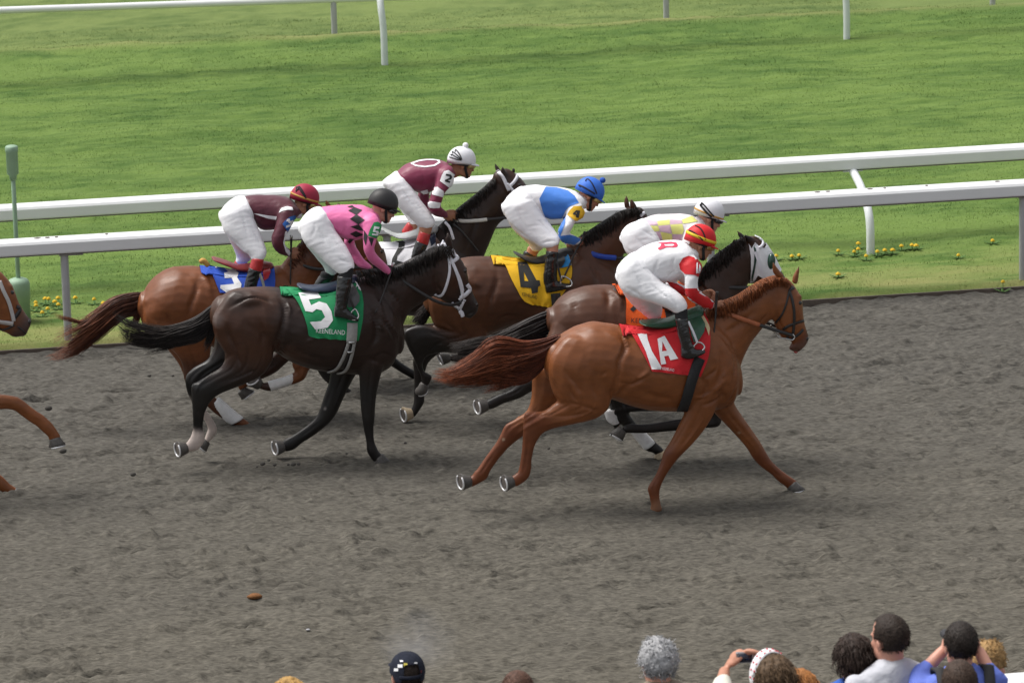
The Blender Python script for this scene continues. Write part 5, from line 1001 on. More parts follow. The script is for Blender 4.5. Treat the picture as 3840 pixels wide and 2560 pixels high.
J3 = dict(foot=(960, 1150), look=(-22, 8), head=P(C5, [(757, 528)])[0], neck=P(C5, [(690, 600)])[0], seed=3, skin=SKIND,
 pelvis=T(C5, [(330, 560, 362, 645, .135), (292, 494, 345, 680, .155), (225, 500, 285, 740, .17), (150, 550, 185, 760, .17), (102, 610, 125, 710, .13)]),
 leg_n=T(C5, [(320, 560, 92, 640, .10, -.08), (368, 680, 120, 760, .10, -.12), (415, 790, 195, 850, .093, -.16), (445, 870, 262, 915, .08, -.20), (462, 930, 315, 950, .07, -.23), (450, 968, 335, 985, .06, -.245), (440, 985, 345, 995, .055, -.25)]),
 leg_f=T(C5, [(300, 600, 100, 680, .10, .08), (300, 760, 160, 820, .095, .12), (322, 870, 200, 905, .083, .17), (340, 945, 222, 965, .068, .2), (332, 990, 215, 1003, .06, .21), (300, 1015, 228, 1022, .052, .22)]),
 torso=T(C5, [(293, 494, 352, 652, .13), (370, 484, 400, 745, .15), (470, 485, 488, 757, .16), (560, 489, 578, 735, .18), (640, 512, 660, 685, .18), (690, 555, 702, 645, .13), (715, 580, 715, 630, .08)]),
 arm_n=T(C5, [(545, 620, 680, 590, .07, -.15), (535, 690, 668, 680, .065, -.19), (515, 760, 630, 765, .058, -.22), (495, 830, 608, 815, .054, -.235), (512, 895, 602, 862, .05, -.235), (560, 945, 618, 893, .046, -.20), (635, 968, 646, 928, .038, -.10)]),
 arm_f=T(C5, [(600, 640, 690, 620, .07, .14), (520, 760, 600, 740, .06, .19), (500, 850, 570, 830, .054, .2), (540, 920, 590, 870, .05, .18), (640, 960, 660, 920, .04, .10)]),
 hands=[(*P(C5, [(676, 952)])[0], -.07, -12), (*P(C5, [(660, 940)])[0], .07, -12)],
 folds=[(P(C5, [(250, 600), (290, 720), (320, 820)]), .012, -.006), (P(C5, [(330, 720), (390, 830), (430, 910)]), .012, -.005), (P(C5, [(140, 780), (210, 850), (290, 920)]), .014, -.007)], sfolds=[(P(C5, [(400, 740), (440, 660), (430, 580)]), .012, -.005), (P(C5, [(520, 730), (550, 650)]), .012, -.005)],
 silk=MAR, marks=[(P(C5, [(358, 628), (400, 632), (470, 645), (540, 652), (535, 678), (470, 668), (410, 648)]), [], SILKW), (P(C5, [(555, 625), (575, 588), (620, 573), (660, 580), (668, 604), (625, 600), (585, 608)]), [], SILKW), (P(C5, [(605, 770), (622, 762), (612, 850), (650, 930), (640, 966), (608, 930), (588, 860)]), [], SILKW)],
 collar=SILKW, band=(P(C5, [(640, 655), (685, 642), (682, 700), (625, 775), (584, 712), (600, 690)]), M("blue_armband", (.02, .12, .42), .7), [(P(C5, [(622, 672), (640, 668), (645, 690), (665, 680), (672, 696), (650, 728), (612, 742), (610, 725), (640, 715), (650, 700), (635, 708), (628, 692), (612, 690)]), [])], NUMW),
 boots=[([T(C5, [(343, 975, 440, 985, .055, -.26), (334, 1010, 432, 1030, .054, -.265), (322, 1050, 425, 1078, .054, -.27)])], REDB, "boot_top"), ([T(C5, [(322, 1048, 424, 1076, .053, -.27), (300, 1120, 402, 1135, .05, -.28), (282, 1205, 382, 1205, .046, -.29), (275, 1250, 380, 1250, .045, -.29)]), T(C5, [(278, 1240, 275, 1310, .04, -.29), (360, 1240, 350, 1320, .043, -.295), (440, 1275, 440, 1320, .035, -.30)])], BOOT, "boot"),
  ([T(C5, [(215, 995, 312, 1012, .055, .23), (190, 1040, 285, 1060, .053, .24)])], REDB, "boot_top"), ([T(C5, [(190, 1040, 285, 1060, .052, .24), (165, 1120, 250, 1130, .05, .25), (160, 1180, 240, 1180, .046, .25)])], BOOT, "boot")],
 hm=(HMAR, (GOLD, .030, .016), None), straps=[(P(C5, [(655, 430), (700, 420), (740, 470), (770, 510)]), .012), (P(C5, [(665, 412), (700, 405), (735, 440), (765, 495)]), .010)], gogm=M("amber_goggle_light", (.45, .33, .12), .15, coat=.5))
jockey("person", "jockey in maroon silks with blue number 3 armband and crimson gold-banded helmet, leftmost", L3, J3)
whip("whip hanging from the bare hands of the maroon jockey with blue armband", P(C5, [(652, 805, -.10), (652, 850, -.10), (650, 960, -.12), (648, 1080, -.14), (645, 1195, -.16)]), [LEATHER, METAL], L3)
# ------------------------------------------------------------------ brown horse, yellow cloth 4
BRN = dict(b=(.078, .028, .012), r=(.112, .040, .015), d=(.030, .015, .010), k=(.012, .009, .008), m=(.03, .02, .015), f=(.050, .022, .013), w=(.5, .4, .3))
L4 = 2.85
H4 = dict(pal=BRN, foot=(1950, 1640), mottle=.4,
 trunk=T(C0, [(1000, 628, 985, 720, .12, 0, 'r'), (1030, 604, 1008, 752, .2, 0, 'r'), (1075, 591, 1062, 768, .265), (1125, 590, 1118, 770, .275), (1175, 596, 1178, 748, .28), (1230, 600, 1235, 756, .29), (1290, 588, 1290, 765, .29), (1335, 566, 1340, 770, .28), (1375, 580, 1380, 768, .24), (1415, 615, 1418, 750, .2), (1440, 660, 1440, 725, .12)]),
 neck=T(C3, [(715, 765, 985, 1110, .17), (790, 695, 1052, 1000, .125), (890, 645, 1105, 890, .105), (990, 580, 1155, 790, .092), (1085, 522, 1200, 715, .085), (1180, 488, 1235, 680, .08)]),
 head=T(C3, [(1205, 472, 1165, 600, .065, 0, 'f'), (1262, 478, 1195, 690, .085, 0, 'f'), (1305, 530, 1225, 770, .098, 0, 'f'), (1325, 605, 1265, 815, .09, 0, 'f'), (1345, 690, 1300, 840, .07), (1370, 770, 1325, 870, .06, 0, 'm'), (1390, 825, 1350, 890, .05, 0, 'm'), (1385, 860, 1365, 890, .04, 0, 'm')]),
 ears=[T(C3, [(1185, 505, 1250, 512, .024, -.05), (1172, 455, 1222, 458, .02, -.055), (1172, 428, 1202, 425, .012, -.06), (1178, 409, 1184, 409, .004, -.06)]), T(C3, [(1135, 480, 1175, 475, .02, .05), (1130, 430, 1166, 430, .018, .055), (1137, 397, 1157, 395, .01, .06), (1143, 377, 1148, 377, .004, .06)])],
 legs=[
  dict(lat=-.15, st=T(C6, [(1270, -230, 520, -230, .10, .03, 'r'), (1270, -60, 480, -90, .115, 0, 'r'), (1225, 110, 505, 80, .11, 0, 'r'), (1195, 270, 560, 210, .095, 0, 'r'), (1150, 420, 690, 238, .085, 0, 'b'), (900, 540, 545, 225, .075, 0, 'd'), (660, 540, 410, 212, .062, 0, 'k'), (485, 575, 285, 238, .052, 0, 'k'), (440, 630, 192, 305, .048, 0, 'k'), (425, 700, 240, 460, .042, 0, 'k'), (450, 770, 310, 590, .036, 0, 'k'), (480, 790, 345, 690, .034, 0, 'k'), (535, 815, 392, 790, .037, 0, 'k'), (510, 890, 410, 870, .034, 0, 'k'), (480, 930, 415, 920, .034, 0, 'k')]), hoof=(*P(C6, [(440, 920)])[0], *P(C6, [(410, 985)])[0], .040, .050, (.25, .65, -.7))),
  dict(lat=.16, st=T(C6, [(1200, 0, 600, 0, .10), (1100, 200, 640, 150, .09), (900, 400, 560, 330, .07, 0, 'k'), (650, 530, 430, 430, .055, 0, 'k'), (505, 640, 315, 610, .048, 0, 'k'), (455, 760, 315, 740, .04, 0, 'k'), (442, 880, 322, 880, .034, 0, 'k'), (440, 1000, 320, 1000, .034, 0, 'k'), (447, 1105, 316, 1120, .037, 0, 'k'), (400, 1200, 292, 1190, .034, 0, 'k'), (335, 1290, 275, 1215, .034, 0, 'k')]), hoof=(*P(C6, [(290, 1255)])[0], *P(C6, [(205, 1270)])[0], .045, .060, (-.93, -.34, -.08)), hm=M("pale_hoof", (.42, .33, .22), .6, .2, 60)),
  dict(lat=-.13, st=T(C0, [(1400, 640, 1335, 640, .08), (1392, 720, 1320, 720, .08), (1385, 780, 1330, 780, .06, 0, 'd'), (1395, 830, 1355, 830, .048, 0, 'k'), (1400, 870, 1372, 870, .036, 0, 'k'), (1405, 905, 1378, 908, .036, 0, 'k')])),
  dict(lat=.14, st=T(C0, [(1430, 640, 1370, 640, .08), (1432, 720, 1370, 720, .08), (1440, 780, 1390, 780, .055, 0, 'd'), (1455, 810, 1415, 815, .045, 0, 'k'), (1430, 850, 1405, 835, .036, 0, 'k')]))],
 lines=[(P(C3, [(120, 960), (130, 1060), (90, 1180), (60, 1300)]), .035, -.010), (P(C3, [(-120, 1000), (-60, 1060), (20, 1080)]), .05, .008), (P(C3, [(130, 1370), (200, 1330), (300, 1330)]), .03, -.009), (P(C3, [(830, 860), (900, 980), (950, 1080)]), .03, -.008), (P(C6, [(640, 150), (760, 240), (860, 320)]), .025, -.008), (P(C6, [(420, 260), (600, 330), (800, 400)]), .018, -.006), (P(C3, [(1150, 620), (1180, 720)]), .02, -.005)],
 eye=P(C3, [(1300, 585)])[0],
 tail=dict(mat=hairmat("black_tail_hair", (.016, .012, .012), .4, (.026, .020, .017)), n=200, core=T(C6, [(560, -180, 480, -60, .03), (500, -60, 430, 40, .04), (430, 40, 380, 100, .03), (380, 100, 330, 150, .01)]), locks=[(P(C6, [(560, -200), (480, -80), (420, 20), (340, 120), (280, 200)]), P(C6, [(560, -60), (520, 40), (480, 120), (440, 200), (390, 250)]), 1, (.03, .06), dict(t_out=(.6, 1)))]),
 mane=dict(mat=hairmat("black_mane_hair", (.013, .0105, .010), .4, (.026, .020, .017)), n=420, root=[p[:2] for p in P(C3, [(790, 695), (880, 640), (980, 575), (1080, 515), (1180, 485), (1260, 490)])], tip=[p[:2] for p in P(C3, [(840, 850), (920, 780), (1010, 700), (1100, 610), (1180, 560), (1250, 540)])], lat=(0, -.09), jit=9),
 bridle=[("brow_band", WEBW, .026, P(C3, [(1255, 545), (1285, 520), (1305, 505)])), ("cheek_strap", LEATHER, .018, P(C3, [(1240, 560), (1260, 660), (1290, 760)]))],
 reins=[("rein", M("blue_rein", (.015, .06, .38), .45, .15, 40), .018, [(*q, a) for q, a in zip([p[:2] for p in P(C3, [(815, 795), (880, 840), (960, 862), (1062, 872)])], (-.06, -.12, -.14, -.13))]), ("rein_end", LEATHER, .010, [(*q, a) for q, a in zip([p[:2] for p in P(C3, [(1062, 872), (1120, 873), (1200, 865), (1330, 850)])], (-.13, -.12, -.10, -.07))])])
horse("brown_horse", "brown horse with black mane wearing a yellow saddle cloth, in the middle of the group", L4, H4)
YLW = M("yellow_cloth", (.76, .44, .006), .75, .1, 8, .15, 90)
cloth(H4, P(C3, [(118, 858), (195, 935), (240, 1030), (285, 1115), (335, 1195), (400, 1232)]), P(C3, [(690, 830), (722, 930), (715, 1040), (650, 1150), (560, 1258)]), YLW, marks=[(P(C3, [(293, 900), (362, 897), (442, 1046), (468, 1048), (472, 1088), (455, 1098), (452, 1142), (408, 1152), (400, 1108), (318, 1100), (302, 980)]), [P(C3, [(342, 980), (346, 1052), (380, 1054)])], NUMB)], seed=4)
obj("lettering", text_mark(H4['cloth'], "KEENELAND", P(C3, [(330, 1168)])[0], (118/2.09, 26/2.09), (-2/2.09, -40/2.09), NUMB, L4), NUMB, H4['cloth_o'])
saddle(H4, T(C3, [(285, 832, 292, 850, .11), (360, 860, 370, 895, .115), (450, 870, 460, 920, .11), (540, 840, 550, 910, .10), (640, 800, 650, 900, .09), (720, 790, 730, 870, .08)]), P(C3, [(600, 850), (660, 850), (670, 900), (640, 950), (600, 960)]), LEATHER, LEATHER, pad=(P(C3, [(610, 810), (660, 805), (720, 860), (738, 920), (690, 940), (630, 955), (660, 900)]), M("sky_blue_pad", (.03, .32, .75), .6)),
  leather=(P(C3, [(600, 900, -.30), (620, 980, -.31), (640, 1050, -.31)]), .010, LEATHER), iron=P(C3, [(640, 1020, -.31), (630, 1060, -.31), (650, 1095, -.32), (715, 1090, -.33), (712, 1050, -.32), (670, 1020, -.31), (638, 1018, -.31)]), girth=(P(C3, [(590, 1150), (595, 1200), (600, 1240)]), .08))
BLUS = M("blue_silk", (.045, .20, .66), .5, .06, 30, .1, 26, sheen=.15); HBLU = M("blue_helmet_cover", (.035, .16, .66), .6, .05, 20)
J4 = dict(foot=(2070, 1110), look=(-33, 4), head=P(C3, [(855, 372)])[0], neck=P(C3, [(800, 420)])[0], seed=4,
 pelvis=T(C3, [(410, 400, 505, 545, .135), (345, 312, 470, 600, .155), (270, 345, 390, 640, .17), (215, 400, 290, 640, .165), (182, 450, 225, 570, .12)]),
 leg_n=T(C3, [(410, 400, 176, 480, .10, -.08), (510, 550, 225, 590, .10, -.12), (570, 630, 320, 700, .093, -.16), (612, 690, 410, 750, .08, -.20), (630, 730, 465, 785, .07, -.225), (622, 752, 500, 790, .06, -.235), (612, 765, 525, 792, .052, -.24)]),
 leg_f=T(C3, [(400, 450, 185, 520, .10, .08), (470, 600, 260, 650, .095, .12), (500, 700, 345, 730, .083, .17), (500, 760, 385, 775, .068, .2), (490, 800, 390, 805, .06, .21), (462, 815, 395, 812, .05, .22)]),
 torso=T(C3, [(338, 310, 502, 548, .13), (430, 300, 540, 568, .15), (530, 312, 620, 568, .16), (630, 322, 705, 535, .18), (715, 340, 775, 490, .18), (785, 368, 812, 470, .13), (818, 395, 826, 450, .08)]),
 arm_n=T(C3, [(672, 480, 800, 450, .07, -.15), (675, 540, 815, 535, .065, -.19), (645, 590, 748, 590, .056, -.22), (615, 645, 722, 640, .053, -.235), (612, 700, 702, 672, .05, -.235), (645, 750, 712, 680, .047, -.22), (710, 770, 745, 698, .042, -.15), (782, 768, 788, 715, .036, -.08)]),
 arm_f=T(C3, [(720, 470, 800, 450, .07, .14), (660, 600, 740, 590, .056, .19), (630, 690, 700, 660, .05, .2), (670, 770, 720, 710, .045, .16), (735, 785, 745, 740, .036, .08)]),
 hands=[(*P(C3, [(806, 752)])[0], -.07, -20), (*P(C3, [(720, 775)])[0], .06, -5)],
 shins=[T(C3, [(505, 770, 622, 745, .05, -.24), (518, 800, 615, 790, .046, -.25), (522, 830, 612, 828, .044, -.26), (525, 900, 600, 900, .04, -.26)]), T(C3, [(372, 790, 480, 800, .05, .22), (365, 815, 455, 835, .046, .225), (350, 850, 440, 865, .044, .23)])],
 folds=[(P(C3, [(280, 460), (330, 580), (380, 680)]), .012, -.006), (P(C3, [(440, 560), (520, 640), (590, 710)]), .012, -.005), (P(C3, [(230, 600), (310, 670), (420, 740)]), .014, -.008), (P(C3, [(470, 760), (530, 740), (610, 740)]), .010, -.006)], sfolds=[(P(C3, [(560, 560), (600, 480), (590, 410)]), .012, -.005), (P(C3, [(650, 540), (680, 470)]), .012, -.005)],
 silk=SILKW, marks=[(P(C3, [(515, 315), (600, 320), (690, 345), (740, 385), (775, 440), (700, 470), (672, 500), (640, 562), (520, 570), (490, 500), (465, 410)]), [], BLUS), (P(C3, [(650, 552), (672, 545), (668, 600), (630, 700), (700, 690), (780, 712), (785, 735), (740, 768), (650, 752), (608, 690), (622, 620)]), [], BLUS)],
 collar=SILKW, band=(P(C3, [(735, 468), (805, 466), (818, 520), (790, 586), (740, 578), (685, 535), (705, 500)]), M("yellow_armband", (.72, .42, .01), .7), [(P(C3, [(755, 498), (785, 502), (778, 535), (772, 560), (750, 552), (752, 538), (728, 532), (730, 520)]), [P(C3, [(757, 512), (750, 524), (757, 527)])])], NUMB),
 boots=[([T(C3, [(518, 815, 615, 822, .054, -.26), (508, 900, 606, 905, .052, -.27), (496, 1000, 606, 1005, .05, -.28), (500, 1070, 610, 1050, .046, -.285), (510, 1100, 610, 1090, .045, -.29)]), T(C3, [(512, 1060, 520, 1148, .04, -.285), (590, 1050, 590, 1138, .042, -.29), (665, 1070, 665, 1118, .04, -.295), (715, 1072, 718, 1090, .026, -.30)])], BOOT, "boot"), ([T(C3, [(345, 815, 452, 855, .054, .235), (330, 870, 430, 900, .05, .24), (310, 950, 400, 970, .048, .25)])], BOOT, "boot")],
 hm=(HBLU, None, (M("blue_pompom", (.02, .09, .42), .9), .04)), straps=[(P(C3, [(755, 295), (800, 310), (860, 345), (900, 370)]), .014), (P(C3, [(815, 232), (865, 270), (900, 330), (915, 370)]), .010)], strapm=M("navy_strap", (.01, .015, .05), .6), gogm=M("amber_goggle_light", (.45, .33, .12)))
jockey("person", "jockey in blue and white silks with blue pompom helmet and yellow number 4 armband", L4, J4)
whip("whip held slanting down by the jockey in the blue pompom helmet", P(C3, [(822, 670, -.10), (812, 710, -.10), (765, 790, -.14), (710, 910, -.20), (655, 1030, -.25)]), [LEATHER, LEATHER], L4)
# ------------------------------------------------------------------ dark horse farthest back, white cloth
L2 = 4.4
_q = lambda o: [p[:2] for p in o]
H2 = dict(pal=DARK, foot=(1480, 1500), mottle=.4,
 trunk=[(1130, 965, 1120, 1060, .12), (1160, 935, 1150, 1110, .2), (1220, 912, 1215, 1140, .26), (1290, 905, 1290, 1150, .275), (1370, 910, 1370, 1160, .28), (1450, 914, 1450, 1175, .29), (1540, 905, 1540, 1182, .29), (1610, 880, 1615, 1185, .28), (1680, 890, 1690, 1180, .24), (1740, 930, 1750, 1150, .2), (1785, 1000, 1788, 1110, .13)],
 neck=[(1610, 885, 1760, 1120, .17), (1655, 838, 1800, 1000, .13), (1705, 792, 1838, 905, .112), (1770, 740, 1866, 845, .10), (1825, 690, 1895, 820, .09), (1860, 655, 1912, 800, .085)],
 head=T(C3, [(130, 195, 130, 340, .065, 0, 'f'), (215, 170, 175, 430, .085, 0, 'f'), (300, 230, 235, 500, .10, 0, 'f'), (352, 290, 290, 540, .092, 0, 'f'), (390, 370, 340, 550, .072), (420, 440, 375, 570, .06, 0, 'm'), (440, 500, 400, 580, .05, 0, 'm')]),
 ears=[T(C3, [(170, 250, 225, 245, .024, -.05), (163, 205, 212, 205, .02, -.055), (164, 175, 192, 172, .012, -.06), (172, 152, 178, 152, .004, -.06)]), T(C3, [(125, 200, 165, 190, .02, .05), (115, 165, 150, 165, .018, .055), (112, 140, 130, 140, .01, .06), (115, 123, 120, 123, .004, .06)])],
 legs=[
  dict(lat=-.15, st=[(1290, 1000, 1130, 980, .10, .03), (1290, 1120, 1132, 1090, .11), (1272, 1200, 1150, 1182, .09), (1242, 1290, 1165, 1272, .06, 0, 'k'), (1226, 1350, 1174, 1350, .048, 0, 'k'), (1250, 1400, 1210, 1420, .036, 0, 'k'), (1290, 1440, 1270, 1466, .033, 0, 'k'), (1322, 1464, 1297, 1490, .035, 0, 'k'), (1340, 1472, 1320, 1496, .033, 0, 'k')], hoof=(1332, 1486, 1352, 1497, .042, .054, (.5, 0, -.85))),
  dict(lat=.16, st=[(1330, 1000, 1180, 980, .10), (1380, 1120, 1200, 1120, .10), (1422, 1220, 1290, 1200, .08), (1455, 1290, 1385, 1290, .055, 0, 'k'), (1482, 1338, 1438, 1350, .046, 0, 'k'), (1522, 1370, 1497, 1392, .038, 0, 'k'), (1560, 1392, 1538, 1415, .036, 0, 'k'), (1582, 1408, 1562, 1428, .034, 0, 'k')]),
  dict(lat=-.13, st=[(1760, 1050, 1660, 1060, .08), (1792, 1130, 1705, 1150, .08), (1840, 1190, 1772, 1212, .055, 0, 'k'), (1882, 1232, 1838, 1254, .048, 0, 'k'), (1912, 1268, 1878, 1288, .042, 0, 'k'), (1942, 1322, 1918, 1334, .034, 0, 'k'), (1962, 1372, 1940, 1380, .034, 0, 'k')]),
  dict(lat=.14, st=[(1740, 1080, 1650, 1080, .08), (1762, 1200, 1690, 1210, .07, 0, 'k'), (1792, 1290, 1735, 1292, .05, 0, 'k'), (1795, 1338, 1745, 1318, .045, 0, 'k'), (1745, 1357, 1735, 1328, .036, 0, 'k'), (1690, 1354, 1690, 1328, .036, 0, 'k')], hoof=(1682, 1342, 1652, 1345, .042, .054, (-.9, -.2, -.3)))],
 lines=[([(1800, 760), (1780, 850), (1740, 950)], .03, -.007), (P(C3, [(200, 330), (220, 420)]), .02, -.005)],
 eye=P(C3, [(310, 300)])[0],
 mane=dict(mat=hairmat("black_mane_hair", (.013, .0105, .010), .4, (.026, .020, .017)), n=300, root=[(1640, 855), (1690, 805), (1740, 762), (1800, 715), (1855, 665)], tip=[(1685, 905), (1725, 855), (1765, 805), (1815, 755), (1862, 705)], lat=(0, -.09), jit=6),
 bridle=[("brow_band", WEBW, .028, P(C3, [(215, 318), (255, 290), (285, 250), (292, 228)])), ("crown_piece", WEBW, .030, P(C3, [(145, 200), (175, 230), (200, 280), (228, 345)])), ("cheek_strap", WEBW, .022, P(C3, [(215, 290), (240, 320), (262, 350), (300, 430)]))],
 reins=[("rein", M("pale_rein", (.55, .54, .50), .6, .1, 40), .013, [(*q, a) for q, a in zip(_q(P(C7, [(1560, 355), (1680, 368), (1800, 365), (1925, 352)])), (-.06, -.12, -.14, -.13))]), ("rein_end", LEATHER, .011, [(*q, a) for q, a in zip(_q(P(C7, [(1925, 352), (2020, 345), (2130, 330), (2350, 300)])), (-.13, -.12, -.10, -.06))]), ("martingale_strap", LEATHER, .007, [(*q, a) for q, a in zip(_q(P(C7, [(1570, 400), (1660, 480), (1760, 600), (1830, 690)])), (-.14, -.16, -.17, -.16))])])
horse("dark_horse", "dark horse with plaited mane and white saddle cloth, farthest back against the white rail", L2, H2)
WHT = M("white_cloth", (.76, .76, .80), .75, .06, 8, .15, 90)
cloth(H2, _q(P(C7, [(770, 440), (790, 540), (810, 650), (850, 760), (840, 830), (900, 850)])), _q(P(C7, [(1370, 440), (1385, 520), (1375, 640), (1330, 750), (1240, 860)])), WHT, marks=[(P(C7, [(850, 540), (905, 520), (1000, 548), (1055, 602), (1040, 660), (970, 740), (962, 790), (1045, 812), (1040, 840), (900, 855), (915, 770), (980, 650), (985, 602), (930, 578), (858, 580)]), [], NUMB)], seed=5)
[obj("plait", blob(pt(x+9, y+12, L2), (HD*.013, NL*.013, ZU*.022), seg=8, nr=6), M("black_plait", (.012, .010, .010), .6), H2['root']) for x, y in [(1648, 838), (1668, 818), (1690, 798), (1712, 778), (1735, 758), (1757, 740), (1780, 722), (1802, 706), (1822, 690), (1840, 672), (1917, 628)]]
saddle(H2, T(C7, [(800, 435, 805, 455, .11), (870, 470, 880, 500, .115), (970, 510, 980, 545, .11), (1090, 490, 1100, 555, .10), (1250, 430, 1260, 530, .09), (1360, 400, 1370, 500, .08)]), _q(P(C7, [(1330, 420), (1420, 400), (1430, 500), (1380, 600), (1330, 640), (1310, 540)])), M("pale_saddle", (.50, .52, .52), .35, .1, 30, coat=.2), NAVY, leather=(P(C7, [(1480, 380, -.26), (1530, 440, -.27), (1570, 560, -.28)]), .012, WEBW))
MAR2 = M("plum_silk", (.20, .018, .060), .45, .08, 30, .1, 26, sheen=.15); HWH = M("white_helmet_cover", (.80, .80, .84), .6, .03, 20)
J2 = dict(foot=(1580, 960), look=(-14, 8), head=P(C5, [(1990, 232)])[0], neck=P(C5, [(1905, 300)])[0], seed=6, skin=SKIND,
 pelvis=T(C5, [(1550, 360, 1592, 425, .13), (1485, 298, 1560, 470, .15), (1435, 330, 1510, 500, .165), (1400, 355, 1450, 480, .16), (1382, 375, 1405, 440, .12)]),
 leg_n=T(C5, [(1545, 350, 1378, 400, .10, -.08), (1610, 440, 1440, 490, .10, -.12), (1675, 530, 1505, 590, .093, -.16), (1740, 615, 1580, 660, .08, -.20), (1780, 680, 1630, 715, .07, -.225), (1778, 715, 1652, 735, .06, -.235), (1768, 728, 1665, 740, .054, -.24)]),
 leg_f=T(C5, [(1530, 380, 1390, 430, .10, .08), (1580, 500, 1460, 540, .095, .12), (1630, 590, 1530, 630, .083, .17), (1660, 660, 1575, 690, .068, .2), (1650, 700, 1580, 705, .058, .21)]),
 torso=T(C5, [(1487, 297, 1592, 428, .13), (1550, 246, 1645, 462, .15), (1630, 216, 1715, 468, .16), (1730, 203, 1795, 425, .18), (1820, 212, 1865, 370, .18), (1885, 238, 1912, 335, .13), (1918, 268, 1928, 325, .08)]),
 arm_n=T(C5, [(1795, 310, 1925, 285, .07, -.15), (1788, 375, 1915, 395, .065, -.19), (1765, 440, 1862, 460, .058, -.22), (1737, 510, 1835, 528, .054, -.235), (1722, 560, 1825, 570, .052, -.24), (1742, 622, 1840, 588, .05, -.235), (1800, 655, 1860, 603, .045, -.16), (1872, 662, 1880, 625, .036, -.09)]),
 arm_f=T(C5, [(1720, 380, 1800, 370, .07, .14), (1650, 460, 1740, 450, .058, .19), (1660, 540, 1740, 530, .052, .2), (1700, 610, 1760, 570, .048, .18), (1850, 660, 1860, 620, .036, .08)]),
 hands=[(*P(C5, [(1898, 652)])[0], -.07, -12), (*P(C5, [(1880, 645)])[0], .07, -12)],
 shins=[T(C5, [(1655, 722, 1768, 712, .05, -.24), (1655, 760, 1752, 770, .046, -.25), (1645, 790, 1738, 805, .044, -.255), (1640, 850, 1725, 860, .04, -.26)]), T(C5, [(1575, 690, 1655, 700, .05, .22), (1570, 710, 1640, 740, .046, .225), (1540, 740, 1620, 765, .044, .23)])],
 folds=[(P(C5, [(1480, 400), (1560, 500), (1620, 590)]), .012, -.006), (P(C5, [(1590, 500), (1680, 600), (1740, 680)]), .012, -.005)], sfolds=[(P(C5, [(1640, 450), (1690, 370), (1670, 290)]), .012, -.005), (P(C5, [(1740, 420), (1780, 340)]), .012, -.005)],
 silk=MAR2, marks=[(P(C5, [(1765, 425), (1800, 420), (1848, 455), (1845, 505), (1800, 490), (1758, 480)]), [], SILKW), (P(C5, [(1725, 530), (1780, 538), (1825, 545), (1815, 585), (1770, 588), (1726, 582)]), [], SILKW), (P(C5, [(1665, 455), (1720, 440), (1730, 470), (1690, 480)]), [], SILKW),
   (P(C5, [(1585, 236), (1650, 212), (1700, 205), (1760, 203), (1815, 210), (1822, 232), (1780, 258), (1700, 268), (1630, 260)]), [P(C5, [(1605, 238), (1660, 220), (1720, 212), (1790, 213), (1806, 226), (1770, 248), (1700, 258), (1640, 250)])], SILKW)],
 band=(P(C5, [(1850, 300), (1885, 290), (1932, 325), (1938, 360), (1912, 420), (1885, 424), (1820, 375), (1835, 330)]), NUMW, [(P(C5, [(1868, 318), (1905, 325), (1915, 345), (1905, 362), (1880, 370), (1900, 378), (1895, 390), (1856, 378), (1860, 364), (1895, 350), (1892, 338), (1862, 332)]), [])], NUMB),
 boots=[([T(C5, [(1655, 762, 1745, 790, .055, -.25), (1645, 800, 1738, 825, .054, -.26), (1632, 838, 1728, 872, .054, -.265)])], REDB, "boot_top"), ([T(C5, [(1632, 836, 1728, 870, .053, -.265), (1610, 900, 1705, 920, .05, -.28), (1590, 980, 1680, 985, .046, -.29), (1585, 1050, 1680, 1050, .045, -.29)]), T(C5, [(1585, 1040, 1585, 1110, .04, -.29), (1680, 1040, 1670, 1115, .043, -.295), (1750, 1080, 1750, 1115, .035, -.3)])], BOOT, "boot"), ([T(C5, [(1565, 698, 1635, 742, .053, .23), (1520, 760, 1590, 790, .05, .24)])], REDB, "boot_top")],
 hm=(HWH, None, (M("white_pompom", (.8, .8, .82), .9), .0)), straps=[(P(C5, [(1868, 182), (1910, 190), (1950, 205), (1985, 212)]), .008), (P(C5, [(1872, 155), (1915, 168), (1955, 192), (1987, 210)]), .008), (P(C5, [(1884, 130), (1925, 148), (1962, 180), (1988, 208)]), .008), (P(C5, [(1905, 108), (1945, 130), (1975, 170), (1990, 208)]), .009)], gogm=M("amber_goggle_light", (.45, .33, .12)))
jockey("person", "jockey in plum silks with white pompom helmet and white number 2 armband, highest rider", L2, J2)
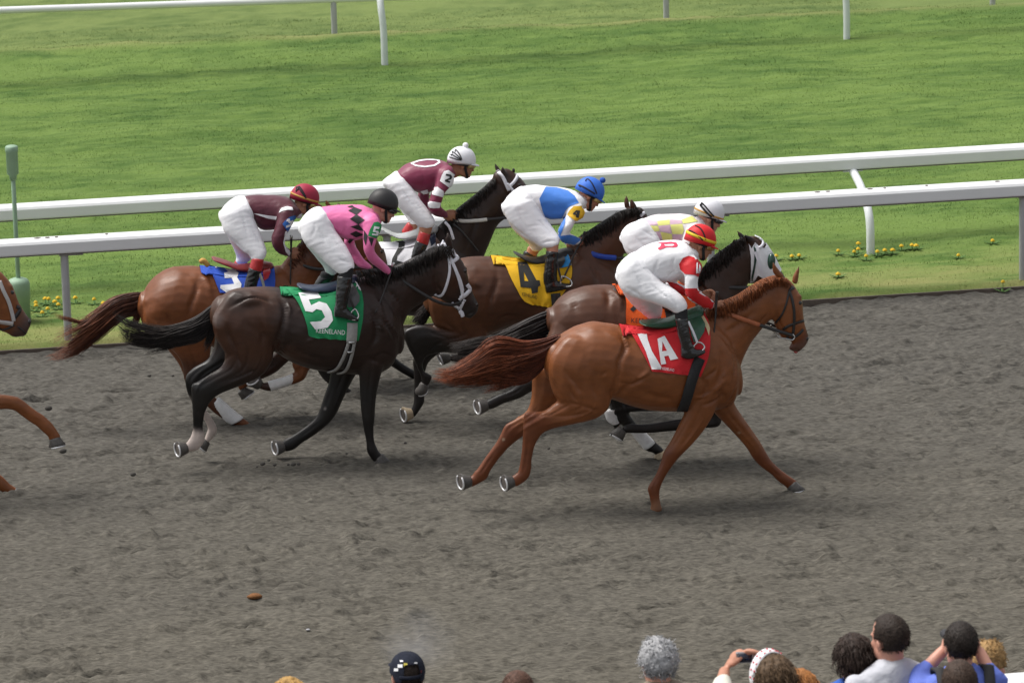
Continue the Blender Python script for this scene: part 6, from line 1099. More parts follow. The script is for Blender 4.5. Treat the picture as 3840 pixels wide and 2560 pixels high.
# ------------------------------------------------------------------ brown horse in white blinker hood, orange cloth
LO = 1.2
BR2 = dict(b=(.090, .034, .016), r=(.108, .040, .017), d=(.030, .015, .010), k=(.011, .0085, .008), m=(.03, .02, .015), f=(.055, .022, .011), w=(.5, .4, .3), n=(.038, .017, .010))
HO = dict(pal=BR2, foot=(2450, 1780), mottle=.4,
 trunk=T(C1, [(642, 482, 625, 600, .12), (690, 425, 668, 690, .2), (770, 382, 760, 730, .26), (850, 366, 850, 745, .275), (940, 368, 940, 765, .275), (1030, 385, 1035, 805, .285), (1130, 395, 1135, 830, .29), (1230, 385, 1235, 842, .29), (1320, 355, 1330, 845, .27), (1410, 355, 1420, 840, .24), (1490, 425, 1500, 805, .2), (1540, 520, 1545, 720, .13)]),
 neck=T(C4, [(870, 810, 1250, 1210, .17, 0, 'n'), (945, 710, 1292, 1045, .125, 0, 'n'), (1040, 625, 1315, 935, .105, 0, 'n'), (1130, 562, 1342, 865, .095, 0, 'n'), (1210, 508, 1372, 800, .09, 0, 'n'), (1270, 472, 1392, 765, .085, 0, 'n')]),
 head=T(C4, [(1325, 445, 1310, 625, .065, 0, 'f'), (1415, 450, 1340, 762, .088, 0, 'f'), (1498, 525, 1390, 855, .10, 0, 'f'), (1568, 620, 1450, 885, .095, 0, 'f'), (1618, 720, 1520, 915, .075, 0, 'f'), (1662, 800, 1580, 955, .062, 0, 'm'), (1698, 870, 1640, 985, .055, 0, 'm'), (1700, 920, 1665, 990, .045, 0, 'm')]),
 ears=[T(C4, [(1345, 525, 1425, 492, .026, -.05, 'f'), (1312, 478, 1375, 452, .022, -.055, 'k'), (1300, 446, 1328, 436, .012, -.06, 'k'), (1296, 425, 1302, 424, .004, -.06, 'k')]), T(C4, [(1258, 468, 1315, 450, .02, .05, 'k'), (1245, 432, 1292, 428, .018, .055, 'k'), (1236, 406, 1260, 404, .01, .06, 'f'), (1234, 391, 1240, 391, .004, .06, 'k')])],
 legs=[
  dict(lat=-.15, st=T(C1, [(930, 560, 645, 560, .10, .03), (925, 680, 605, 650, .115), (885, 760, 592, 722, .1), (800, 822, 572, 772, .085), (680, 862, 540, 805, .065, 0, 'k'), (590, 895, 500, 842, .05, 0, 'k'), (540, 908, 468, 862, .047, 0, 'k'), (480, 942, 430, 897, .038, 0, 'k'), (402, 968, 370, 922, .034, 0, 'k'), (348, 994, 315, 948, .037, 0, 'k'), (320, 1002, 302, 958, .034, 0, 'k')]), hoof=(*P(C1, [(306, 982)])[0], *P(C1, [(262, 988)])[0], .045, .060, (-.93, -.34, -.08))),
  dict(lat=.16, st=T(C1, [(900, 560, 700, 560, .10), (962, 700, 760, 740, .10), (992, 820, 840, 860, .08, 0, 'k'), (1012, 920, 912, 950, .06, 0, 'k'), (1032, 1010, 946, 1012, .05, 0, 'k'), (1062, 1060, 985, 1072, .045, 0, 'k'), (1092, 1095, 1045, 1122, .036, 0, 'k'), (1167, 1165, 1115, 1207, .034, 0, 'k'), (1197, 1190, 1155, 1222, .037, 0, 'k'), (1212, 1207, 1172, 1237, .034, 0, 'k')]), wrap=T(C1, [(1086, 1088, 1043, 1122, .037), (1127, 1125, 1080, 1168, .041), (1168, 1168, 1112, 1208, .043)]), hoof=(*P(C1, [(1192, 1225)])[0], *P(C1, [(1200, 1247)])[0], .044, .056, (.3, 0, -.95)), hm=M("pale_hoof", (.42, .33, .22))),
  dict(lat=-.13, st=T(C1, [(1530, 780, 1380, 780, .08), (1522, 900, 1380, 900, .08), (1517, 985, 1408, 985, .06, 0, 'k'), (1512, 1040, 1428, 1022, .05, 0, 'k'), (1492, 1088, 1428, 1040, .047, 0, 'k'), (1400, 1098, 1390, 1045, .04, 0, 'k'), (1300, 1108, 1280, 1052, .036, 0, 'k'), (1150, 1122, 1130, 1076, .034, 0, 'k'), (1060, 1122, 1050, 1075, .037, 0, 'k'), (1012, 1122, 1012, 1080, .034, 0, 'k')]), hoof=(*P(C1, [(998, 1108)])[0], *P(C1, [(968, 1142)])[0], .044, .056, (-.55, -.2, -.8))),
  dict(lat=.14, st=T(C1, [(1480, 780, 1350, 780, .08), (1420, 880, 1300, 870, .07, 0, 'k'), (1340, 960, 1270, 910, .05, 0, 'k'), (1280, 1010, 1240, 950, .046, 0, 'k'), (1200, 1010, 1180, 965, .036, 0, 'k'), (1050, 1015, 1035, 972, .034, 0, 'k'), (975, 1020, 940, 1000, .036, 0, 'k'), (985, 1060, 945, 1065, .035, 0, 'k'), (985, 1085, 955, 1095, .033, 0, 'k')]), wrap=T(C1, [(968, 1000, 906, 1010, .037), (978, 1040, 922, 1058, .04), (985, 1066, 950, 1080, .04)]))],
 lines=[(P(C3, [(980, 1110), (1010, 1180), (1000, 1280)]), .04, -.012), (P(C3, [(1030, 1120), (1090, 1200), (1110, 1280)]), .03, .012), (P(C3, [(720, 1200), (760, 1300)]), .04, -.006), (P(C4, [(960, 900), (1060, 1010), (1150, 1080)]), .03, -.006)],
 tail=dict(mat=hairmat("black_tail_hair", (.016, .012, .012), .4, (.026, .020, .017)), n=380, core=T(C1, [(650, 490, 630, 600, .05), (580, 520, 560, 640, .06), (500, 560, 480, 670, .06), (420, 605, 400, 690, .055), (330, 640, 320, 710, .045), (240, 670, 240, 730, .03), (170, 690, 170, 735, .015)]),
   locks=[(P(C1, [(645, 488), (580, 512), (500, 550), (420, 595), (340, 630), (260, 645), (180, 665), (110, 680)]), P(C1, [(625, 640), (560, 665), (490, 680), (420, 700), (340, 720), (260, 745), (180, 755), (110, 745)]), .8, (.05, .08), dict(t_out=(.6, 1))), (P(C1, [(620, 520), (480, 590), (340, 660), (200, 700)]), P(C1, [(620, 600), (480, 650), (340, 700), (200, 730)]), .4, (.06, .09), dict(t_out=(.5, 1)))]),
 mane=dict(mat=hairmat("black_mane_hair", (.013, .0105, .010), .4, (.026, .020, .017)), n=480, root=_q(P(C4, [(880, 790), (960, 700), (1040, 618), (1130, 555), (1210, 500), (1290, 465)])), tip=_q(P(C4, [(900, 900), (990, 850), (1090, 760), (1170, 680), (1240, 600), (1300, 540)])), lat=(0, -.10), jit=10, lift=.035),
 reins=[("rein", LEATHER, .012, [(*q, a) for q, a in zip(_q(P(C4, [(880, 905), (1040, 910), (1200, 912), (1350, 912), (1560, 900)])), (-.06, -.10, -.12, -.11, -.08))])])
horse("brown_horse", "brown horse in a white blinker hood with orange saddle cloth, half hidden behind the chestnut", LO, HO)
WHOOD = M("white_hood", (.78, .79, .82), .8, .04, 30, .15, 60); DGRN = M("dark_green_trim", (.012, .05, .035), .5)
hd_ = [decal(HO['tree'], P(C4, [(1346, 512), (1372, 560), (1400, 500), (1440, 545), (1490, 560), (1505, 530), (1470, 475), (1520, 545), (1572, 615), (1640, 750), (1560, 870), (1480, 830), (1430, 800), (1390, 870), (1350, 890), (1362, 760), (1362, 620)]), [], LO, .010, 3),
       decal(HO['tree'], P(C4, [(1395, 440), (1440, 445), (1480, 480), (1520, 548), (1480, 560), (1500, 530), (1470, 485), (1440, 470), (1400, 455)]), [], LO, .012, 3)]
hd = join(hd_); obj("blinker_hood", mirror(hd, LO), WHOOD, HO['root']); obj("blinker_hood", [hd, decal(bvh(hd_[0]), P(C4, [(1385, 530), (1410, 560), (1420, 640), (1400, 760), (1378, 860), (1370, 820), (1392, 700), (1398, 600)]), [], LO, .004, 2), decal(bvh(hd_[0]), P(C4, [(1392, 590), (1412, 585), (1480, 790), (1465, 800)]), [], LO, .007, 2)], [WHOOD, DGRN, WEBW], HO['root'])
ec, en = hit(HO['tree'], *P(C4, [(1545, 675)])[0], LO, 0)
cup = blob(ec-NL*.005, (HD*.034-ZU*.012, NL*.040, ZU*.066+HD*.012), seg=20, nr=14); obj2("blinker_cup", cup, M("green_cup", (.012, .055, .035), .25, coat=.4), HO['root'], LO)
obj2("forelock_band", strap(HO['tree'], P(C4, [(1435, 555), (1465, 530), (1468, 500), (1440, 475)]), .022, LO, .004, off=.016, both=False), WEBW, HO['root'], LO)
ORG = M("orange_cloth", (.74, .10, .004), .75, .1, 8, .15, 90)
cloth(HO, P(C1, [(978, 372), (1000, 405), (1017, 450), (1018, 510), (1020, 560), (1030, 600)]), P(C1, [(1335, 370), (1365, 430), (1368, 520), (1330, 610)]), ORG, marks=[(P(C4, [(270, 1108), (325, 1058), (352, 1078), (300, 1132)]), [], NUMB)], seed=6)
obj("lettering", text_mark(HO['cloth'], "KEENELAND", P(C4, [(278, 1230)])[0], (330/2.4118, 10/2.4118), (2/2.4118, -62/2.4118), NUMB, LO), NUMB, HO['cloth_o'])
saddle(HO, T(C4, [(120, 900, 125, 935, .11), (230, 930, 240, 970, .115), (360, 950, 370, 1010, .11), (500, 960, 510, 1040, .10), (640, 930, 650, 1030, .09), (760, 890, 770, 990, .08)]), P(C4, [(560, 1020), (680, 1000), (720, 1080), (680, 1180), (600, 1200)]), LEATHER, LEATHER)
PALE = M("cream_silk", (.80, .74, .76), .5, .04, 30, .1, 26, sheen=.15); YELS = M("pale_yellow_silk", (.74, .74, .22), .5, .04, 30); LIL = M("pale_lilac_silk", (.62, .42, .52), .5, .04, 30)
JO = dict(foot=(2560, 1150), look=(-24, 6), head=P(C4, [(985, 265)])[0], neck=P(C4, [(905, 340)])[0], seed=8, skin=M("skin_pale", (.56, .28, .20)), glove=M("black_glove", (.014, .014, .014), .8),
 pelvis=T(C4, [(470, 320, 530, 500, .135), (400, 290, 480, 560, .155), (320, 325, 400, 600, .17), (245, 380, 300, 580, .165), (200, 440, 230, 530, .12)]),
 leg_n=T(C4, [(430, 330, 188, 450, .10, -.08), (525, 450, 225, 580, .10, -.12), (600, 570, 320, 680, .093, -.16), (660, 680, 420, 780, .08, -.20), (690, 770, 520, 840, .07, -.225), (690, 820, 560, 860, .06, -.235), (670, 850, 575, 880, .052, -.24)]),
 leg_f=T(C4, [(430, 400, 210, 500, .10, .08), (500, 560, 290, 640, .095, .12), (560, 680, 390, 740, .083, .17), (580, 760, 450, 800, .068, .2), (570, 820, 470, 830, .06, .21)]),
 torso=T(C4, [(395, 292, 530, 505, .13), (500, 258, 610, 535, .15), (620, 250, 700, 545, .16), (735, 250, 785, 505, .18), (825, 262, 862, 440, .18), (885, 295, 905, 400, .13), (915, 325, 920, 375, .08)]),
 arm_n=T(C4, [(760, 400, 880, 370, .07, -.15), (740, 500, 860, 500, .065, -.19), (720, 600, 830, 600, .058, -.22), (700, 690, 800, 680, .054, -.235), (690, 770, 780, 740, .05, -.235), (710, 850, 770, 790, .045, -.2), (790, 900, 810, 840, .036, -.09)]),
 arm_f=T(C4, [(790, 420, 880, 400, .07, .14), (760, 560, 840, 560, .058, .19), (750, 700, 820, 690, .05, .2), (780, 820, 820, 770, .045, .16), (850, 890, 860, 840, .036, .08)]),
 hands=[(*P(C4, [(835, 890)])[0], -.07, -15), (*P(C4, [(870, 880)])[0], .07, -12)],
 folds=[(P(C4, [(300, 430), (380, 520), (440, 560)]), .012, -.005), (P(C4, [(360, 380), (450, 430), (500, 480)]), .012, -.005), (P(C4, [(230, 550), (300, 610)]), .012, -.006)], sfolds=[(P(C4, [(520, 480), (500, 400), (470, 340)]), .012, -.006)],
 silk=PALE, marks=[(P(C4, o), [], m_) for o, m_ in (([(405, 300), (520, 315), (525, 345), (455, 350)], LIL), ([(515, 312), (630, 300), (632, 345), (525, 355)], YELS), ([(630, 300), (740, 305), (745, 335), (635, 345)], LIL), ([(740, 300), (830, 265), (885, 315), (800, 330), (750, 335)], YELS), ([(458, 355), (525, 355), (540, 400), (490, 405)], YELS), ([(525, 355), (632, 347), (650, 425), (545, 405)], LIL), ([(635, 345), (745, 337), (760, 400), (745, 430), (655, 428)], YELS), ([(490, 408), (545, 408), (570, 495), (545, 500), (510, 470)], LIL), ([(545, 408), (650, 428), (655, 500), (572, 497)], YELS), ([(655, 430), (745, 432), (740, 500), (660, 502)], LIL))],
 collar=PALE, boots=[([T(C4, [(560, 860, 680, 840, .055, -.25), (570, 930, 670, 930, .052, -.26), (560, 1010, 650, 1010, .05, -.27)])], BOOT, "boot"), ([T(C4, [(560, 1040, 560, 1100, .04, -.27), (640, 1060, 635, 1140, .042, -.28), (650, 1100, 650, 1160, .03, -.28)])], BOOT, "boot")],
 hm=(HWH, (GOLD, .020, .014), None, 1.0), straps=[(P(C4, [(868, 122), (920, 180), (970, 240), (1010, 275)]), .016), (P(C4, [(890, 118), (940, 165), (990, 225), (1030, 268)]), .012)])
jockey("person", "jockey in cream silks with pale yellow checks and white helmet, behind the red helmeted jockey", LO, JO)
# ------------------------------------------------------------------ chestnut entering at the left edge
LL = 1.55
_s = lambda lst, dx=-3040, dy=-58: [(a[0]+dx, a[1]+dy, a[2]+dx, a[3]+dy)+tuple(a[4:]) for a in lst]
HL = dict(pal=dict(CHEST, m=(.060, .030, .024), g=(.13, .05, .022)), foot=(-400, 1880), mottle=.3, trunk=_s(H1['trunk']), voxel=.013,
 neck=[(-400, 1095, -250, 1380, .17), (-340, 1062, -225, 1290, .125), (-260, 1030, -185, 1215, .1), (-180, 1000, -140, 1170, .09), (-110, 975, -90, 1130, .085)],
 head=T(C9, [(-130, 630, -190, 800, .065), (-30, 690, -190, 960, .085), (55, 765, -150, 1095, .10), (122, 870, -70, 1175, .092), (155, 960, 0, 1205, .072), (200, 1040, 60, 1230, .06, 0, 'g'), (250, 1105, 95, 1256, .056, 0, 'm'), (262, 1150, 140, 1262, .052, 0, 'm'), (235, 1210, 180, 1252, .035, 0, 'm')]),
 ears=[T(C9, [(-120, 640, -60, 640, .02, -.05), (-115, 590, -75, 590, .018, -.055), (-105, 540, -100, 540, .004, -.06)])],
 legs=[dict(lat=-.13, st=T(CA, [(-420, 900, -330, 1000, .08, .03), (-350, 985, -330, 1150, .085), (-200, 1045, -200, 1165, .068), (-80, 1088, -90, 1172, .055), (25, 1097, 10, 1158, .05), (82, 1110, 60, 1164, .046), (130, 1148, 105, 1198, .036), (182, 1183, 150, 1228, .034), (217, 1215, 178, 1252, .038), (242, 1250, 200, 1272, .035), (256, 1270, 204, 1287, .037)]), hoof=(*P(CA, [(230, 1282)])[0], *P(CA, [(240, 1312)])[0], .046, .062, (.15, -.15, -1))),
   dict(lat=.14, st=T(CA, [(-320, 1000, -450, 1030, .08), (-250, 1180, -350, 1200, .06), (-180, 1280, -242, 1312, .048), (-100, 1350, -150, 1402, .036), (0, 1430, -30, 1482, .034), (42, 1470, 12, 1507, .037), (72, 1490, 45, 1522, .034)]), hoof=(*P(CA, [(62, 1508)])[0], *P(CA, [(88, 1522)])[0], .044, .056, (.6, 0, -.8))),
   dict(lat=-.15, st=_s(H1['legs'][0]['st'])), dict(lat=.16, st=_s(H1['legs'][1]['st']))],
 lines=[(P(C9, [(20, 900), (20, 1050), (60, 1150)]), .022, -.006), (P(C9, [(60, 830), (110, 850)]), .02, .006), (P(CA, [(60, 1150), (120, 1190), (180, 1235)]), .012, -.006)],
 eye=P(C9, [(100, 888)])[0], nostril=[(*P(C9, [(243, 1140)])[0], .026)],
 tail=dict(mat=M("chestnut_tail_hair"), n=150, locks=[([(a-3040, b-58) for a, b in H1['tail']['locks'][0][0]], [(a-3040, b-58) for a, b in H1['tail']['locks'][0][1]], 1, (.04, .07), {})]),
 bridle=[("cheek_strap", M("grey_webbing", (.50, .48, .47), .6, .1, 40), .030, P(C9, [(-5, 790), (30, 880), (70, 960), (100, 1060), (115, 1130)])), ("noseband", LEATHER, .030, P(C9, [(110, 1115), (150, 1065), (180, 1005)])), ("mouth_strap", LEATHER, .012, P(C9, [(150, 1175), (190, 1205), (215, 1235)])), ("rein_strap", M("grey_webbing"), .034, P(C9, [(-40, 1130), (40, 1140), (110, 1150)])), ("chin_strap", LEATHER, .016, P(C9, [(-30, 1205), (50, 1195), (120, 1160)]))])
horse("chestnut_horse", "chestnut horse with grey webbing bridle, only its head and forelegs entering at the left edge", LL, HL)
# ================================================================== spectators on the apron in front
def apron_z(y_h): return max(.0, min(1.2, .95-.22*(y_h-22.3)))
def horiz(p): return math.hypot(p[0]-CAM[0], p[1]-CAM[1])
HM = lambda n, c: (M("hair_"+n, c, .6, .4, 60, .4, 90, spec=.25, attr=True), c)
def hair_pieces(c, f, u, s, k, style, n=420, seed=0):
    r = np.random.default_rng(seed+50); ps = []
    A = np.array((.106, .083, .100)) if style == 'short' else np.array((.108, .086, .102))
    vol = {'short': .005, 'curly': .020, 'wavy': .020, 'bald': .0, 'long': .022}[style]
    n = n*3; nr, sg = 34, 56; v, fc = [], []
    def keep(d): return not ((d[0] > .30 and d[2] < .62) or (d[2] < (-.72 if style != 'long' else -.95)) or (abs(d[1]) > .75 and d[2] < -.15 and d[0] > -.25))
    def P_(d, e): 
        q = d*(A+e); return c+(f*(q[0]-.006)+s*q[1]+u*(q[2]+.022))*k
    for i in range(nr+1):
        ph = math.pi*i/nr
        for j in range(sg):
            th = 2*math.pi*j/sg; d = np.array((math.sin(ph)*math.cos(th), math.sin(ph)*math.sin(th), math.cos(ph)))
            nz = fbm(np.array([d[0]*7+d[2]*5+seed]), np.array([d[1]*8+d[2]*4]), 3, seed)[0]
            v.append(P_(d, (vol*(.35+1.0*nz)*min(1, max(.15, (d[2]+.75)/.6)) if style != 'long' else vol*(.35+1.1*nz)) if keep(d) else -.030))
    for i in range(nr):
        for j in range(sg): j2 = (j+1) % sg; fc.append((i*sg+j, (i+1)*sg+j, (i+1)*sg+j2, i*sg+j2))
    ps.append(piece(v, fc))
    for _ in range(n):
        d = r.normal(0, 1, 3); d /= np.linalg.norm(d)
        if not keep(d): continue
        p0 = P_(d, vol*.55); out = (f*d[0]+s*d[1]+u*d[2]); back = -f*.5-u*.6
        if style == 'short':
            L_ = r.uniform(.005, .010); pts = [p0, p0+out*L_*.5+back*L_*.5, p0+out*L_*.7+back*L_*1.3]
        elif style in ('curly',):
            pts = [p0]; 
            for q in range(5): pts.append(pts[-1]+(out*.08+r.normal(0, .8, 3))*.0065)
        else:
            L_ = r.uniform(.022, .045); sw = r.normal(0, .3, 3); pts = [p0, p0+out*L_*.35+back*L_*.3+sw*.01, p0+out*L_*.42+back*L_*.9+sw*.02, p0+out*L_*.3+back*L_*1.5+sw*.02]
        ps.append(tube(np.array(pts), np.linspace(.0022 if style == 'short' else .0036, .0010, len(pts)), 3, col=r.uniform(.9, 1.15) if style == 'short' else r.uniform(.7, 1.35)))
    return ps
def person(label, px, D, turn, nod, style, hairm, skin, shirt, k=1.0, arms=None, seed=0, trousers=None, hk=1.0, extra=None, sleeve='long', shoulder=1.0):
    d = ray(*px); hc = CAM+d*D; f, u, s = frame(nod, turn); bf, bu, bs = frame(0, turn*.6+90*.4)
    gz = apron_z(horiz(hc)); hgt = hc[2]-gz+.10; sc = hgt/1.72; g = np.array((hc[0], hc[1], gz)); root = empty("person", g-bf*.02, label, "spectator", "spectators along the rail")
    L3 = lambda a, b, z: g+bf*(a-.03)+bs*b+ZU*(z*sc)
    sh = .185*shoulder
    up_ = .055/max(sc, .5); tor = [(0, .95, .155, .105), (0, 1.05, .150, .100), (.0, 1.18, .165, .108), (0, 1.30, .185, .118), (0, 1.38, .190*shoulder, .108), (-.005, 1.435, .150*shoulder, .085), (-.005, 1.475, .075, .066)]
    def tors(e): return rings(np.array([L3(a, 0, z+up_) for a, z, _, _ in tor]), np.array([bs*(w_+e) for _, _, w_, _ in tor]), np.array([bf*(d_+e) for _, _, _, d_ in tor]), 22, np.zeros((len(tor), 3)), (.1, .2))
    A = []
    for q in (-1, 1):
        J = arms[q] if arms and q in arms else [L3(0, q*sh, 1.44), L3(-.02, q*(sh+.07), 1.12), L3(.06, q*(sh+.05), .88), None]
        A.append((q, J))
    bp = head_pieces(hc, f, u, s, hk)+[tube([hc-u*.06-f*.02, hc-u*.12-f*.025, L3(-.01, 0, 1.44)], [.058, .056, .072], 14, sub=3), tors(-.02)]
    for q, J in A:
        bp.append(tube([J[0], J[1], J[2]], [.045, .040, .030], 12, sub=4))
        hf = J[3] if J[3] is not None else (J[2]-J[1])/np.linalg.norm(J[2]-J[1]); sd = -bs*q; hu = np.cross(sd, hf); hu = hu if hu@ZU > 0 or abs(hu@ZU) < .2 else -hu
        bp += hand_pieces(J[2]+hf*.06, hf, hu, sd, 1.05, .8)
    legs = [[L3(0, q*.085, .95), L3(.03, q*.10, .50), L3(0, q*.11, .08)] for q in (-1, 1)]
    bp += [tube(l, [.075, .05, .04], 12, sub=3) for l in legs]
    obj("body", remesh(bp, .0085, 2), skin, root)
    cl = [tors(.006)]
    for q, J in A:
        pts = [J[0], J[1], J[2]] if sleeve == 'long' else [J[0], J[0]*.45+J[1]*.55]
        if sleeve == 'three': pts = [J[0], J[1], J[1]*.55+J[2]*.45]
        cl.append(tube(pts, ([.066, .058, .044] if sleeve != 'short' else [.068, .064]), 14, sub=4 if sleeve != 'short' else 1, cap=(.7, .1)))
    m = remesh(cl, .012, 5); wrinkle(m, .012, (10, 12), seed); obj("shirt", m, shirt, root)
    obj("trousers", remesh([tube(l, [.098, .078, .062], 14, sub=3, cap=(.5, .1)) for l in legs]+[blob(L3(0, 0, .94), (bs*.165, bf*.115, ZU*.12))], .014, 4), trousers or M("dark_trousers", (.05, .055, .075), .8, .15, 30), root)
    obj("shoes", join([blob(L3(.05, q*.11, .035), (bf*.13, bs*.045, ZU*.04)) for q in (-1, 1)]), LEATHER, root)
    if hairm: hh = join(hair_pieces(hc, f, u, s, hk, style, seed=seed)); hh['c'] = hh['c']*np.array(hairm[1]); hh['c'][:34*56] = hh['c'][:34*56]*1.9; obj("hair", hh, hairm[0], root, col=True)
    return root, hc, f, u, s, L3, bf, bs
def at(px, py, D): return CAM+ray(px, py)*D
GREYT = M("pale_grey_shirt", (.52, .53, .58), .85, .06, 20, .2, 60); LAV = M("lavender_blue_shirt", (.13, .19, .62), .8, .1, 20, .2, 60); ROYAL = M("royal_blue_top", (.02, .10, .46), .8, .08, 20)
CREAMT = M("cream_top", (.66, .66, .58), .85, .05, 20); DARKT = M("charcoal_top", (.03, .03, .035), .8)
PINKSK = M("skin_fair", (.60, .30, .22), .5, .08, 40)
# man in the black cap
r_, hc, f, u, s, *_ = person("man in a black back-to-front cap with small coloured badges, alone at the bottom", (1528, 2530), 24.6, 92, 0, 'short', HM("dark", (.03, .02, .015)), PINKSK, M("dark_red_top", (.12, .02, .02), .8), seed=1)
CAPM = M("navy_cap", (.024, .027, .040), .95, .25, 60, .3, 120, spec=.08)
g_ = lambda a, b, c_: hc+f*a+s*b+u*c_
v, fc = [], []; nr, sg = 12, 32
for i in range(nr+1):
    ph = math.pi/2*i/nr
    for j in range(sg):
        th = 2*math.pi*j/sg; z = math.sin(ph); v.append(g_(-.006+.117*math.cos(ph)**.8*math.cos(th), .097*math.cos(ph)**.8*math.sin(th), .022+.108*z-(.030 if math.cos(th) < -.5 and i == 0 and abs(math.sin(th)) > .42 else .0)))
for i in range(nr):
    for j in range(sg):
        th = 2*math.pi*j/sg
        if i < 5 and math.cos(th) < -.86: continue          # the open arch above the strap
        j2 = (j+1) % sg; fc.append((i*sg+j, i*sg+j2, (i+1)*sg+j2, (i+1)*sg+j))
shell = piece(v, fc); tcap = bvh(shell)
peak = blob(g_(.135, 0, .022), (f*.070, s*.085, u*.006)); strap_ = ribbon([g_(-.006+.118*math.cos(q), .098*math.sin(q), .022) for q in np.linspace(math.pi-.65, math.pi+.65, 9)], [f*math.cos(q)+s*math.sin(q) for q in np.linspace(math.pi-.65, math.pi+.65, 9)], .020, .003)
cap_ = obj("cap", [join([shell, peak, strap_])], [CAPM], r_)
Z8 = (900, 2200, 1.68); bd = {}
for x, y, wd, hh, c_ in ((1018, 466, 20, 10, 'w'), (1106, 478, 18, 8, 'w'), (1010, 497, 30, 20, 'w'), (1043, 491, 22, 24, 'y'), (1080, 495, 24, 14, 'r'), (1108, 508, 24, 20, 'w'), (985, 520, 26, 18, 'w'), (1128, 532, 26, 18, 'r'), (1120, 549, 40, 8, 'w')):
    bd.setdefault(c_, []).append(decal(tcap, P(Z8, [(x-wd/2, y-hh/2), (x+wd/2, y-hh/2), (x+wd/2, y+hh/2), (x-wd/2, y+hh/2)]), [], 0, .004, 1))
obj("badges", [join(bd['w']), join(bd['y']), join(bd['r'])], [NUMW, M("badge_yellow", (.5, .42, .05), .7), M("badge_red", (.5, .08, .07), .7)], cap_)
# only the tops of two heads
person("balding brown head just showing at the bottom edge, right of the capped man", (1942, 2597), 24.2, 88, 2, 'short', HM("stubble", (.09, .045, .03)), SKIND, DARKT, seed=2)
person("blond head barely showing at the bottom edge, left of the capped man", (1085, 2634), 24.2, 80, 0, 'wavy', HM("blond", (.45, .27, .09)), SKIN, DARKT, seed=3)
person("spectator with thick grey curly hair, standing alone right of centre", (2468, 2486), 23.6, 98, -4, 'curly', HM("grey", (.36, .36, .37)), PINKSK, M("tan_top", (.25, .2, .15), .8), seed=4)
# woman photographing with a compact camera
D_ = 23.3
arms = {}
pw = at(2897, 2552, D_)
f1, f2 = -HD*.80+ZU*.30+NL*.2, HD*.55+ZU*.70+NL*.2; f1 /= np.linalg.norm(f1); f2 /= np.linalg.norm(f2)
arms[-1] = [pw+HD*.17-ZU*.22, pw+HD*.19-ZU*.20+NL*.20, at(2852, 2464, D_+.45)-f1*.06+ZU*.01, f1]
arms[1] = [pw-HD*.17-ZU*.22, at(2712, 2585, D_+.18), at(2740, 2480, D_+.45)-f2*.06, f2]
r_, hc, f, u, s, *_ = person("woman with white red-dotted headband raising both bare hands to photograph the race", (2897, 2550), D_, 112, 4, 'long', HM("brown", (.10, .062, .034)), SKIN, CREAMT, arms=arms, seed=5, sleeve='three')
g_ = lambda a, b, c_: hc+f*a+s*b+u*c_
q = np.linspace(-1.9, 1.9, 25); hbp = [g_(.045-.01*abs(x), .102*math.sin(x), .025+.122*math.cos(x)) for x in q]; hbn = [s*math.sin(x)+u*math.cos(x) for x in q]
dots = [blob(p+n*.004+f*o, (f*.006, s*.006, u*.006), seg=8, nr=6) for p, n in list(zip(hbp, hbn))[::2] for o in (-.014, .014)]
obj("headband", [ribbon(hbp, hbn, .055, .004), join(dots)], [NUMW, M("red_dots", (.6, .03, .06), .7)], r_)
cc = at(2793, 2462, D_+.44)
cam_o = obj("compact_camera", [remesh([box(cc, (HD*.047, NL*.012, ZU*.029))], .004, 4), box(cc-NL*.0125, (HD*.036, NL*.0012, ZU*.023)), tube([cc+NL*.01, cc+NL*.035], .019, 16)], [M("camera_silver", (.30, .30, .32), .35, .05, metal=.6), M("camera_screen", (.008, .010, .030), .1, coat=.5), M("camera_silver")], loc=cc)
tag(cam_o, "small compact camera held up in both hands above the track", "camera")
person("ginger hair just showing at the bottom edge beside the woman with the headband", (2998, 2606), 23.4, 85, 0, 'wavy', HM("ginger", (.36, .15, .045)), SKIN, DARKT, seed=6)
person("person with dark wavy hair and royal blue top, left of the young man in grey", (3202, 2472), 23.6, 88, -2, 'wavy', HM("dark_brown", (.035, .022, .017)), SKIN, ROYAL, seed=7)
person("young man with short dark hair in a pale grey t-shirt, tallest of the right-hand crowd", (3335, 2392), 23.5, 118, -2, 'short', HM("dark", (.03, .02, .015)), PINKSK, GREYT, seed=8, sleeve='short', shoulder=1.12, hk=1.04)
pc = at(3256, 2545, 23.5)+NL*.12
pg = obj("programme", [box(pc+HD*.03*i, (HD*.004, NL*.07, ZU*.10)) for i in (0, .35, .7)], [M("paper_white", (.62, .63, .66), .5), M("paper_grey", (.35, .36, .4), .5), M("paper_white")], loc=pc); tag(pg, "folded silvery paper programme held upright beside the grey t-shirt", "programme")
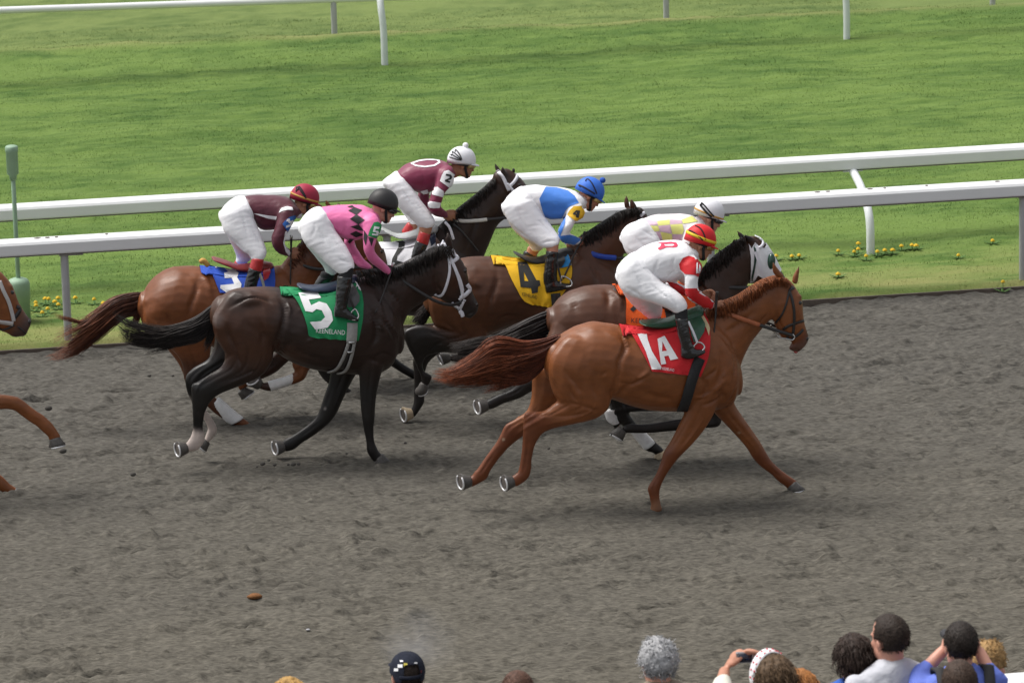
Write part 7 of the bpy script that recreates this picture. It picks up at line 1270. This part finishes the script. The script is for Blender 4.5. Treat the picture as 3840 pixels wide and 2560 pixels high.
# man in the lavender shirt with a rucksack, hands up at his eyes
D_ = 23.4; ph_ = at(3602, 2420, D_)
arms = {1: [ph_-HD*.20-ZU*.22, at(3452, 2535, D_+.08), at(3535, 2440, D_+.12), HD*.35+ZU*.75+NL*.35], -1: [ph_+HD*.19-ZU*.22, at(3722, 2540, D_+.08), at(3672, 2440, D_+.12), -HD*.25+ZU*.85+NL*.3]}
r_, hc, f, u, s, L3_, bf, bs = person("man in lavender blue shirt with black rucksack straps, hands at his eyes", (3602, 2416), D_, 90, 0, 'short', HM("black", (.022, .016, .013)), PINKSK, LAV, arms=arms, seed=9, sleeve='three', shoulder=1.08)
STR = M("black_strap", (.02, .02, .022), .8, .2, 30)
obj("rucksack", [join([ribbon([L3_(-.14, q_*.115, 1.25), L3_(-.135, q_*.12, 1.41), L3_(-.06, q_*.125, 1.530), L3_(.05, q_*.125, 1.51), L3_(.13, q_*.12, 1.40)], [-bf, -bf*.9+ZU*.4, ZU, bf*.5+ZU*.8, bf], .055, .008) for q_ in (-1, 1)]), remesh([box(L3_(-.20, 0, 1.12), (bs*.13, bf*.07, ZU*.17))], .02, 8)], [STR, STR], r_)
bc = hc+f*.13+u*.0; bn = obj("binoculars", [tube([bc+s*.032-f*.03, bc+s*.034+f*.08], [.018, .024], 14), tube([bc-s*.032-f*.03, bc-s*.034+f*.08], [.018, .024], 14), box(bc+f*.02, (s*.02, f*.02, u*.012))], DARKT, loc=bc); tag(bn, "black binoculars held at the eyes of the man in lavender blue", "binoculars")
person("short dark brown head in front of the man in the lavender shirt, bottom right", (3597, 2562), 22.9, 88, 3, 'short', HM("mid_brown", (.055, .034, .024)), SKIN, DARKT, seed=10)
person("fair curly haired woman facing right, half hidden behind the man in lavender blue", (3708, 2494), 24.2, 40, -3, 'curly', HM("fair", (.36, .22, .09)), PINKSK, M("rose_top", (.4, .18, .16), .8), seed=11, hk=.97)
# outer rail of the track, only its top corner in view
oa, ob = at(3762, 2551, 27.0), None
dq = TU; orr = empty("outer_rail", np.array((oa[0], oa[1], 0)), "white outer rail, only its top corner in view at the bottom right", "rail")
obj("rail_beam", beam(oa-dq*14-ZU*.14, oa+dq*10-ZU*.14, PROF, TV), WHITE, orr, smooth=False)
for k_ in (-12, -9, -6, -3, 0.8, 3.8, 6.8, 9.5): p_ = oa+dq*k_+TV*.09; obj("post", tube([np.array((p_[0], p_[1], -.05)), p_-ZU*.14], .037, 10), GREYM, orr)
# sloping apron the spectators stand on
yb = np.array([0, 18, 21.0, 22.3, 24.0, 26.3, 26.6]); vv = []
for x in (-60, 60):
    for y in yb: vv.append((CAM[0]+x, CAM[1]+y, apron_z(y)+.0 if y < 26.5 else -.3))
nb_ = len(yb); ap = piece(vv, [(i, nb_+i, nb_+i+1, i+1) for i in range(nb_-1)]); ao = obj("apron", ap, M("apron_tarmac", (.09, .09, .09), .9, .2, 10, .3, 60), smooth=False); ao['kind'] = 'structure'
# a wisp of smoke above the capped man
sm = bpy.data.materials.new("smoke"); sm.use_nodes = True; t = sm.node_tree; t.nodes.remove(t.nodes["Principled BSDF"])
pv = t.nodes.new("ShaderNodeVolumePrincipled"); pv.inputs['Color'].default_value = (.82, .86, .95, 1); nz = t.nodes.new("ShaderNodeTexNoise"); nz.inputs['Scale'].default_value = 4; nz.inputs['Detail'].default_value = 4
tc = t.nodes.new("ShaderNodeTexCoord"); t.links.new(tc.outputs['Object'], nz.inputs['Vector']); ln = t.nodes.new("ShaderNodeVectorMath"); ln.operation = 'LENGTH'; mpn = t.nodes.new("ShaderNodeMapping"); mpn.inputs['Scale'].default_value = (1/.26, 1/.2, 1/.22); t.links.new(tc.outputs['Object'], mpn.inputs['Vector']); t.links.new(mpn.outputs[0], ln.inputs[0])
m1 = t.nodes.new("ShaderNodeMapRange"); m1.inputs[1].default_value = .1; m1.inputs[2].default_value = 1; m1.inputs[3].default_value = 1; m1.inputs[4].default_value = 0; t.links.new(ln.outputs['Value'], m1.inputs[0])
m2 = t.nodes.new("ShaderNodeMapRange"); m2.inputs[1].default_value = .38; m2.inputs[2].default_value = .7; m2.inputs[4].default_value = 1.6; t.links.new(nz.outputs[0], m2.inputs[0]); mm_ = t.nodes.new("ShaderNodeMath"); mm_.operation = 'MULTIPLY'; t.links.new(m1.outputs[0], mm_.inputs[0]); t.links.new(m2.outputs[0], mm_.inputs[1]); t.links.new(mm_.outputs[0], pv.inputs['Density'])
t.links.new(pv.outputs[0], t.nodes["Material Output"].inputs['Volume'])
sc_ = at(1560, 2400, 24.9); so3 = obj("smoke", blob(sc_, (HD*.27, NL*.2, ZU*.23)), sm, loc=sc_); tag(so3, "thin wisp of grey smoke drifting above the black cap", "smoke", kind="stuff")
